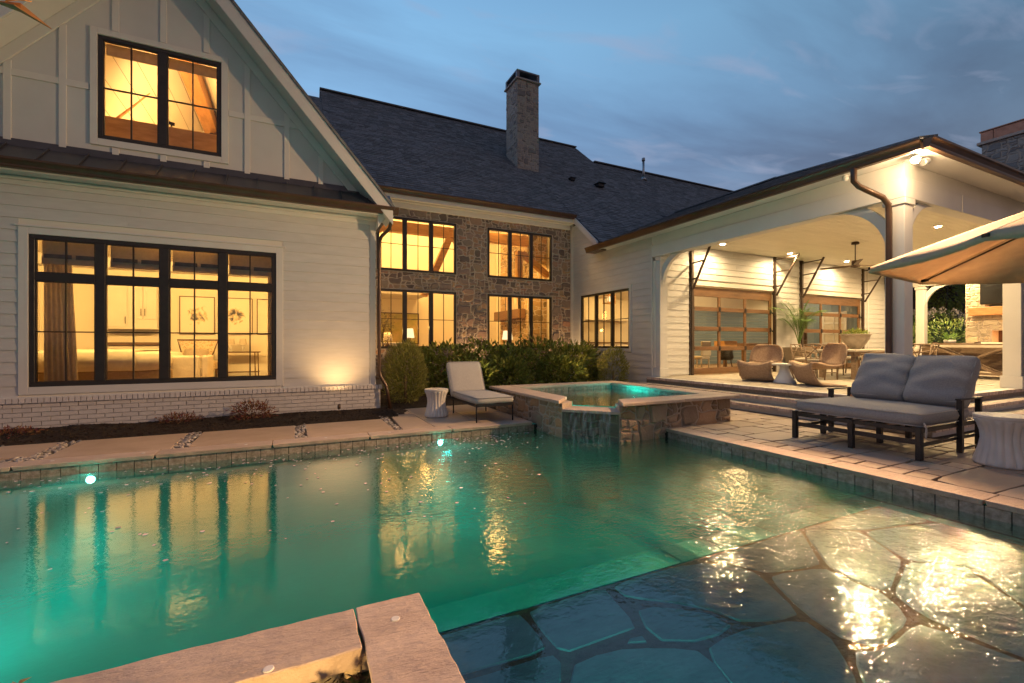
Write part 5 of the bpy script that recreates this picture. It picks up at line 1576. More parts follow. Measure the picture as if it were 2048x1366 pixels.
for k, (dx_, dy_, mt) in enumerate(((-.09, -.02, FLOODE), (.14, -.03, FLOODE))):
    dirv = Vector((-.75, -.35, -.75)) if k == 0 else Vector((-.8, .45, -.25)); rot = dirv.to_track_quat('Z', 'Y').to_matrix()
    m = MB(); m.lathe([(.025, -.09), (.05, -.06), (.058, .0), (.058, .02)], 18); m.v = [tuple(rot @ Vector(v) + Vector((dx_, dy_, -.10))) for v in m.v]; m.build('lamp_head', GALV, fl, world=False)
    m = MB(); m.tube([(0, 0, -.02), (dx_ * .7, dy_, -.08)], .012, 6); m.build('arm', GALV, fl, world=False)
    if k == 0:
        m = MB(); m.lathe([(.054, .021), (.04, .030), (.01, .034)], 18); m.v = [tuple(rot @ Vector(v) + Vector((dx_, dy_, -.10))) for v in m.v]; m.build('lens', mt, fl, world=False)
add_light('flood', 'SPOT', (8.41, 3.40, 4.05), 5600, (1.0, .54, .25), target=(-.6, 2.4, 0), size=.05, spot=74, blend=1.0)
add_light('facade_fill', 'SPOT', (8.60, 3.30, 4.03), 2100, (1.0, .58, .26), target=(-2.2, 9.4, 2.0), size=.05, spot=70, blend=.9)  # added warm fill for the left wing, the second head itself is unlit
add_light('flood_spill', 'POINT', (8.36, 3.30, 3.98), 75, (1.0, .66, .34), size=.05)
cm = thing('security_camera', 'small white security camera under the pavilion eave left of the downspout', 'security camera', (8.56, 4.45, 4.22))
m = MB(); m.lathe([(.045, 0), (.045, -.03)], 16); m.build('mount', TRIMW, cm, world=False)
m = MB(); m.lathe([(.001, -.10), (.04, -.085), (.05, -.05), (.045, -.03)], 16, c=(0, 0, 0)); m.build('dome', TRIMW, cm, world=False)

# fireplace with television and its chimney
fp = thing('outdoor_fireplace', 'pale stone outdoor fireplace with timber mantel and burning fire', 'fireplace', (20.2, 5.5, FZ))
TF = lambda u, v, w_: (19.95 - w_, 6.78 - u, FZ + v)
m = MB()
for a, b, c, d in ((0, .62, 0, 3.7), (1.9, 2.6, 0, 3.7), (.62, 1.9, 1.32, 3.7), (.62, 1.9, 0, .75)): tbox(m, TF, a, b, c, d, -.75, 0)
m.build('chimney_breast', MORT, fp)
rubble(fp, 2.6, 3.65, TF, holes=[(.62, 1.9, .75, 1.32)], cell=.105, depth=.03, mat=STONEY, seed=41, limit=200, mort=.009)
rubble(fp, .75, 3.65, lambda u, v, w_: (19.95 + u, 6.78 + w_, FZ + v), cell=.12, depth=.03, mat=STONEY, seed=43, limit=30, mort=.009)
m = MB(); tbox(m, TF, .15, 2.6, 1.80, 2.06, .04, .27); m.build('mantel', OAKY, fp, bevel=.01)
m = MB(); tbox(m, TF, .62, 1.9, .75, 1.32, -.55, -.5); m.build('firebox', FIREBK, fp)
fb = MB()
for k in range(14):
    u = .85 + .06 * k + rng.uniform(-.02, .02); h = rng.uniform(.12, .34)
    c_ = TF(u, .78, -.25 + rng.uniform(-.1, .1)); L = []
    for i in range(6):
        q = i / 5; L.append((c_[0] + .03 * math.sin(q * 4 + k), c_[1] + .03 * math.sin(q * 5 + k * 2), c_[2] + h * q))
    fb.tube(L, [.028, .04, .032, .022, .012, .003], 6)
fb.build('flames', FIREE, fp)
m = MB()
for k in range(4):
    c_ = TF(.8 + .25 * k, .79, -.25); m.tube([(c_[0] - .1, c_[1], c_[2]), (c_[0] + .1, c_[1] - .15, c_[2] + .04)], .035, 8)
m.build('logs', BARK, fp)
add_light('fire_light', 'POINT', (19.9, 5.6, FZ + 1.0), 14, (1, .4, .1), size=.1)
tv = thing('television', 'large flat television mounted above the outdoor mantel', 'television', (19.9, 5.7, 2.55))
m = MB(); m.box(19.83, 19.88, 5.05, 6.40, 2.58, 3.32); m.build('screen', SCREEN, tv, bevel=.006)
m = MB(); m.box(19.86, 19.90, 5.2, 6.2, 2.50, 2.565); m.build('sound_bar', IRON, tv, bevel=.01)
ch2 = thing('chimney', 'wide rubble chimney with a copper cap behind the pavilion roof at the right edge', 'chimney', (20.6, 5.5, 5))
m = MB(); m.box(20.03, 21.3, 4.3, 6.42, 3.9, 7.74); m.build('chimney_core', MORT, ch2)
rubble(ch2, 2.12, 3.3, lambda u, v, w_: (20.03 - w_, 6.42 - u, 4.45 + v), cell=.12, depth=.04, mat=STONEG, seed=51, limit=110, mort=.009)
m = MB(); m.box(19.95, 21.38, 4.2, 6.52, 7.74, 7.83); m.build('chimney_slab', COPE, ch2, bevel=.01)
COPPER = pmat('copper_cap', (0.30, 0.15, 0.10), (0.42, 0.23, 0.16), scale=5, rough=.45, metal=.5)
m = MB(); m.box(20.0, 20.06, 4.3, 6.14, 7.832, 8.14); m.box(20.0, 20.06, 6.145, 6.44, 7.832, 8.14); m.box(20.06, 21.3, 6.38, 6.44, 7.832, 8.14); m.box(19.97, 21.35, 4.25, 6.47, 8.141, 8.18); m.build('chimney_cap', COPPER, ch2, bevel=.008)

# ================================================================== INTERIORS
m = MB()      # bedroom shell
m.box(-5.3, 1.3, 14.2, 14.3, FZ, 3.4); m.box(-5.4, 1.4, 9.6, 14.3, 3.4, 3.5); m.box(-5.3, -5.28, 9.6, 14.2, FZ, 3.4); m.box(1.30, 1.318, 9.6, 14.2, FZ, 3.4)
m.build('interior_wall', INTW, wing)
m = MB(); m.box(-5.3, 1.3, 9.6, 14.2, FZ - .05, FZ); m.build('interior_floor', INTF, wing)
m = MB(); m.box(-5.2, 1.3, 14.17, 14.199, FZ + .001, FZ + .16); m.build('baseboard', TRIMW, wing)
m = MB(); m.box(-5.28, 1.3, 13.9, 14.199, 3.15, 3.399); m.build('crown_moulding', TRIMW, wing)
# gable room: sloping plank ceiling, ridge beam, tie beam
def slope_z(x_): return 7.55 - 1.166 * abs(x_ + 1.97)
for s in (-1, 1):
    for k in range(12):
        a = .05 + .22 * k; b = a + .213
        xa, xb = -1.97 + s * a, -1.97 + s * b
        m = MB(); m.add([(xa, 9.6, slope_z(xa)), (xb, 9.6, slope_z(xb)), (xb, 15, slope_z(xb)), (xa, 15, slope_z(xa))], [(0, 1, 2, 3)]); m.build('ceiling_plank', INTW, wing)
    m = MB(); xx = -1.97 + s * 2.75; m.quad((-1.97, 9.6, 7.6), (xx, 9.6, slope_z(xx) + .05), (xx, 15, slope_z(xx) + .05), (-1.97, 15, 7.6)); m.build('ceiling_backing', CONC, wing)
m = MB(); vprism(m, [(-4.7, 4.4), (.76, 4.4), (.76, 4.5), (-1.97, 7.6), (-4.7, 4.5)], 15.0, 15.1); m.build('interior_wall', INTW, wing)
m = MB(); m.box(-4.7, .76, 9.6, 15, 4.30, 4.38); m.build('interior_floor', INTF, wing)
m = MB(); m.box(-4.4, .45, 10.35, 10.55, 4.92, 5.38); m.build('tie_beam', OAK, wing, bevel=.01)
m = MB(); m.box(-2.12, -1.82, 9.7, 14.98, 7.0, 7.35); m.bar((-1.2, 12.0, 6.9), (-.2, 12.0, 5.4), .22, .22, up=(0, 1, 0)); m.bar((-2.5, 12.0, 7.0), (-3.9, 12.0, 5.2), .05, .05, up=(0, 1, 0)); m.build('ridge_beam', OAKY, wing)
m = MB(); m.box(-2.75, -1.15, 9.57, 9.6, 6.08, 6.26); m.build('roller_shade', CURT, wing)
for k, x_ in enumerate((-2.05, -1.25)):
    t = thing('beam_spotlight', ('left' if k == 0 else 'right') + ' small spotlight clamped on top of the timber beam behind the gable window', 'spotlight', (x_, 10.42, 5.38))
    m = MB(); m.tube([(0, 0, 0), (0, 0, .08)], .012, 6); m.build('stem', IRON, t, world=False)
    m = MB(); m.tube([(-.07, 0, .10), (.05, 0, .08)], .032, 8); m.build('head', IRON, t, world=False)
    add_light('beam_uplight', 'SPOT', (x_, 10.75, 5.45), 110, (1, .58, .2), target=(x_ + .2, 12.2, 7.2), size=.05, spot=140, blend=.8)
add_light('loft_light', 'POINT', (-2.4, 12.6, 5.0), 190, WARM, size=.2)
add_light('loft_light', 'POINT', (-1.2, 10.6, 4.75), 30, WARM2, size=.1)
m = MB(); m.tube([(-1.36, 10.9, 7.2), (-1.36, 10.9, 4.5)], .012, 6); o = m.build('hanging_chain', IRON); tag(o, 'thin chain hanging behind the right half of the gable window', 'chain')
# great room shell
m = MB()
m.box(1.34, 8.9, 20.0, 20.1, FZ, 8.1)
for xq in (1.335, 8.9):
    pq_ = [(13.42, FZ), (20, FZ), (20, 8.1), (16.4, 8.1), (13.42, 5.55)]; n = 5
    m.add([(xq, a, b) for a, b in pq_] + [(xq + .04, a, b) for a, b in pq_], [tuple(range(5)), (9, 8, 7, 6, 5)] + [(i, 5 + i, 5 + (i + 1) % 5, (i + 1) % 5) for i in range(5)])
m.add([(1.35, 13.42, 5.60), (8.9, 13.42, 5.60), (8.9, 16.4, 8.1), (1.35, 16.4, 8.1), (1.35, 20, 8.1), (8.9, 20, 8.1)], [(3, 2, 1, 0), (4, 5, 2, 3)])
m.build('interior_wall', INTW, main)
m = MB(); m.box(1.35, 8.9, 13.42, 20, FZ - .05, FZ); m.build('interior_floor', INTF, main)
m = MB(); m.box(1.4, 5.0, 18.0, 19.99, 3.3, 3.5); m.build('gallery_floor', TRIMW, main)
br = MB()
br.box(1.4, 8.0, 14.9, 15.15, 5.0, 5.35)
br.bar((4.9, 15.02, 5.0), (4.0, 15.02, 2.95), .22, .24, up=(0, 1, 0)); br.bar((4.95, 15.02, 5.3), (5.66, 15.02, 4.2), .26, .26, up=(0, 1, 0)); br.box(5.55, 5.75, 14.9, 15.14, FZ, 5.0)
br.bar((1.5, 15.02, 4.1), (2.6, 15.02, 5.1), .2, .22, up=(0, 1, 0)); br.box(4.5, 5.4, 14.5, 14.7, 3.0, 3.2)
br.build('timber_truss', OAK, main, bevel=.01)
br = MB(); br.bar((7.3, 14.2, 4.55), (8.4, 14.2, 3.8), .2, .2, up=(0, 1, 0)); br.box(7.1, 7.3, 14.1, 14.3, 3.2, 4.6); br.build('timber_brace', OAK, main, bevel=.01)
STONEH = pmat('hearth_stone', (0.22, 0.15, 0.08), (0.38, 0.28, 0.16), scale=9, rough=0.8, bump=0.8, bscale=26, rnd=0.35, c3=(0.34, 0.20, 0.09))
hearth = thing('indoor_fireplace', 'tall stone fireplace inside the great room seen through the right hand windows', 'fireplace', (8.4, 16.3, FZ))
m = MB(); m.box(8.03, 8.88, 15.1, 17.6, FZ, 6.9); m.build('chimney_breast', MORT, hearth)
rubble(hearth, 2.5, 5.2, lambda u, v, w_: (8.03 - w_, 17.6 - u, FZ + .3 + v), holes=[(.7, 1.8, -.3, .85)], cell=.13, depth=.03, mat=STONEH, seed=61, limit=150, mort=.011)
rubble(hearth, .83, 5.2, lambda u, v, w_: (8.04 + u, 15.1 - w_, FZ + .3 + v), cell=.13, depth=.03, mat=STONEH, seed=63, limit=70, mort=.011)
m = MB(); m.box(7.68, 7.99, 15.2, 17.5, 2.30, 2.66); m.build('mantel', CEDAR, hearth, bevel=.01)
art = thing('painting', 'tall abstract canvas leaning on the indoor mantel', 'painting', (7.93, 16.2, 2.66))
m = MB(); m.box(7.92, 7.96, 15.7, 16.8, 2.664, 3.3); m.build('canvas', pmat('abstract_red', (.5, .3, .2), (.75, .68, .58), scale=3, rough=.8, stretch=(1, 3, .6)), art)
m = MB()
for q in ((15.66, 15.70, 2.664, 3.34), (16.8, 16.84, 2.664, 3.34), (15.7, 16.8, 3.3, 3.34)): m.box(7.91, 7.97, *q)
m.build('picture_frame', CHAR, art)
# framed art helper on a back wall
def artmat(seed, name):
    m = bpy.data.materials.new(name); m.use_nodes = True; N, L = m.node_tree.nodes, m.node_tree.links; b = N['Principled BSDF']; b.inputs['Roughness'].default_value = .9
    t = N.new('ShaderNodeTexCoord'); mp = N.new('ShaderNodeMapping'); mp.inputs['Location'].default_value = (seed, seed * 2, seed)
    L.new(t.outputs['Object'], mp.inputs[0])
    n = N.new('ShaderNodeTexNoise'); n.inputs['Scale'].default_value = 5.5; n.inputs['Detail'].default_value = 5; n.inputs['Distortion'].default_value = 1.6; L.new(mp.outputs[0], n.inputs[0])
    ln = N.new('ShaderNodeVectorMath'); ln.operation = 'LENGTH'; L.new(t.outputs['Object'], ln.inputs[0])
    mr_ = N.new('ShaderNodeMapRange'); mr_.inputs['From Min'].default_value = .12; mr_.inputs['From Max'].default_value = .36; mr_.inputs['To Min'].default_value = .16; mr_.inputs['To Max'].default_value = -.3; L.new(ln.outputs['Value'], mr_.inputs['Value'])
    a = N.new('ShaderNodeMath'); L.new(n.outputs[0], a.inputs[0]); L.new(mr_.outputs[0], a.inputs[1])
    r_ = N.new('ShaderNodeValToRGB'); e = r_.color_ramp.elements; e[0].position = .50; e[0].color = (.8, .76, .68, 1); e[1].position = .78; e[1].color = (.08, .08, .1, 1)
    q = e.new(.60); q.color = (.62, .52, .36, 1); q = e.new(.68); q.color = (.25, .24, .26, 1)
    L.new(a.outputs[0], r_.inputs[0]); L.new(r_.outputs[0], b.inputs['Base Color']); return m
for k, (x0, x1, lb) in enumerate(((-2.62, -1.85, 'framed abstract ink drawing left of three on the bedroom wall, above the armchair'), (-1.75, -.98, 'framed abstract ink drawing in the middle of three on the bedroom wall'), (-.88, -.11, 'framed pale drawing right of three, half hidden by the curtain'))):
    t = thing('framed_art', lb, 'framed art', ((x0 + x1) / 2, 14.17, 2.07), group='framed drawings on the bedroom wall')
    w_ = (x1 - x0) / 2
    m = MB(); m.box(-w_ + .02, w_ - .02, 0, .01, -.47, .47); m.build('drawing', artmat(3.1 * k + 1, 'ink_drawing') if k < 2 else PAPER, t, world=False)
    m = MB(); m.box(-w_, w_, -.015, .02, .47, .49); m.box(-w_, w_, -.015, .02, -.49, -.47); m.box(-w_, -w_ + .02, -.015, .02, -.47, .47); m.box(w_ - .02, w_, -.015, .02, -.47, .47); m.build('picture_frame', DKWOOD, t, world=False)
# curtains
def curtain(name, x0, x1, y_, z0, z1, lb, folds=6, mat=CURT, taper=.0):
    m = MB(); n = folds * 6
    for j in range(7):
        for i in range(n + 1):
            t = i / n; s = 1 - taper * (j / 6) ** 1.5 * 0
            xx = x0 + (x1 - x0) * t * s + taper * (1 - j / 6) * t * .3
            m.v.append((xx, y_ + .035 * math.sin(t * folds * 2 * PI) * (1 + .3 * math.sin(j)), z0 + (z1 - z0) * j / 6))
    for j in range(6):
        for i in range(n):
            a = j * (n + 1) + i; m.f.append([a, a + 1, a + n + 2, a + n + 1]); m.sm.append(True)
    o = m.build(name, mat); sm = o.modifiers.new('s', 'SOLIDIFY'); sm.thickness = .006
    tag(o, lb, 'curtain'); return o
curtain('curtain', -3.58, -3.26, 9.78, FZ + .02, 2.95, 'taupe curtain hanging at the left end of the bedroom window', taper=.35)
curtain('curtain', -.42, -.30, 9.78, FZ + .02, 2.95, 'narrow curtain bunched at the right end of the bedroom window', folds=3, taper=.0)
RSH = pmat('roman_shade_cloth', (.50, .42, .34), (.58, .49, .40), scale=20, rough=.9, trans=.4)
RSB = pmat('shade_border', (.10, .085, .08), (.16, .13, .12), scale=8, rough=.9)
for k, (a, b) in enumerate(((-3.56, -2.80), (-2.72, -1.96), (-1.88, -1.12), (-1.04, -.32))):
    t = thing('roman_shade', ('leftmost', 'second from left', 'second from right', 'rightmost')[k] + ' of the four patterned roman shades at the top of the bedroom window', 'roman shade', ((a + b) / 2, 9.66, 2.95), group='roman shades in the bedroom window')
    w_ = (b - a) / 2
    m = MB(); m.box(-w_, w_, 0, .02, -.30, 0.02); m.box(-w_, w_, -.02, .0, -.36, -.245); m.build('shade_cloth', RSH, t, world=False)
    m = MB()
    for q in range(2): m.box(-w_ + .03 + q * w_, -w_ + .0 + (q + 1) * w_ - .02, -.028, -.021, -.265, -.20)
    m.build('shade_border', RSB, t, world=False)
# bedroom furniture
bed_ = thing('bed', 'wide bed with cream throw and brown base behind the left of the big window', 'bed', (-3.6, 11.2, FZ))
m = MB(); m.box(-1.5, 1.5, -.85, .85, .02, .42); m.build('bed_base', BEDBASE, bed_, world=False, bevel=.03, seg=2)
m = MB(); cushion_verts(m, 3.02, 1.8, .36, Matrix.Translation((0, 0, .56)), n=14, puff=.05, wr=.02); m.build('mattress', LINEN, bed_, world=False)
for k in range(2):
    m = MB(); cushion_verts(m, .5, .7, .2, Matrix.Translation((-1.1, -.4 + .8 * k, .86)) @ Matrix.Rotation(R(-55), 4, 'Y'), n=8, puff=.5); m.build('pillow', LINEN, bed_, world=False)
m = MB(); n = 16
for j in range(n + 1):
    for i in range(n + 1):
        u = -.2 + 1.3 * i / n; v = -1.0 + 2.0 * j / n
        z_ = .775 + .02 * noise.noise(Vector((u * 5, v * 5, 2)))
        if v < -.86: z_ -= (-.86 - v) * 2.4; v2 = -.93
        elif v > .86: z_ -= (v - .86) * 2.4; v2 = .93
        else: v2 = v
        m.v.append((u + .12 * math.sin(v * 3), v2, z_))
for j in range(n):
    for i in range(n):
        a = j * (n + 1) + i; m.f.append([a, a + 1, a + n + 2, a + n + 1]); m.sm.append(True)
o = m.build('throw', LINEN); o.location = (-3.6, 11.2, FZ); tag(o, 'pale throw draped over the foot of the bed', 'throw blanket')
sm = o.modifiers.new('s', 'SOLIDIFY'); sm.thickness = .015
cab = thing('wall_cabinet', 'white panelled cabinets with dark counter against the bedroom wall', 'cabinet', (-3.5, 14.0, FZ))
m = MB(); m.box(-.55, .5, -.18, .19, 1.25, 2.32); m.box(-.57, .52, -.2, .19, 2.32, 2.40); m.build('cabinet_body', TRIMW, cab, world=False, bevel=.005)
for (a, b, c, d) in ((-.52, -.08, 1.30, 2.28), (-.05, .22, 1.50, 2.28), (.235, .48, 1.50, 2.28)):
    m = MB(); m.box(a, b, -.205, -.185, c, c + .06); m.box(a, b, -.205, -.185, d - .06, d); m.box(a, a + .06, -.205, -.185, c + .06, d - .06); m.box(b - .06, b, -.205, -.185, c + .06, d - .06); m.box(a + .06, b - .06, -.195, -.185, c + .06, d - .06)
    m.build('cabinet_door', TRIMW, cab, world=False, bevel=.003)
    m = MB(); m.bar((b - .03 if a < 0 and b < .1 or a < 0 else a + .03, -.22, c + .08), (b - .03 if a < 0 and b < .1 or a < 0 else a + .03, -.22, c + .25), .012); m.build('handle', IRON, cab, world=False)
m = MB(); m.box(-.55, .6, -.45, .19, .86, .93); m.build('counter', DKWOOD, cab, world=False, bevel=.004)
m = MB(); m.box(-.5, .6, -.40, .19, 0.0, .855); m.build('base_cabinet', TRIMW, cab, world=False, bevel=.004)
ach = thing('armchair', 'dark framed patterned armchair under the left framed drawing', 'armchair', (-2.1, 13.0, FZ))
PATT = pmat('dotted_fabric', (.62, .52, .38), (.42, .30, .18), scale=30, rough=.9, lo=.52, hi=.56)
m = MB(); m.box(-.38, .45, -.4, .35, .28, .48); m.build('seat', PATT, ach, world=False, bevel=.03)
m = MB(); m.add([(-.26, .32, .5), (.26, .32, .5), (.40, .45, .98), (-.40, .45, .98), (-.26, .38, .5), (.26, .38, .5), (.40, .51, .98), (-.40, .51, .98)], [(0, 1, 2, 3), (7, 6, 5, 4), (0, 4, 5, 1), (1, 5, 6, 2), (2, 6, 7, 3), (3, 7, 4, 0)]); m.build('backrest', PATT, ach, world=False)
m = MB(); m.tube([(-.26, .31, .45), (-.42, .44, .99), (.42, .44, .99), (.26, .31, .45)], .022, 6); m.build('back_frame', DKWOOD, ach, world=False)
for (a, b) in ((-.34, -.34), (.40, -.34), (-.34, .3), (.40, .3)):
    m = MB(); m.tube([(a, b, .28), (a * .95, b * .95, 0)], [.03, .016], 8); m.build('leg', DKWOOD, ach, world=False)
m = MB(); cushion_verts(m, .5, .3, .14, Matrix.Translation((.0, .22, .62)) @ Matrix.Rotation(R(75), 4, 'X'), n=6, puff=.4); m.build('cushion', CURT, ach, world=False)
so_ = thing('tub_chair', 'low cream upholstered chair with its back to the window', 'armchair', (-1.95, 11.2, FZ))
m = MB(); m.box(-.35, .35, -.35, .35, .08, .40); m.build('seat', LINEN, so_, world=False, bevel=.05, seg=2)
for (a, b, c, d) in ((-.42, -.30, -.38, .38), (.30, .42, -.38, .38)):
    m = MB(); m.box(a, b, c, d, .08, .66); m.build('arm', LINEN, so_, world=False, bevel=.04, seg=2)
m = MB(); m.box(-.29, .29, -.42, -.30, .08, .66); m.build('backrest', LINEN, so_, world=False, bevel=.04, seg=2)
for (a, b) in ((-.35, -.33), (.35, -.33), (-.35, .33), (.35, .33)):
    m = MB(); m.box(a - .02, a + .02, b - .02, b + .02, 0, .08); m.build('leg', DKWOOD, so_, world=False)
con = thing('console_table', 'slim dark console table with lower shelf under the middle drawing', 'side table', (-1.2, 13.85, FZ))
m = MB(); m.box(-.4, .42, -.16, .16, .66, .69); m.build('top', DKWOOD, con, world=False)
m = MB(); m.box(-.38, .40, -.14, .14, .14, .16); m.build('shelf', DKWOOD, con, world=False)
for (a, b) in ((-.34, -.12), (.30, -.12), (-.34, .12), (.36, .12)):
    m = MB(); m.tube([(a, b, .66), (a * 1.04, b, 0)], .013, 6); m.build('leg', DKWOOD, con, world=False)
def lamp(name, lb, x_, y_, z_, s=1.0, base=CERAM, shade=SHADEE, power=8):
    t = thing(name, lb, 'table lamp', (x_, y_, z_))
    m = MB(); m.lathe([(.06 * s, 0), (.065 * s, .02 * s), (.03 * s, .04 * s), (.075 * s, .12 * s), (.085 * s, .18 * s), (.03 * s, .26 * s), (.015 * s, .30 * s), (.015 * s, .36 * s)], 18); m.build('lamp_base', base, t, world=False)
    m = MB(); m.lathe([(.17 * s, .34 * s), (.13 * s, .62 * s)], 24, cap=False); m.build('lamp_shade', shade, t, world=False)
    if power: add_light('lamp_glow', 'POINT', (x_, y_, z_ + .68 * s), power, WARM, size=.05)
    return t
lamp('table_lamp', 'small pale lamp, left of the pair on the slim console table', -1.45, 13.85, FZ + .69, .55, power=0, shade=LINEN)
lamp('table_lamp', 'small pale lamp, right of the pair on the slim console table', -1.18, 13.85, FZ + .69, .55, power=0, shade=LINEN)
lamp('table_lamp', 'glowing white shaded lamp with glass base behind the lower left stone wall window', 3.32, 14.3, 1.16, 1.05, base=GLASS, power=14)
lamp('table_lamp', 'tan shaded lamp with dark base behind the lower left stone wall window', 2.66, 14.3, 1.12, .9, base=DKWOOD, shade=CURT, power=8)
lamp('table_lamp', 'glowing white shaded lamp behind the lower right stone wall window', 6.75, 14.2, 1.10, 1.1, power=14)
st = thing('sofa_table', 'long dark sofa table holding the great room lamps', 'table', (4.8, 14.3, FZ))
m = MB(); m.box(-2.8, 2.4, -.2, .2, .66, .70); m.build('top', DKWOOD, st, world=False)
for a in (-2.7, -.2, 2.3):
    m = MB(); m.box(a - .03, a + .03, -.17, .17, 0, .66); m.build('leg', DKWOOD, st, world=False)
sf = thing('sofa', 'white sofa inside the great room behind the lower left window', 'sofa', (2.6, 15.6, FZ))
m = MB(); m.box(-1, 1, -.4, .45, .1, .45); m.build('seat', LINEN, sf, world=False, bevel=.05, seg=2)
m = MB(); m.box(-1, 1, -.62, -.40, .1, .95); m.build('backrest', LINEN, sf, world=False, bevel=.06, seg=2)
bigart = thing('framed_art', 'large green and ochre abstract picture behind the lower left stone wall window', 'framed art', (4.2, 19.95, 1.9))
m = MB(); m.box(-.85, .85, 0, .02, -.55, .75); m.build('canvas', pmat('abstract_green', (.35, .36, .12), (.62, .50, .20), scale=2.2, rough=.8, detail=8), bigart, world=False)
m = MB(); m.box(-.89, .89, -.02, .03, .75, .79); m.box(-.89, .89, -.02, .03, -.59, -.55); m.box(-.89, -.85, -.02, .03, -.55, .75); m.box(.85, .89, -.02, .03, -.55, .75); m.build('picture_frame', DKWOOD, bigart, world=False)
def chandelier(x_, y_, z_, lb):
    t = thing('chandelier', lb, 'chandelier', (x_, y_, z_), group='iron cage chandeliers of the great room')
    m = MB(); m.tube([(.42 * math.cos(a), .42 * math.sin(a), 0) for a in [2 * PI * k / 24 for k in range(24)]], .012, 5, closed=True)
    for k in range(6):
        a = PI * k / 3; m.tube([(.42 * math.cos(a) * math.cos(q), .42 * math.sin(a) * math.cos(q), .36 * math.sin(q)) for q in [PI / 2 * i / 6 for i in range(7)]], .008, 5)
    m.build('cage', IRON, t, world=False)
    m = MB(); m.tube([(0, 0, .36), (0, 0, 2.4)], .008, 5); m.build('chain', IRON, t, world=False)
    for k in range(4):
        a = PI / 2 * k + .3; m = MB(); m.tube([(.3 * math.cos(a), .3 * math.sin(a), .0), (.3 * math.cos(a), .3 * math.sin(a), .09)], .014, 6); m.build('candle', SHADEE, t, world=False)
    return t
chandelier(2.75, 15.9, 3.60, 'iron cage chandelier behind the upper left stone wall window')
chandelier(6.35, 16.2, 3.45, 'iron cage chandelier behind the upper right stone wall window')
tree = thing('olive_tree', 'thin potted olive tree behind the lower left stone wall window', 'potted tree', (2.45, 13.95, FZ))
m = MB(); m.lathe([(.14, 0), (.18, .3), (.17, .32)], 16); m.build('pot', CERAM, tree, world=False)
m = MB(); m.tube([(0, 0, .3), (.03, 0, .7), (-.02, .02, 1.1), (.05, 0, 1.5)], [.02, .016, .012, .008], 6)
for k in range(7): a = k * 2.4; m.tube([(0, 0, .8 + .1 * k), (.2 * math.cos(a), .12 * math.sin(a), 1.1 + .12 * k), (.32 * math.cos(a), .18 * math.sin(a), 1.3 + .12 * k)], [.008, .006, .003], 5)
m.build('trunk', BARK, tree, world=False)
m = MB(); crown(m, (.0, 0, 1.45), (.38, .22, .55), 420, .07, .018, random.Random(5), lump=.6, spread=1.0, shell=.25); m.build('crown', LEAFO, tree, world=False)
# kitchen / games room behind the glazed doors
m = MB()
m.box(8.95, 21.5, 13.95, 14.05, FZ, 3.9); m.box(8.9, 21.5, 9.5, 14, 3.9, 4.0); m.box(21.4, 21.5, 9.5, 14, FZ, 3.9); m.box(8.95, 12.4, 13.87, 13.95, 3.0, 3.89)
m.build('interior_wall', INTW, main)
m = MB(); m.box(8.9, 21.5, 9.5, 14, FZ - .06, FZ - .01); m.build('interior_floor', INTF, main)
for k in range(13):
    m = MB(); m.box(21.36, 21.398, 9.6 + .34 * k, 9.93 + .34 * k, FZ, 3.5); m.build('wall_plank', INTB, main)
for k in range(15):
    m = MB(); m.box(14.3, 21.35, 13.92, 13.948, FZ + .02 + .16 * k, FZ + .172 + .16 * k); m.build('wall_plank', INTB, main)
m = MB(); m.box(14.1, 14.3, 13.6, 13.95, FZ, 3.4); m.build('wall_pier', TRIMW, main)
m = MB(); m.box(9.3, 11.6, 13.5, 13.95, 2.2, 3.0); m.build('wall_cabinet', TRIMW, main, bevel=.01)
m = MB(); m.box(9.3, 12.6, 13.3, 13.95, FZ, 1.35); m.build('kitchen_counter', TRIMW, main, bevel=.01)
m = MB(); m.box(9.25, 12.65, 13.25, 13.95, 1.351, 1.39); m.build('counter_top', DKWOOD, main)
for (x_, lb) in ((9.75, 'left'), (10.9, 'right')):
    t = thing('pendant_lamp', lb + ' of the two boxy pendant lamps behind the window beside the pavilion', 'pendant lamp', (x_, 12.4, 3.0), group='boxy pendant lamps in the kitchen')
    m = MB(); m.box(-.14, .14, -.14, .14, -.02, 0); m.box(-.16, .16, -.16, .16, -.30, -.27)
    for a in (-.14, .14):
        for b in (-.14, .14): m.bar((a, b, -.27), (a, b, 0), .02)
    m.build('cage', OAK, t, world=False)
    m = MB(); m.lathe([(.05, -.22), (.06, -.12), (.03, -.05)], 12); m.build('bulb', SHADEE, t, world=False)
    m = MB(); m.tube([(0, 0, 0), (0, 0, .9)], .006, 5); m.build('cord', IRON, t, world=False)
def side_chair(lb, x_, y_, rz):
    t = thing('dining_chair', lb, 'chair', (x_, y_, FZ), rz, group='white chairs inside the games room')
    m = MB(); m.box(-.25, .25, -.25, .25, .40, .50); m.build('seat', LINEN, t, world=False, bevel=.03)
    m = MB(); m.box(-.25, .25, .2, .28, .5, .98); m.build('backrest', LINEN, t, world=False, bevel=.03)
    for a in (-.21, .21):
        for b in (-.21, .21):
            m = MB(); m.bar((a, b, 0), (a, b, .4), .035); m.build('leg', LINEN, t, world=False)
side_chair('white upholstered chair leftmost behind the left glass door', 10.9, 10.6, 2.4)
side_chair('white upholstered chair second from left behind the left glass door', 11.9, 10.5, 3.3)
side_chair('white upholstered chair deeper in the room behind the left glass door', 12.3, 11.6, .3)
gt = thing('game_table', 'walnut games table inside behind the left glass door', 'table', (16.2, 11.8, FZ))
m = MB(); m.box(-1.1, 1.1, -.5, .5, .72, .92); m.build('top', CEDAR, gt, world=False, bevel=.01)
for a in (-.95, .95):
    for b in (-.4, .4):
        m = MB(); m.bar((a, b, 0), (a, b, .72), .1); m.build('leg', CEDAR, gt, world=False)
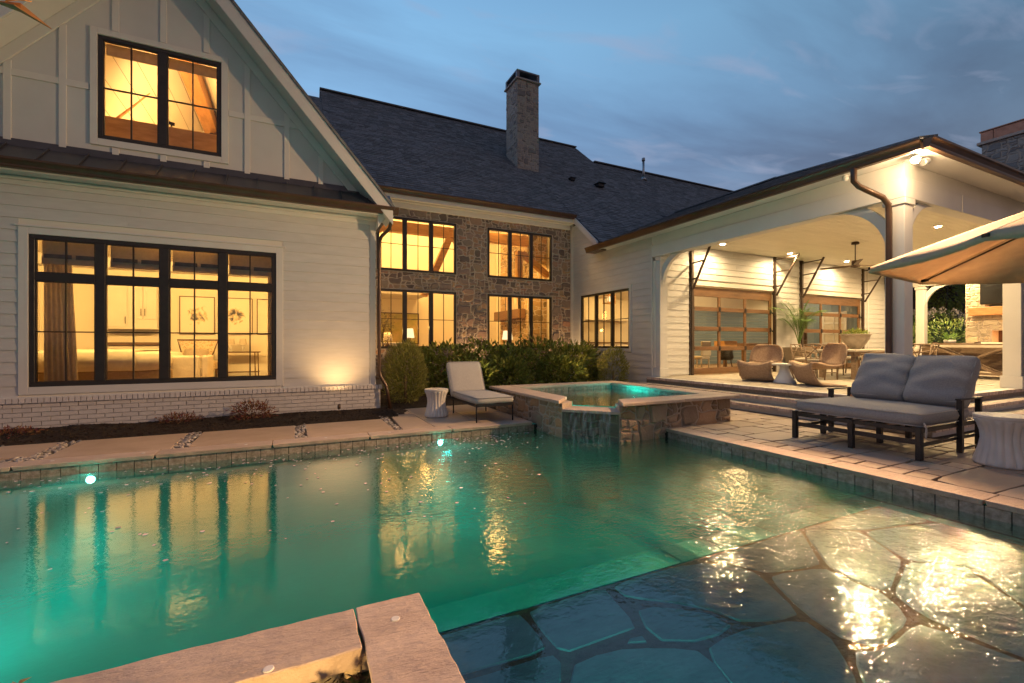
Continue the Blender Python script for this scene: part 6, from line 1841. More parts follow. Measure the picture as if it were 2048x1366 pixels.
bx = thing('wooden_tray', 'open wooden tray box inside behind the left glass door', 'tray', (12.9, 10.3, FZ + .75))
m = MB(); m.box(-.3, .3, -.2, .2, .06, .08); m.box(-.3, -.27, -.2, .2, .08, .24); m.box(.27, .3, -.2, .2, .08, .24); m.box(-.27, .27, -.2, -.17, .08, .24); m.box(-.27, .27, .17, .2, .08, .24); m.build('box', OAK, bx, world=False)
sto = thing('fur_stool', 'dark shaggy stool inside behind the left glass door', 'stool', (12.9, 10.3, FZ))
m = MB(); m.lathe([(.2, .36), (.25, .45), (.22, .62), (.26, .8), (.1, .81)], 18, flute=lambda a, z: 1 + .06 * math.sin(13 * a + z * 30)); m.build('seat', IRON, sto, world=False)
for k in range(4):
    a = PI / 2 * k + .7; m = MB(); m.tube([(.15 * math.cos(a), .15 * math.sin(a), .37), (.22 * math.cos(a), .22 * math.sin(a), 0)], .018, 6); m.build('leg', DKWOOD, sto, world=False)
shf = thing('bookcase', 'dark shelf with bottles inside behind the right glass door', 'shelf', (17.0, 10.6, FZ))
m = MB(); m.box(-.5, -.46, -.2, .2, 0, 2.1); m.box(.46, .5, -.2, .2, 0, 2.1)
for k in range(5): m.box(-.46, .46, -.2, .2, .1 + .45 * k, .13 + .45 * k)
m.build('shelf_frame', DKWOOD, shf, world=False)
m = MB()
for k in range(3):
    for q in range(6): m.lathe([(.03, 0), (.03, .16), (.012, .2), (.012, .25)], 8, c=(-.38 + .14 * q + rng.uniform(-.02, .02), 0, .59 + .45 * k))
m.build('bottles', pmat('amber_glass', (.25, .12, .03), rough=.2), shf, world=False)
idoor = thing('french_door', 'white glazed door standing inside behind the right glass door', 'door', (21.28, 11.5, FZ), R(90))
m = MB(); m.box(-.5, -.4, 0, .05, 0, 2.3); m.box(.4, .5, 0, .05, 0, 2.3)
for k in range(6): m.box(-.4, .4, 0, .05, .44 * k, .44 * k + .08)
m.box(-.02, .02, 0, .05, .08, 2.2); m.build('door_frame', TRIMW, idoor, world=False)
m = MB(); m.box(-.4, .4, .02, .03, .08, 2.2); m.build('door_glass', LINEN, idoor, world=False)

add_light('room_light', 'POINT', (10.6, 11.9, 2.5), 60, WARM, size=.2)  # added point light without a fixture, brightens the room behind the single window
add_light('room_light', 'POINT', (15.5, 11.9, 3.0), 60, WARM2, size=.2)
# room lamps
def downlight(x_, y_, z_, lb, power, room, col=WARM, spot=150, aim=(0, 0, -3)):
    t = thing('downlight', lb, 'downlight', (x_, y_, z_), group=room)
    m = MB(); m.lathe([(.08, .0), (.08, -.008), (.055, -.01)], 16); m.build('trim_ring', TRIMW, t, world=False)
    m = MB(); m.lathe([(.052, -.0102), (.04, -.014)], 14); m.build('lens', LENSI, t, world=False)
    add_light('room_light', 'SPOT', (x_, y_, z_ - .03), power, col, target=(x_ + aim[0], y_ + aim[1], z_ + aim[2]), size=.14, spot=spot, blend=.7)
SPOTW = ('leftmost of the row above the window', 'second of the row above the window', 'middle of the row above the window', 'fourth of the row above the window', 'rightmost of the row above the window', 'deep at the back right')
for k, (x_, y_) in enumerate(((-4.4, 10.05), (-3.2, 10.05), (-2.0, 10.05), (-.8, 10.05), (.4, 10.05))):
    downlight(x_, y_, 3.40, 'recessed bedroom ceiling lamp ' + SPOTW[k], 340, 'recessed lamps in the bedroom ceiling', spot=165, aim=(0, 3.4, -1.6))
add_light('room_light', 'POINT', (-1.8, 10.0, 3.25), 30, WARM, size=.3)
for k, (x_, y_) in enumerate(((2.4, 17.5), (4.6, 17.5), (6.8, 17.5), (3.4, 19), (6.2, 19))):
    downlight(x_, y_, 8.09, 'recessed great room ceiling lamp ' + ('at the front left', 'at the front centre', 'at the front right', 'at the back left', 'at the back right')[k], 620, 'recessed lamps in the great room ceiling')
add_light('room_light', 'POINT', (3.6, 16.4, 5.9), 80, WARM, size=.3)
add_light('room_light', 'POINT', (6.6, 14.9, 5.7), 60, WARM, size=.25)
add_light('room_light', 'POINT', (4.6, 16.6, 2.6), 50, WARM, size=.25)
add_light('room_light', 'SPOT', (7.2, 14.3, 3.1), 120, WARM, target=(8.3, 16.4, 2.4), size=.05, spot=110)
add_light('room_light', 'SPOT', (8.55, 14.4, 4.4), 60, WARM, target=(8.4, 15.1, 3.4), size=.03, spot=120)
for k, (x_, y_) in enumerate(((10.0, 12.0), (11.6, 11.0), (13.6, 11.5), (16.0, 11.5), (18.6, 11.5), (20.3, 12.5))):
    downlight(x_, y_, 3.895, 'recessed games room ceiling lamp ' + ('farthest left by the counter', 'second from the left', 'behind the first glass door', 'between the two glass doors', 'behind the second glass door', 'farthest right by the french door')[k], 190 if x_ < 12 else 260, 'recessed lamps in the games room ceiling', WARM if x_ < 12 else WARM2)

# ================================================================== OUTDOOR THINGS
# chaise longue on the left pad
chz = thing('chaise_longue', 'pale cushioned chaise longue with raised back beside the spa', 'sun lounger', (3.10, 7.0, 0))
m = MB()
for s in (-1, 1): m.bar((s * .335, .0, .285), (s * .335, 1.95, .285), .025, .045)
m.bar((-.335, 0, .285), (.335, 0, .285), .025, .045); m.bar((-.335, 1.22, .27), (.335, 1.22, .27), .025, .03)
for k in range(7): m.bar((-.33, .12 + .16 * k, .292), (.33, .12 + .16 * k, .292), .03, .012)
m.build('frame', IRON, chz, world=False)
for (a, b) in ((-.335, .02), (.335, .02), (-.335, 1.22), (.335, 1.22)):
    m = MB(); m.tube([(a, b, .29), (a, b, 0)], [.016, .012], 8); m.build('leg', IRON, chz, world=False)
m = MB(); cushion_verts(m, .72, 1.30, .115, Matrix.Translation((0, .62, .36)), n=12, puff=.12, wr=.006); m.build('seat_cushion', FABW, chz, world=False)
MB_ = Matrix.Translation((0, 1.46, .62)) @ Matrix.Rotation(R(62), 4, 'X')
m = MB(); cushion_verts(m, .72, .74, .11, MB_, n=12, puff=.14, wr=.006); m.build('back_cushion', FABW, chz, world=False)
m = MB(); piping(m, .70, 1.28, .05, Matrix.Translation((0, .62, .36))); piping(m, .70, .72, .048, MB_); m.build('piping', FABRIC, chz, world=False)
m = MB()
for s in (-1, 1): m.bar((s * .3, 1.24, .29), (s * .3, 1.72, .95), .02, .03)
m.bar((-.3, 1.70, .93), (.3, 1.70, .93), .02, .03); m.bar((0, 1.6, .75), (0, 1.75, .29), .015); m.build('back_frame', IRON, chz, world=False)

def fluted(z, a, n=24): return 1 + .045 * abs(math.sin(n * a / 2)) ** .7
def stool(lb, x_, y_, h, r, grp='fluted white drum stools'):
    t = thing('garden_stool', lb, 'garden stool', (x_, y_, 0), group=grp)
    prof = [(r * .93, 0), (r * .98, .01), (r * .97, h * .05), (r * .90, h * .15), (r * .78, h * .35), (r * .72, h * .52), (r * .74, h * .66), (r * .84, h * .82), (r * .95, h * .90), (r * .97, h * .93)]
    m = MB(); m.lathe(prof, 144, flute=lambda a, z: 1 + (.13 if .02 < z < h * .92 else .0) * (abs(math.sin(9 * a + 1.1 * z)) ** .6 - .6)); m.build('body', CERAM, t, world=False)
    m = MB(); m.lathe([(r * .9, h * .925), (r, h * .94), (r * 1.0, h * .985), (r * .985, h), (.01, h)], 64, smooth=False); m.build('top', CERAM, t, world=False, bevel=.004)
    return t
stool('white fluted drum stool standing beside the chaise longue', 2.37, 8.02, .50, .215)
stool('white fluted drum stool beside the grey double lounger at the right edge', 6.98, 2.06, .545, .245)

# double daybed
db = thing('double_lounger', 'grey cushioned double lounger in a black metal frame on the deck', 'outdoor daybed', (7.05, 3.26, 0))
def LX(x_, y_, z_): return (x_ - 7.05, y_ - 3.26, z_)
def lbar(m, a, b, w_, h_=None, up=(0, 0, 1)): m.bar(LX(*a), LX(*b), w_, h_, up)
for (a, b, h) in ((6.385, 3.96, .38), (6.385, 3.25, .36), (6.385, 2.56, .38), (7.05, 3.96, .36), (7.05, 3.25, .36), (7.30, 2.53, .64), (7.80, 2.53, .64), (7.30, 3.99, .64), (7.80, 3.99, .64), (7.80, 3.25, .36)):
    m = MB(); lbar(m, (a, b, 0), (a, b, h), .068 if h < .6 else .06, .055, up=(0, 1, 0)); m.build('leg', IRON, db, world=False, bevel=.004)
m = MB()
lbar(m, (6.385, 3.99, .335), (6.385, 2.53, .335), .03, .05); lbar(m, (7.8, 3.99, .335), (7.8, 2.53, .335), .03, .05)
lbar(m, (6.385, 3.96, .335), (7.8, 3.96, .335), .03, .05); lbar(m, (6.385, 2.56, .335), (7.8, 2.56, .335), .03, .05)
lbar(m, (6.385, 3.96, .20), (6.385, 2.56, .20), .02, .055); lbar(m, (6.385, 2.56, .17), (7.8, 2.56, .17), .02, .04); lbar(m, (6.385, 3.96, .17), (7.8, 3.96, .17), .02, .04)
lbar(m, (7.3, 2.53, .05), (7.8, 2.53, .05), .02, .02)
for k in range(9): lbar(m, (6.4, 2.68 + .145 * k, .345), (7.75, 2.68 + .145 * k, .345), .03, .01)
m.build('frame', IRON, db, world=False)
for y_ in (2.53, 3.99):
    m = MB(); lbar(m, (7.24, y_, .645), (7.86, y_, .645), .055, .02); m.build('armrest', IRON, db, world=False, bevel=.003)
m = MB(); cushion_verts(m, 1.30, 1.47, .155, Matrix.Translation(LX(7.02, 3.26, .452)), n=18, puff=.10, wr=.01, seed=3); m.build('seat_cushion', FABRIC, db, world=False)
m = MB(); piping(m, 1.28, 1.45, .066, Matrix.Translation(LX(7.02, 3.26, .452)), .006); piping(m, 1.28, 1.45, -.066, Matrix.Translation(LX(7.02, 3.26, .452)), .006); m.build('piping', FABW, db, world=False)
for k, y_ in enumerate((3.46, 2.83)):
    M_ = Matrix.Translation(LX(7.62, y_, .84)) @ Matrix.Rotation(R(-54), 4, 'Y')
    M_ = M_ @ Matrix.Scale(1, 4)
    # local x runs up the back, local z is the face
    m = MB(); cushion_verts(m, .72, .64, .20, M_, n=22, puff=.38, wr=.045, seed=7 + 3 * k); o = m.build('back_cushion', FABRIC, db, world=False)
    m = MB(); piping(m, .69, .61, .075, M_, .006); m.build('piping', FABW, db, world=False)
m = MB()
for y_ in (2.62, 3.26, 3.90): lbar(m, (7.56, y_, .35), (8.06, y_, 1.04), .03, .04, up=(0, 1, 0))
lbar(m, (8.05, 2.62, 1.02), (8.05, 3.90, 1.02), .03, .04)
for k in range(5): lbar(m, (7.62 + .085 * k, 2.62, .44 + .117 * k), (7.62 + .085 * k, 3.90, .44 + .117 * k), .03, .012)
m.build('back_frame', OAKY, db, world=False)
m = MB(); m.tube([LX(6.39, 2.52, .43), LX(6.37, 2.49, .38), LX(6.38, 2.5, .33), LX(6.36, 2.49, .26)], .008, 5); m.tube([LX(6.39, 2.52, .42), LX(6.40, 2.50, .36), LX(6.39, 2.49, .30)], .007, 5); m.build('tie_strap', FABW, db, world=False)

# parasol
um = thing('parasol', 'large tan canvas parasol spreading over the right edge of the deck', 'parasol', (5.95, .75, 0))
RU = 1.90; zh = 2.05; za = 2.70
ang = [R(28 + 45 * k + (0, 1, 3, 0, -3, 0, 0, 0)[k]) for k in range(8)]
def ucan(k, t): a = ang[k % 8]; return Vector((RU * t * math.cos(a), RU * t * math.sin(a), za + (zh - za) * (t ** 1.12)))
for k in range(8):
    m = MB(); n = 8
    for j in range(n + 1):
        t = j / n
        a, b = ucan(k, t), ucan(k + 1, t)
        for i in range(7):
            s = i / 6; q = a.lerp(b, s); sag = math.sin(PI * s)
            q.z += -.018 * t * sag * t; q.x *= 1 - .03 * t * sag; q.y *= 1 - .03 * t * sag
            m.v.append(tuple(q))
    for j in range(n):
        for i in range(6):
            a = j * 7 + i; m.f.append([a, a + 1, a + 8, a + 7]); m.sm.append(True)
    b0 = len(m.v)
    for i in range(7):        # short valance
        q = Vector(m.v[n * 7 + i]); m.v.append((q.x * 1.002, q.y * 1.002, q.z - .05))
    for i in range(6): m.f.append([n * 7 + i, n * 7 + i + 1, b0 + i + 1, b0 + i]); m.sm.append(True)
    o = m.build('canopy_panel', CANVAS, um, world=False)
    sm = o.modifiers.new('s', 'SOLIDIFY'); sm.thickness = .004
    m = MB(); m.tube([ucan(k, .03) - Vector((0, 0, .03)), ucan(k, .5) - Vector((0, 0, .03)), ucan(k, .985) - Vector((0, 0, .025))], .009, 6)
    m.build('rib', DKWOOD, um, world=False)
    m = MB(); m.tube([Vector((0, 0, 2.25)), ucan(k, .52) - Vector((0, 0, .035))], .007, 6); m.build('strut', DKWOOD, um, world=False)
    m = MB(); q = ucan(k, .985); m.box(-.035, .035, -.02, .02, -.012, .012, Matrix.Translation(q - Vector((0, 0, .02))) @ Matrix.Rotation(ang[k], 4, 'Z')); m.build('rib_pocket', IRON, um, world=False)
m = MB()
for (px_, py_) in ((.3, .9), (.55, .85)): m.tube([(px_, py_, 2.52), (px_ + .01, py_, 2.42), (px_, py_ + .01, 2.32)], .006, 4)
m.build('tie_strap', CANVAS, um, world=False)
m = MB(); m.tube([(0, 0, .05), (0, 0, 2.86)], .024, 12); m.build('pole', DKWOOD, um, world=False)
m = MB(); m.lathe([(.30, .002), (.30, .05), (.26, .07), (.05, .09), (.04, .3), (.03, .31)], 24); m.build('base', IRON, um, world=False)
m = MB(); m.lathe([(.012, 2.85), (.10, 2.83), (.26, 2.755), (.27, 2.74)], 16, cap=False); m.build('vent_cap', CANVAS, um, world=False)

# woven lounge chairs and marble table
def wicker_chair(lb, x_, y_, rz, s=1.0):
    t = thing('wicker_chair', lb, 'wicker chair', (x_, y_, FZ + .008), rz, group='sculpted wicker lounge chairs')
    # profile (forward, up, half width)
    prof = [(-.42, .86, .19), (-.425, .83, .27), (-.415, .76, .33), (-.385, .64, .365), (-.35, .52, .37), (-.28, .42, .365), (-.15, .365, .36), (0, .36, .36), (.15, .39, .365), (.27, .425, .375), (.34, .43, .38),
            (.375, .40, .38), (.37, .34, .37), (.34, .25, .355), (.30, .15, .36), (.25, .07, .375), (.17, .025, .385), (.0, .012, .37), (-.2, .010, .33), (-.34, .010, .28)]
    P_ = []
    for i in range(len(prof) - 1):          # smooth by Catmull-Rom
        p0, p1, p2, p3 = prof[max(i - 1, 0)], prof[i], prof[i + 1], prof[min(i + 2, len(prof) - 1)]
        for q in (0, .5):
            P_.append(tuple(.5 * (2 * p1[c] + (p2[c] - p0[c]) * q + (2 * p0[c] - 5 * p1[c] + 4 * p2[c] - p3[c]) * q * q + (3 * p1[c] - p0[c] - 3 * p2[c] + p3[c]) * q ** 3) for c in range(3)))
    P_.append(prof[-1])
    def part(name, i0, i1, cup):
        m = MB(); nw = 12
        for i in range(i0, i1 + 1):
            f_, z_, w_ = P_[i]
            for j in range(nw + 1):
                v = -1 + 2 * j / nw
                c_ = cup(i) * (v * v - .25)
                nx_ = c_ if z_ > .44 else 0; nz = c_ if z_ <= .44 and i < 24 else 0
                m.v.append(((f_ + (nx_ if i < 10 else -(c_) * .6 if i > 24 else 0)) * s, v * w_ * s, max(.012, (z_ + nz)) * s))
        for i in range(i1 - i0):
            for j in range(nw):
                a = i * (nw + 1) + j; m.f.append([a, a + 1, a + nw + 2, a + nw + 1]); m.sm.append(True)
        o = m.build(name, WICKER, t, world=False)
        sm = o.modifiers.new('s', 'SOLIDIFY'); sm.thickness = .028; sm.offset = 0
        return o
    part('backrest', 0, 10, lambda i: .10)
    part('seat', 10, 21, lambda i: .07)
    part('base', 21, len(P_) - 1, lambda i: .10)
    m = MB()
    for sd in (-1, 1): m.tube([((p[0] + .08) * s if i < 10 else p[0] * s, sd * p[2] * s, (p[1] + (.045 if 10 <= i < 24 else 0)) * s) for i, p in enumerate(P_) if i < 30], .016, 6)
    m.build('rim', WICKER, t, world=False)
    return t
wicker_chair('woven wicker lounge chair left of the little marble table, facing the pool', 10.15, 7.12, R(180 + 12), 1.0)
wicker_chair('woven wicker lounge chair right of the little marble table, turned to the left', 10.15, 5.80, R(180 - 28), 1.04)
mt = thing('marble_table', 'small round marble side table between the two wicker chairs', 'side table', (10.05, 6.47, FZ + .006))
m = MB(); m.lathe([(.235, 0), (.235, .02), (.19, .10), (.13, .22), (.10, .32), (.11, .40)], 28); m.build('pedestal', MARBLE, mt, world=False)
m = MB(); m.lathe([(.255, .401), (.26, .41), (.26, .435), (.25, .44), (.01, .441)], 40, smooth=False); m.build('top', TRIMW, mt, world=False)

# dining table with crossed-back chairs
dt = thing('dining_table', 'long pale topped outdoor dining table in the pavilion', 'dining table', (13.8, 6.75, FZ))
m = MB(); m.box(-1.35, 1.35, -.52, .52, .70, .75); m.build('top', PORCHF, dt, world=False, bevel=.006)
m = MB(); m.box(-1.25, 1.25, -.42, .42, .62, .70); m.build('apron', TEAK, dt, world=False)
for a in (-1.15, 1.15):
    for b in (-.38, .38):
        m = MB(); m.bar((a, b, 0), (a, b, .62), .11); m.build('leg', TEAK, dt, world=False, bevel=.006)
def xchair():
    t = thing('dining_chair', 'x', 'chair', (0, 0, 0), 0, group='crossed-back dining chairs round the pavilion table')
    m = MB(); m.box(-.25, .25, -.24, .24, .41, .44); m.build('seat', TEAK, t, world=False, bevel=.006)
    m = MB(); cushion_verts(m, .48, .46, .06, Matrix.Translation((0, 0, .47)), n=8, puff=.2); m.build('cushion', LINEN, t, world=False)
    for s in (-1, 1):
        m = MB(); m.tube([(s * .24, -.22, 0), (s * .24, -.22, .42), (s * .25, -.20, .64)], .018, 6); m.build('leg', TEAK, t, world=False)
        m = MB(); m.tube([(s * .22, .27, 0), (s * .235, .23, .42), (s * .26, .30, .86)], .018, 6); m.build('leg', TEAK, t, world=False)
        m = MB(); m.tube([(s * .25, -.24, .64), (s * .28, -.05, .66), (s * .255, .26, .70)], .018, 6); m.build('arm', TEAK, t, world=False)
        m = MB(); m.tube([(s * .24, -.22, .18), (s * .225, .25, .18)], .010, 5); m.build('stretcher', TEAK, t, world=False)
    m = MB(); m.tube([(-.26, .30, .86), (0, .325, .88), (.26, .30, .86)], .018, 6); m.tube([(-.235, .245, .52), (.235, .245, .52)], .012, 5); m.build('back_rail', TEAK, t, world=False)
    m = MB()
    for s in (-1, 1):
        m.tube([(s * -.24, .25, .52), (s * .10, .285, .86)], .011, 5); m.tube([(s * -.10, .285, .86), (s * .24, .25, .52)], .011, 5)
    m.build('back_lattice', TEAK, t, world=False)
    return t
base_ch = xchair()
cspots = [(14.55, 6.62, 180, 'crossed-back dining chair nearest the wicker chairs, on the pool side of the table'), (15.55, 6.60, 172, 'crossed-back dining chair in the middle of the pool side of the table'),
          (16.6, 6.62, 186, 'crossed-back dining chair on the pool side partly hidden by the corner column'), (14.5, 8.25, 4, 'crossed-back dining chair nearest the potted palm behind the table'),
          (15.6, 8.28, -5, 'crossed-back dining chair in the middle of the far side of the table'), (16.65, 8.25, 2, 'crossed-back dining chair at the far right behind the stone bowl'), (13.75, 7.45, 90, 'crossed-back dining chair at the head of the table beside the planter')]
for k, (x_, y_, a, lb) in enumerate(cspots):
    if k == 0: base_ch['label'] = lb; base_ch.location = (x_ - 1.8, y_ - .7, FZ + .006); base_ch.rotation_euler = (0, 0, R(a))
    else: copy_tree(base_ch, label=lb, loc=(x_ - 1.8, y_ - .7, FZ + .006), rz=R(a))
bowl = thing('stone_bowl', 'big grey stone bowl planted with succulents on the dining table', 'bowl planter', (13.75, 6.9, FZ + .75))
m = MB(); m.lathe([(.11, 0), (.13, .01), (.22, .12), (.30, .26), (.33, .38), (.355, .39), (.355, .41), (.30, .41), (.26, .32)], 36); m.build('bowl', CONC, bowl, world=False)
m = MB(); crown(m, (0, 0, .40), (.28, .28, .12), 260, .09, .035, random.Random(8), spread=.7, upward=1.0, shell=.3); m.build('succulents', LEAFD, bowl, world=False)
m = MB(); m.tube([(-.35, 0, .38), (-.41, 0, .39)], .02, 6); m.tube([(.35, 0, .38), (.41, 0, .39)], .02, 6); m.build('handle', CONC, bowl, world=False)

# potted palm
pl = thing('potted_palm', 'feathery palm in a tapered taupe planter between the glass doors', 'potted palm', (14.55, 8.95, FZ + .006))
m = MB(); m.add([(-.20, -.20, 0), (.20, -.20, 0), (.20, .20, 0), (-.20, .20, 0), (-.31, -.31, .78), (.31, -.31, .78), (.31, .31, .78), (-.31, .31, .78)], [(0, 3, 2, 1), (4, 5, 6, 7), (0, 1, 5, 4), (1, 2, 6, 5), (2, 3, 7, 6), (3, 0, 4, 7)])
m.build('planter', PLANTER, pl, world=False, bevel=.008)
rp = random.Random(12)
for k in range(15):
    a = 2 * PI * k / 15 * 1.0 + rp.uniform(-.2, .2); el = rp.uniform(.10, .62); L = rp.uniform(1.3, 1.85)
    if k % 3 == 0: el *= .5
    m = MB(); sp = []
    for i in range(9):
        t = i / 8; rr = L * (t * math.sin(el) + .45 * t * t * (.4 + el)); zz = .80 + L * 1.38 * (t - .36 * t * t * (1 + el))
        sp.append(Vector((rr * math.cos(a) * .9, rr * math.sin(a) * .45 - .05, zz)))
    m.tube(sp, [.010 - .009 * i / 8 for i in range(9)], 5); m.build('stem', LEAFP, pl, world=False)
    m = MB()
    for i in range(30):
        t = .30 + .70 * i / 29; q = t * 8; i0 = min(int(q), 7); p_ = sp[i0].lerp(sp[i0 + 1], q - i0); d = (sp[i0 + 1] - sp[i0]).normalized()
        side = d.cross(Vector((0, 0, 1))).normalized() if abs(d.z) < .98 else Vector((1, 0, 0))
        for s in (-1, 1):
            LL = .34 * math.sin(PI * min(1, (t - .25) * 1.15) ** .8 + .15) + .05
            leafquad(m, p_, (side * s + d * .55 + Vector((0, 0, -.25 + rp.uniform(-.1, .1)))), Vector((0, 0, 1)), LL, .028, fold=.1)
    m.build('frond', LEAFP, pl, world=False)

# console table, sofa and what stands there, in front of the fireplace
ct = thing('console_table', 'long wooden console table on crossed curved legs behind the outdoor sofa', 'console table', (15.9, 5.3, FZ))
m = MB(); m.box(-.22, .22, -1.35, 1.35, .86, .90); m.build('top', TEAK, ct, world=False, bevel=.005)
for xo in (-.14, .14):
    for s in (-1, 1):
        m = MB(); pts = []
        for i in range(9):
            t = i / 8; pts.append((xo + s * .006, s * (-1.0 + 2.0 * t) * 1.0, .84 * (1 - 4 * (t - .5) ** 2 * 0) * 0 + (.04 + .80 * (.5 - .5 * math.cos(PI * t)))))
        for a, b in zip(pts[:-1], pts[1:]): m.bar(a, b, .045, .07, up=(1, 0, 0))
        m.build('curved_leg', TEAK, ct, world=False)
m = MB(); m.box(-.20, .20, -1.2, 1.2, .10, .14); m.build('shelf', TEAK, ct, world=False)
os_ = thing('outdoor_sofa', 'low outdoor sofa with its wooden back to the pool', 'sofa', (16.75, 5.2, FZ))
m = MB(); m.box(-.42, -.34, -1.3, 1.3, .18, .80)
m.build('back_panel', TEAK, os_, world=False, bevel=.01)
m = MB(); m.box(-.33, .5, -1.3, 1.3, .18, .30); m.build('seat_frame', TEAK, os_, world=False)
m = MB(); cushion_verts(m, .8, 2.5, .16, Matrix.Translation((.08, 0, .38)), n=10); m.build('seat_cushion', LINEN, os_, world=False)
m = MB(); cushion_verts(m, .18, 2.5, .5, Matrix.Translation((-.24, 0, .62)), n=10); m.build('back_cushion', LINEN, os_, world=False)
for a in (-.36, .42):
    for b in (-1.2, 1.2):
        m = MB(); m.box(a - .04, a + .04, b - .04, b + .04, 0, .18); m.build('leg', TEAK, os_, world=False)
cu = thing('throw_pillow', 'pale pillow with a dark curling mark propped left of the console table', 'pillow', (15.5, 6.46, FZ + .60))
m = MB(); cushion_verts(m, .42, .42, .13, Matrix.Rotation(R(-80), 4, 'Y'), n=10, puff=.5); m.build('pillow', LINEN, cu, world=False)
m = MB(); m.tube([(-.085, .02 + .05 * math.sin(a * 2), -.10 + .2 * a / 3.1) for a in [3.1 * k / 12 for k in range(13)]], .008, 5); m.build('mark', IRON, cu, world=False)
sch = thing('lounge_chair', 'low wooden lounge chair holding the marked pillow', 'lounge chair', (15.35, 6.6, FZ))
m = MB(); m.box(-.3, .3, -.3, .3, .30, .38); m.build('seat', TEAK, sch, world=False)
for a in (-.27, .27):
    for b in (-.27, .27):
        m = MB(); m.box(a - .03, a + .03, b - .03, b + .03, 0, .30); m.build('leg', TEAK, sch, world=False)
m = MB(); m.box(.24, .30, -.3, .3, .38, .74); m.build('backrest', TEAK, sch, world=False)
fpz = thing('potted_plant', 'small white pot with bright green leaves on the console table', 'potted plant', (15.9, 5.72, FZ + .90))
m = MB(); m.lathe([(.08, 0), (.12, .03), (.13, .09), (.11, .10)], 18); m.build('pot', CERAM, fpz, world=False)
m = MB(); crown(m, (0, 0, .13), (.10, .10, .09), 46, .17, .030, random.Random(4), spread=.5, upward=1.2, shell=.2); m.build('leaves', LEAFP, fpz, world=False)
tr = thing('wooden_tray', 'dark tray lying on the console table beside the little plant', 'tray', (15.9, 5.6, FZ + .902))
m = MB(); m.box(-.16, .16, -.42, .42, 0, .02); m.box(-.16, .16, -.44, -.42, 0, .035); m.box(-.16, .16, .42, .44, 0, .035); m.build('tray', DKWOOD, tr, world=False)

# ================================================================== PLANTING
rs = random.Random(77)
hd = thing('hedge', 'long clipped laurel hedge under the stone wall windows', 'hedge', (5.4, 11.9, 0))
m = MB()
for cx, cy_, r_, h_ in ((3.0, 11.9, .62, .60), (3.75, 11.6, .75, .66), (4.75, 11.7, .80, .72), (5.7, 11.5, .78, .66), (6.6, 11.6, .85, .74), (7.5, 11.5, .80, .70), (8.05, 11.75, .62, .62), (5.2, 11.1, .6, .50), (6.9, 11.0, .66, .52), (4.2, 11.1, .6, .46)):
    crown(m, (cx, cy_, h_ * .92), (r_, .72, h_), 1250, .15, .060, rs, power=2.3, lump=.38, freq=3.0, spread=.6, zmin=.02, shell=.68, upward=.6)
m.build('foliage', LEAFD, hd)
m = MB()
for k in range(9): m.tube([(3.1 + .62 * k, 11.8, 0), (3.1 + .62 * k, 11.8, .9)], .03, 6)
m.build('stems', BARK, hd)
def shrub(name, lb, cat, x_, y_, rad, zc_, n, L, W, mat, **k):
    t = thing(name, lb, cat, (x_, y_, 0)); m = MB()
    kk = dict(power=2.0, lump=.25, spread=.5, shell=.6, upward=.9, zmin=.02); kk.update(k)
    crown(m, (0, 0, zc_), rad, n, L, W, rs, **kk); m.build('foliage', mat, t, world=False)
    m = MB(); m.tube([(0, 0, 0), (0, 0, zc_)], .03, 6); m.build('trunk', BARK, t, world=False); return t
shrub('juniper', 'rounded dark juniper beside the corner downspout of the left wing', 'shrub', 2.28, 10.15, (.47, .47, .74), .62, 5200, .085, .016, LEAFJ, shell=.65, upward=2.2, spread=.45, lump=.18)
shrub('boxwood', 'small conical boxwood below the single window beside the spa', 'shrub', 8.05, 10.05, (.40, .40, .62), .58, 3600, .06, .022, LEAFJ, shell=.6, upward=1.5, lump=.35)
shrub('nandina', 'larger reddish shrub in the mulch under the big window', 'shrub', -.62, 8.95, (.33, .25, .20), .13, 900, .055, .018, LEAFR, shell=.3, upward=.8, lump=.4)
shrub('nandina', 'smaller reddish shrub in the mulch left of the larger one', 'shrub', -1.68, 9.1, (.30, .2, .10), .06, 520, .05, .016, LEAFR, shell=.3, upward=.8, lump=.4)
shrub('nandina', 'low reddish shrub in the mulch at the left edge of the photo', 'shrub', -3.55, 8.75, (.30, .2, .09), .05, 320, .05, .016, LEAFR, shell=.3, upward=.8, lump=.4)
# plant in the foreground planter
gp = thing('planter_plant', 'dark leafy plant in the planter below the foreground coping', 'plant', (.10, 1.78, -.19))
m = MB(); crown(m, (0, 0, .05), (.22, .14, .09), 160, .05, .018, rs, shell=.2); m.build('foliage', LEAFR, gp, world=False)
dl = MB(); leafquad(dl, Vector((0, 0, 0)), Vector((.8, .4, .5)), Vector((0, 0, 1)), .05, .03); leafquad(dl, Vector((0, 0, 0)), Vector((-.3, .5, .6)), Vector((0, 0, 1)), .03, .02)
dl.tube([(0, 0, 0), (-.02, -.02, -.12)], .003, 4)
o = dl.build('leaf_tip', LEAFM); o.location = (-.95, 2.365, .01); tag(o, 'single brown leaf tip sticking up at the lower left corner', 'leaf')
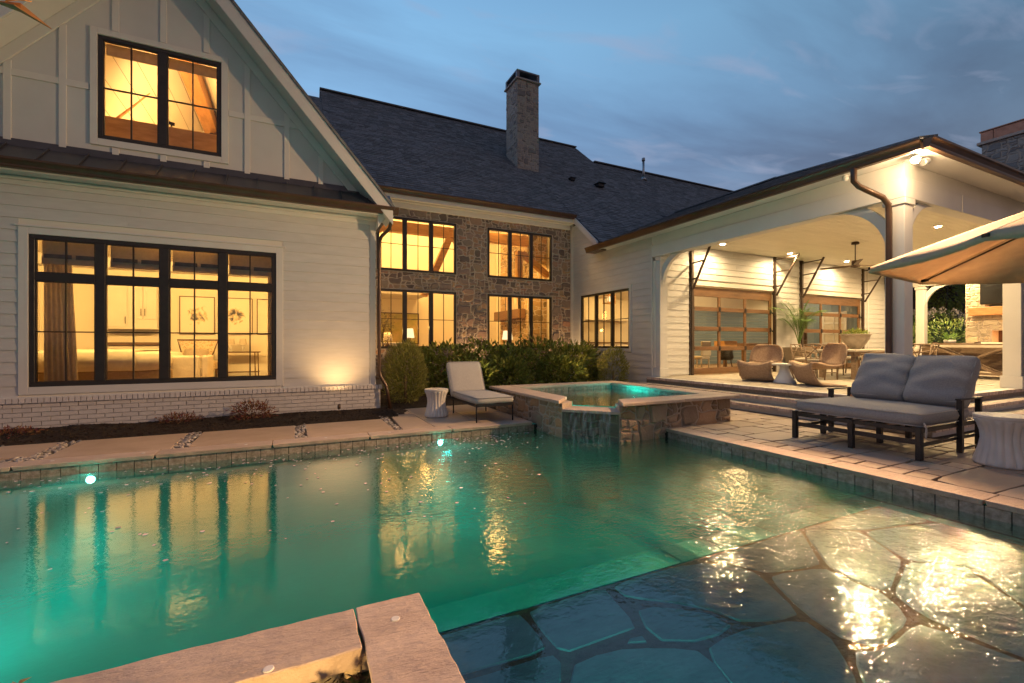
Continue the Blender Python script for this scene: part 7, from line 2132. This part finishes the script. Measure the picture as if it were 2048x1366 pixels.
# magnolia branch hanging in at the top left
mg = thing('magnolia_branch', 'brown magnolia leaves hanging into the top left corner', 'branch', (-.655, 1.66, 2.21))
m = MB(); m.tube([(-.5, .1, .25), (-.2, .05, .07), (-.05, 0, .01)], [.012, .009, .005], 6); m.build('twig', BARK, mg, world=False)
for k, (p_, d_, L) in enumerate((((-.10, .0, .02), (1, .15, -.12), .19), ((-.22, .05, .09), (.9, -.3, -.1), .16), ((-.20, .02, .05), (.35, .5, -.75), .15), ((-.05, 0, .03), (.3, .2, .3), .10))):
    m = MB(); leafquad(m, Vector(p_) * .6, Vector(d_), Vector((.2, -.6, .8)), L * .62, L * .24, fold=.35); o = m.build('leaf', LEAFM, mg, world=False)
    sm = o.modifiers.new('s', 'SOLIDIFY'); sm.thickness = .002

# small path spikes of the bed lights
ul = thing('uplight', 'small bronze uplight stake in the mulch washing the white wall corner', 'uplight', (.76, 8.75, .02))
m = MB(); m.tube([(0, 0, 0), (0, 0, .14)], .008, 6); m.build('stake', BRONZE, ul, world=False)
m = MB(); m.tube([(0, -.02, .12), (0, .005, .20)], .026, 10); m.build('lamp_head', BRONZE, ul, world=False)
add_light('wall_wash', 'SPOT', (.76, 8.88, .22), 90, (1, .58, .22), target=(.82, 9.40, 3.0), size=.03, spot=120, blend=1.0)
for k, (x_, y_, p_, lb) in enumerate(((5.05, 12.75, 190, 'hidden uplight stake between the hedge and the stone wall pier'), (2.0, 12.4, 90, 'uplight stake behind the juniper against the stone wall'), (8.2, 12.6, 120, 'uplight stake in the inner corner by the hedge end'), (4.3, 9.75, 60, 'added unseen uplight stake behind the spa brightening the hedge'), (7.2, 9.6, 60, 'added unseen uplight stake in the bed between spa and house wall'), (-.2, 1.30, -0.13, 'uplight stake in the foreground planter'))):  # the two stakes behind the spa are added to brighten the hedge
    t = thing('uplight', lb, 'uplight', (x_, y_, .02 if p_ > 0 else -.14))
    m = MB(); m.tube([(0, 0, 0), (0, 0, .14)], .008, 6); m.build('stake', BRONZE, t, world=False)
    m = MB(); m.tube([(0, 0, .12), (0, .01, .20)], .026, 10); m.build('lamp_head', BRONZE, t, world=False)
    if p_ < 0:
        add_light('planter_light', 'SPOT', (-.1, 1.45, .02), 30, (1, .60, .20), target=(-.05, 2.1, -.06), size=.02, spot=120, blend=.8)
        continue
    add_light('wall_wash', 'SPOT', (x_, y_, .26), p_, (1, .60, .25), target=(x_, 13.1, 5.4), size=.03, spot=100, blend=.9)

# ================================================================== BEYOND THE PAVILION
m = MB(); nx, ny = 24, 30
def hz(x_, y_): t = max(0, x_ - 21.8); return -.1 + 2.9 * (1 - math.exp(-t / 6.0)) + .03 * t + .25 * noise.noise(Vector((x_ * .2, y_ * .2, 0))) * min(1, t / 3)
for j in range(ny + 1):
    for i in range(nx + 1):
        x_ = 21.8 + 60 * (i / nx) ** 1.6; y_ = -20 + 80 * j / ny; m.v.append((x_, y_, hz(x_, y_)))
for j in range(ny):
    for i in range(nx):
        a = j * (nx + 1) + i; m.f.append([a, a + 1, a + nx + 2, a + nx + 1]); m.sm.append(True)
struct(m, 'hill', HILLM)
for k, (x_, y_, r_, h_, lb) in enumerate(((22.9, 9.9, .95, 1.1, 'bushy green shrub left of three beyond the pavilion'), (23.1, 8.3, .95, 1.15, 'bushy green shrub in the middle of three beyond the pavilion'), (23.4, 6.9, .9, 1.1, 'bushy green shrub right of three beside the outdoor fireplace'))):
    t = thing('garden_shrub', lb, 'shrub', (x_, y_, hz(x_, y_)), group='green shrubs beyond the pavilion')
    m = MB(); crown(m, (0, 0, h_ * .6), (r_, r_, h_), 1700, .13, .05, rs, lump=.4, shell=.5, zmin=-.1); m.build('foliage', LEAFB, t, world=False)
    m = MB(); m.tube([(0, 0, 0), (0, 0, h_ * .7)], .04, 6); m.build('trunk', BARK, t, world=False)
for k, (x_, y_, lb) in enumerate(((25.0, 10.6, 'white flowering hydrangea left of three above the green shrubs'), (25.2, 9.3, 'white flowering hydrangea in the middle above the green shrubs'), (25.4, 7.9, 'white flowering hydrangea right of three above the green shrubs'))):
    t = thing('hydrangea', lb, 'hydrangea', (x_, y_, hz(x_, y_)), group='hydrangeas beyond the pavilion')
    m = MB(); crown(m, (0, 0, .75), (.8, .8, .75), 900, .13, .06, rs, lump=.4, shell=.5); m.build('foliage', LEAFB, t, world=False)
    for q in range(14):
        a = rs.uniform(0, 6.28); e = rs.uniform(.1, 1.3); c_ = Vector((.85 * math.cos(a) * math.cos(e), .85 * math.sin(a) * math.cos(e), .8 + .8 * math.sin(e)))
        m = MB(); crown(m, tuple(c_), (.10, .10, .15), 40, .05, .045, rs, shell=.3, lump=.1); m.build('bloom', BLOOM, t, world=False)
add_light('garden_light', 'SPOT', (21.6, 8.2, 2.6), 700, WARM2, target=(23.2, 8.6, 1.4), size=.05, spot=120, blend=.8)
fe = thing('board_fence', 'dark board fence on the slope beyond the hydrangeas', 'fence', (33, 14, 3))
for k in range(60):
    y_ = 4 + .42 * k; m = MB(); m.box(33, 33.05, y_, y_ + .40, hz(33, y_) - .1, hz(33, y_) + 2.3 + .03 * (k % 2)); m.build('board', FENCEM, fe)
for k, (x_, y_, h_, lb) in enumerate(((31.5, 11.5, 2.6, 'dark round tree left of the pair in front of the far fence'), (31.0, 14.8, 3.0, 'dark round tree right of the pair in front of the far fence'))):
    t = thing('small_tree', lb, 'tree', (x_, y_, hz(x_, y_) - .05)); m = MB(); crown(m, (0, 0, h_ * .62), (1.1, 1.1, h_ * .45), 1500, .2, .09, rs, lump=.5, shell=.4); m.build('crown', LEAFD, t, world=False)
    m = MB(); m.tube([(0, 0, 0), (0, 0, h_ * .6)], [.09, .05], 8); m.build('trunk', BARK, t, world=False)
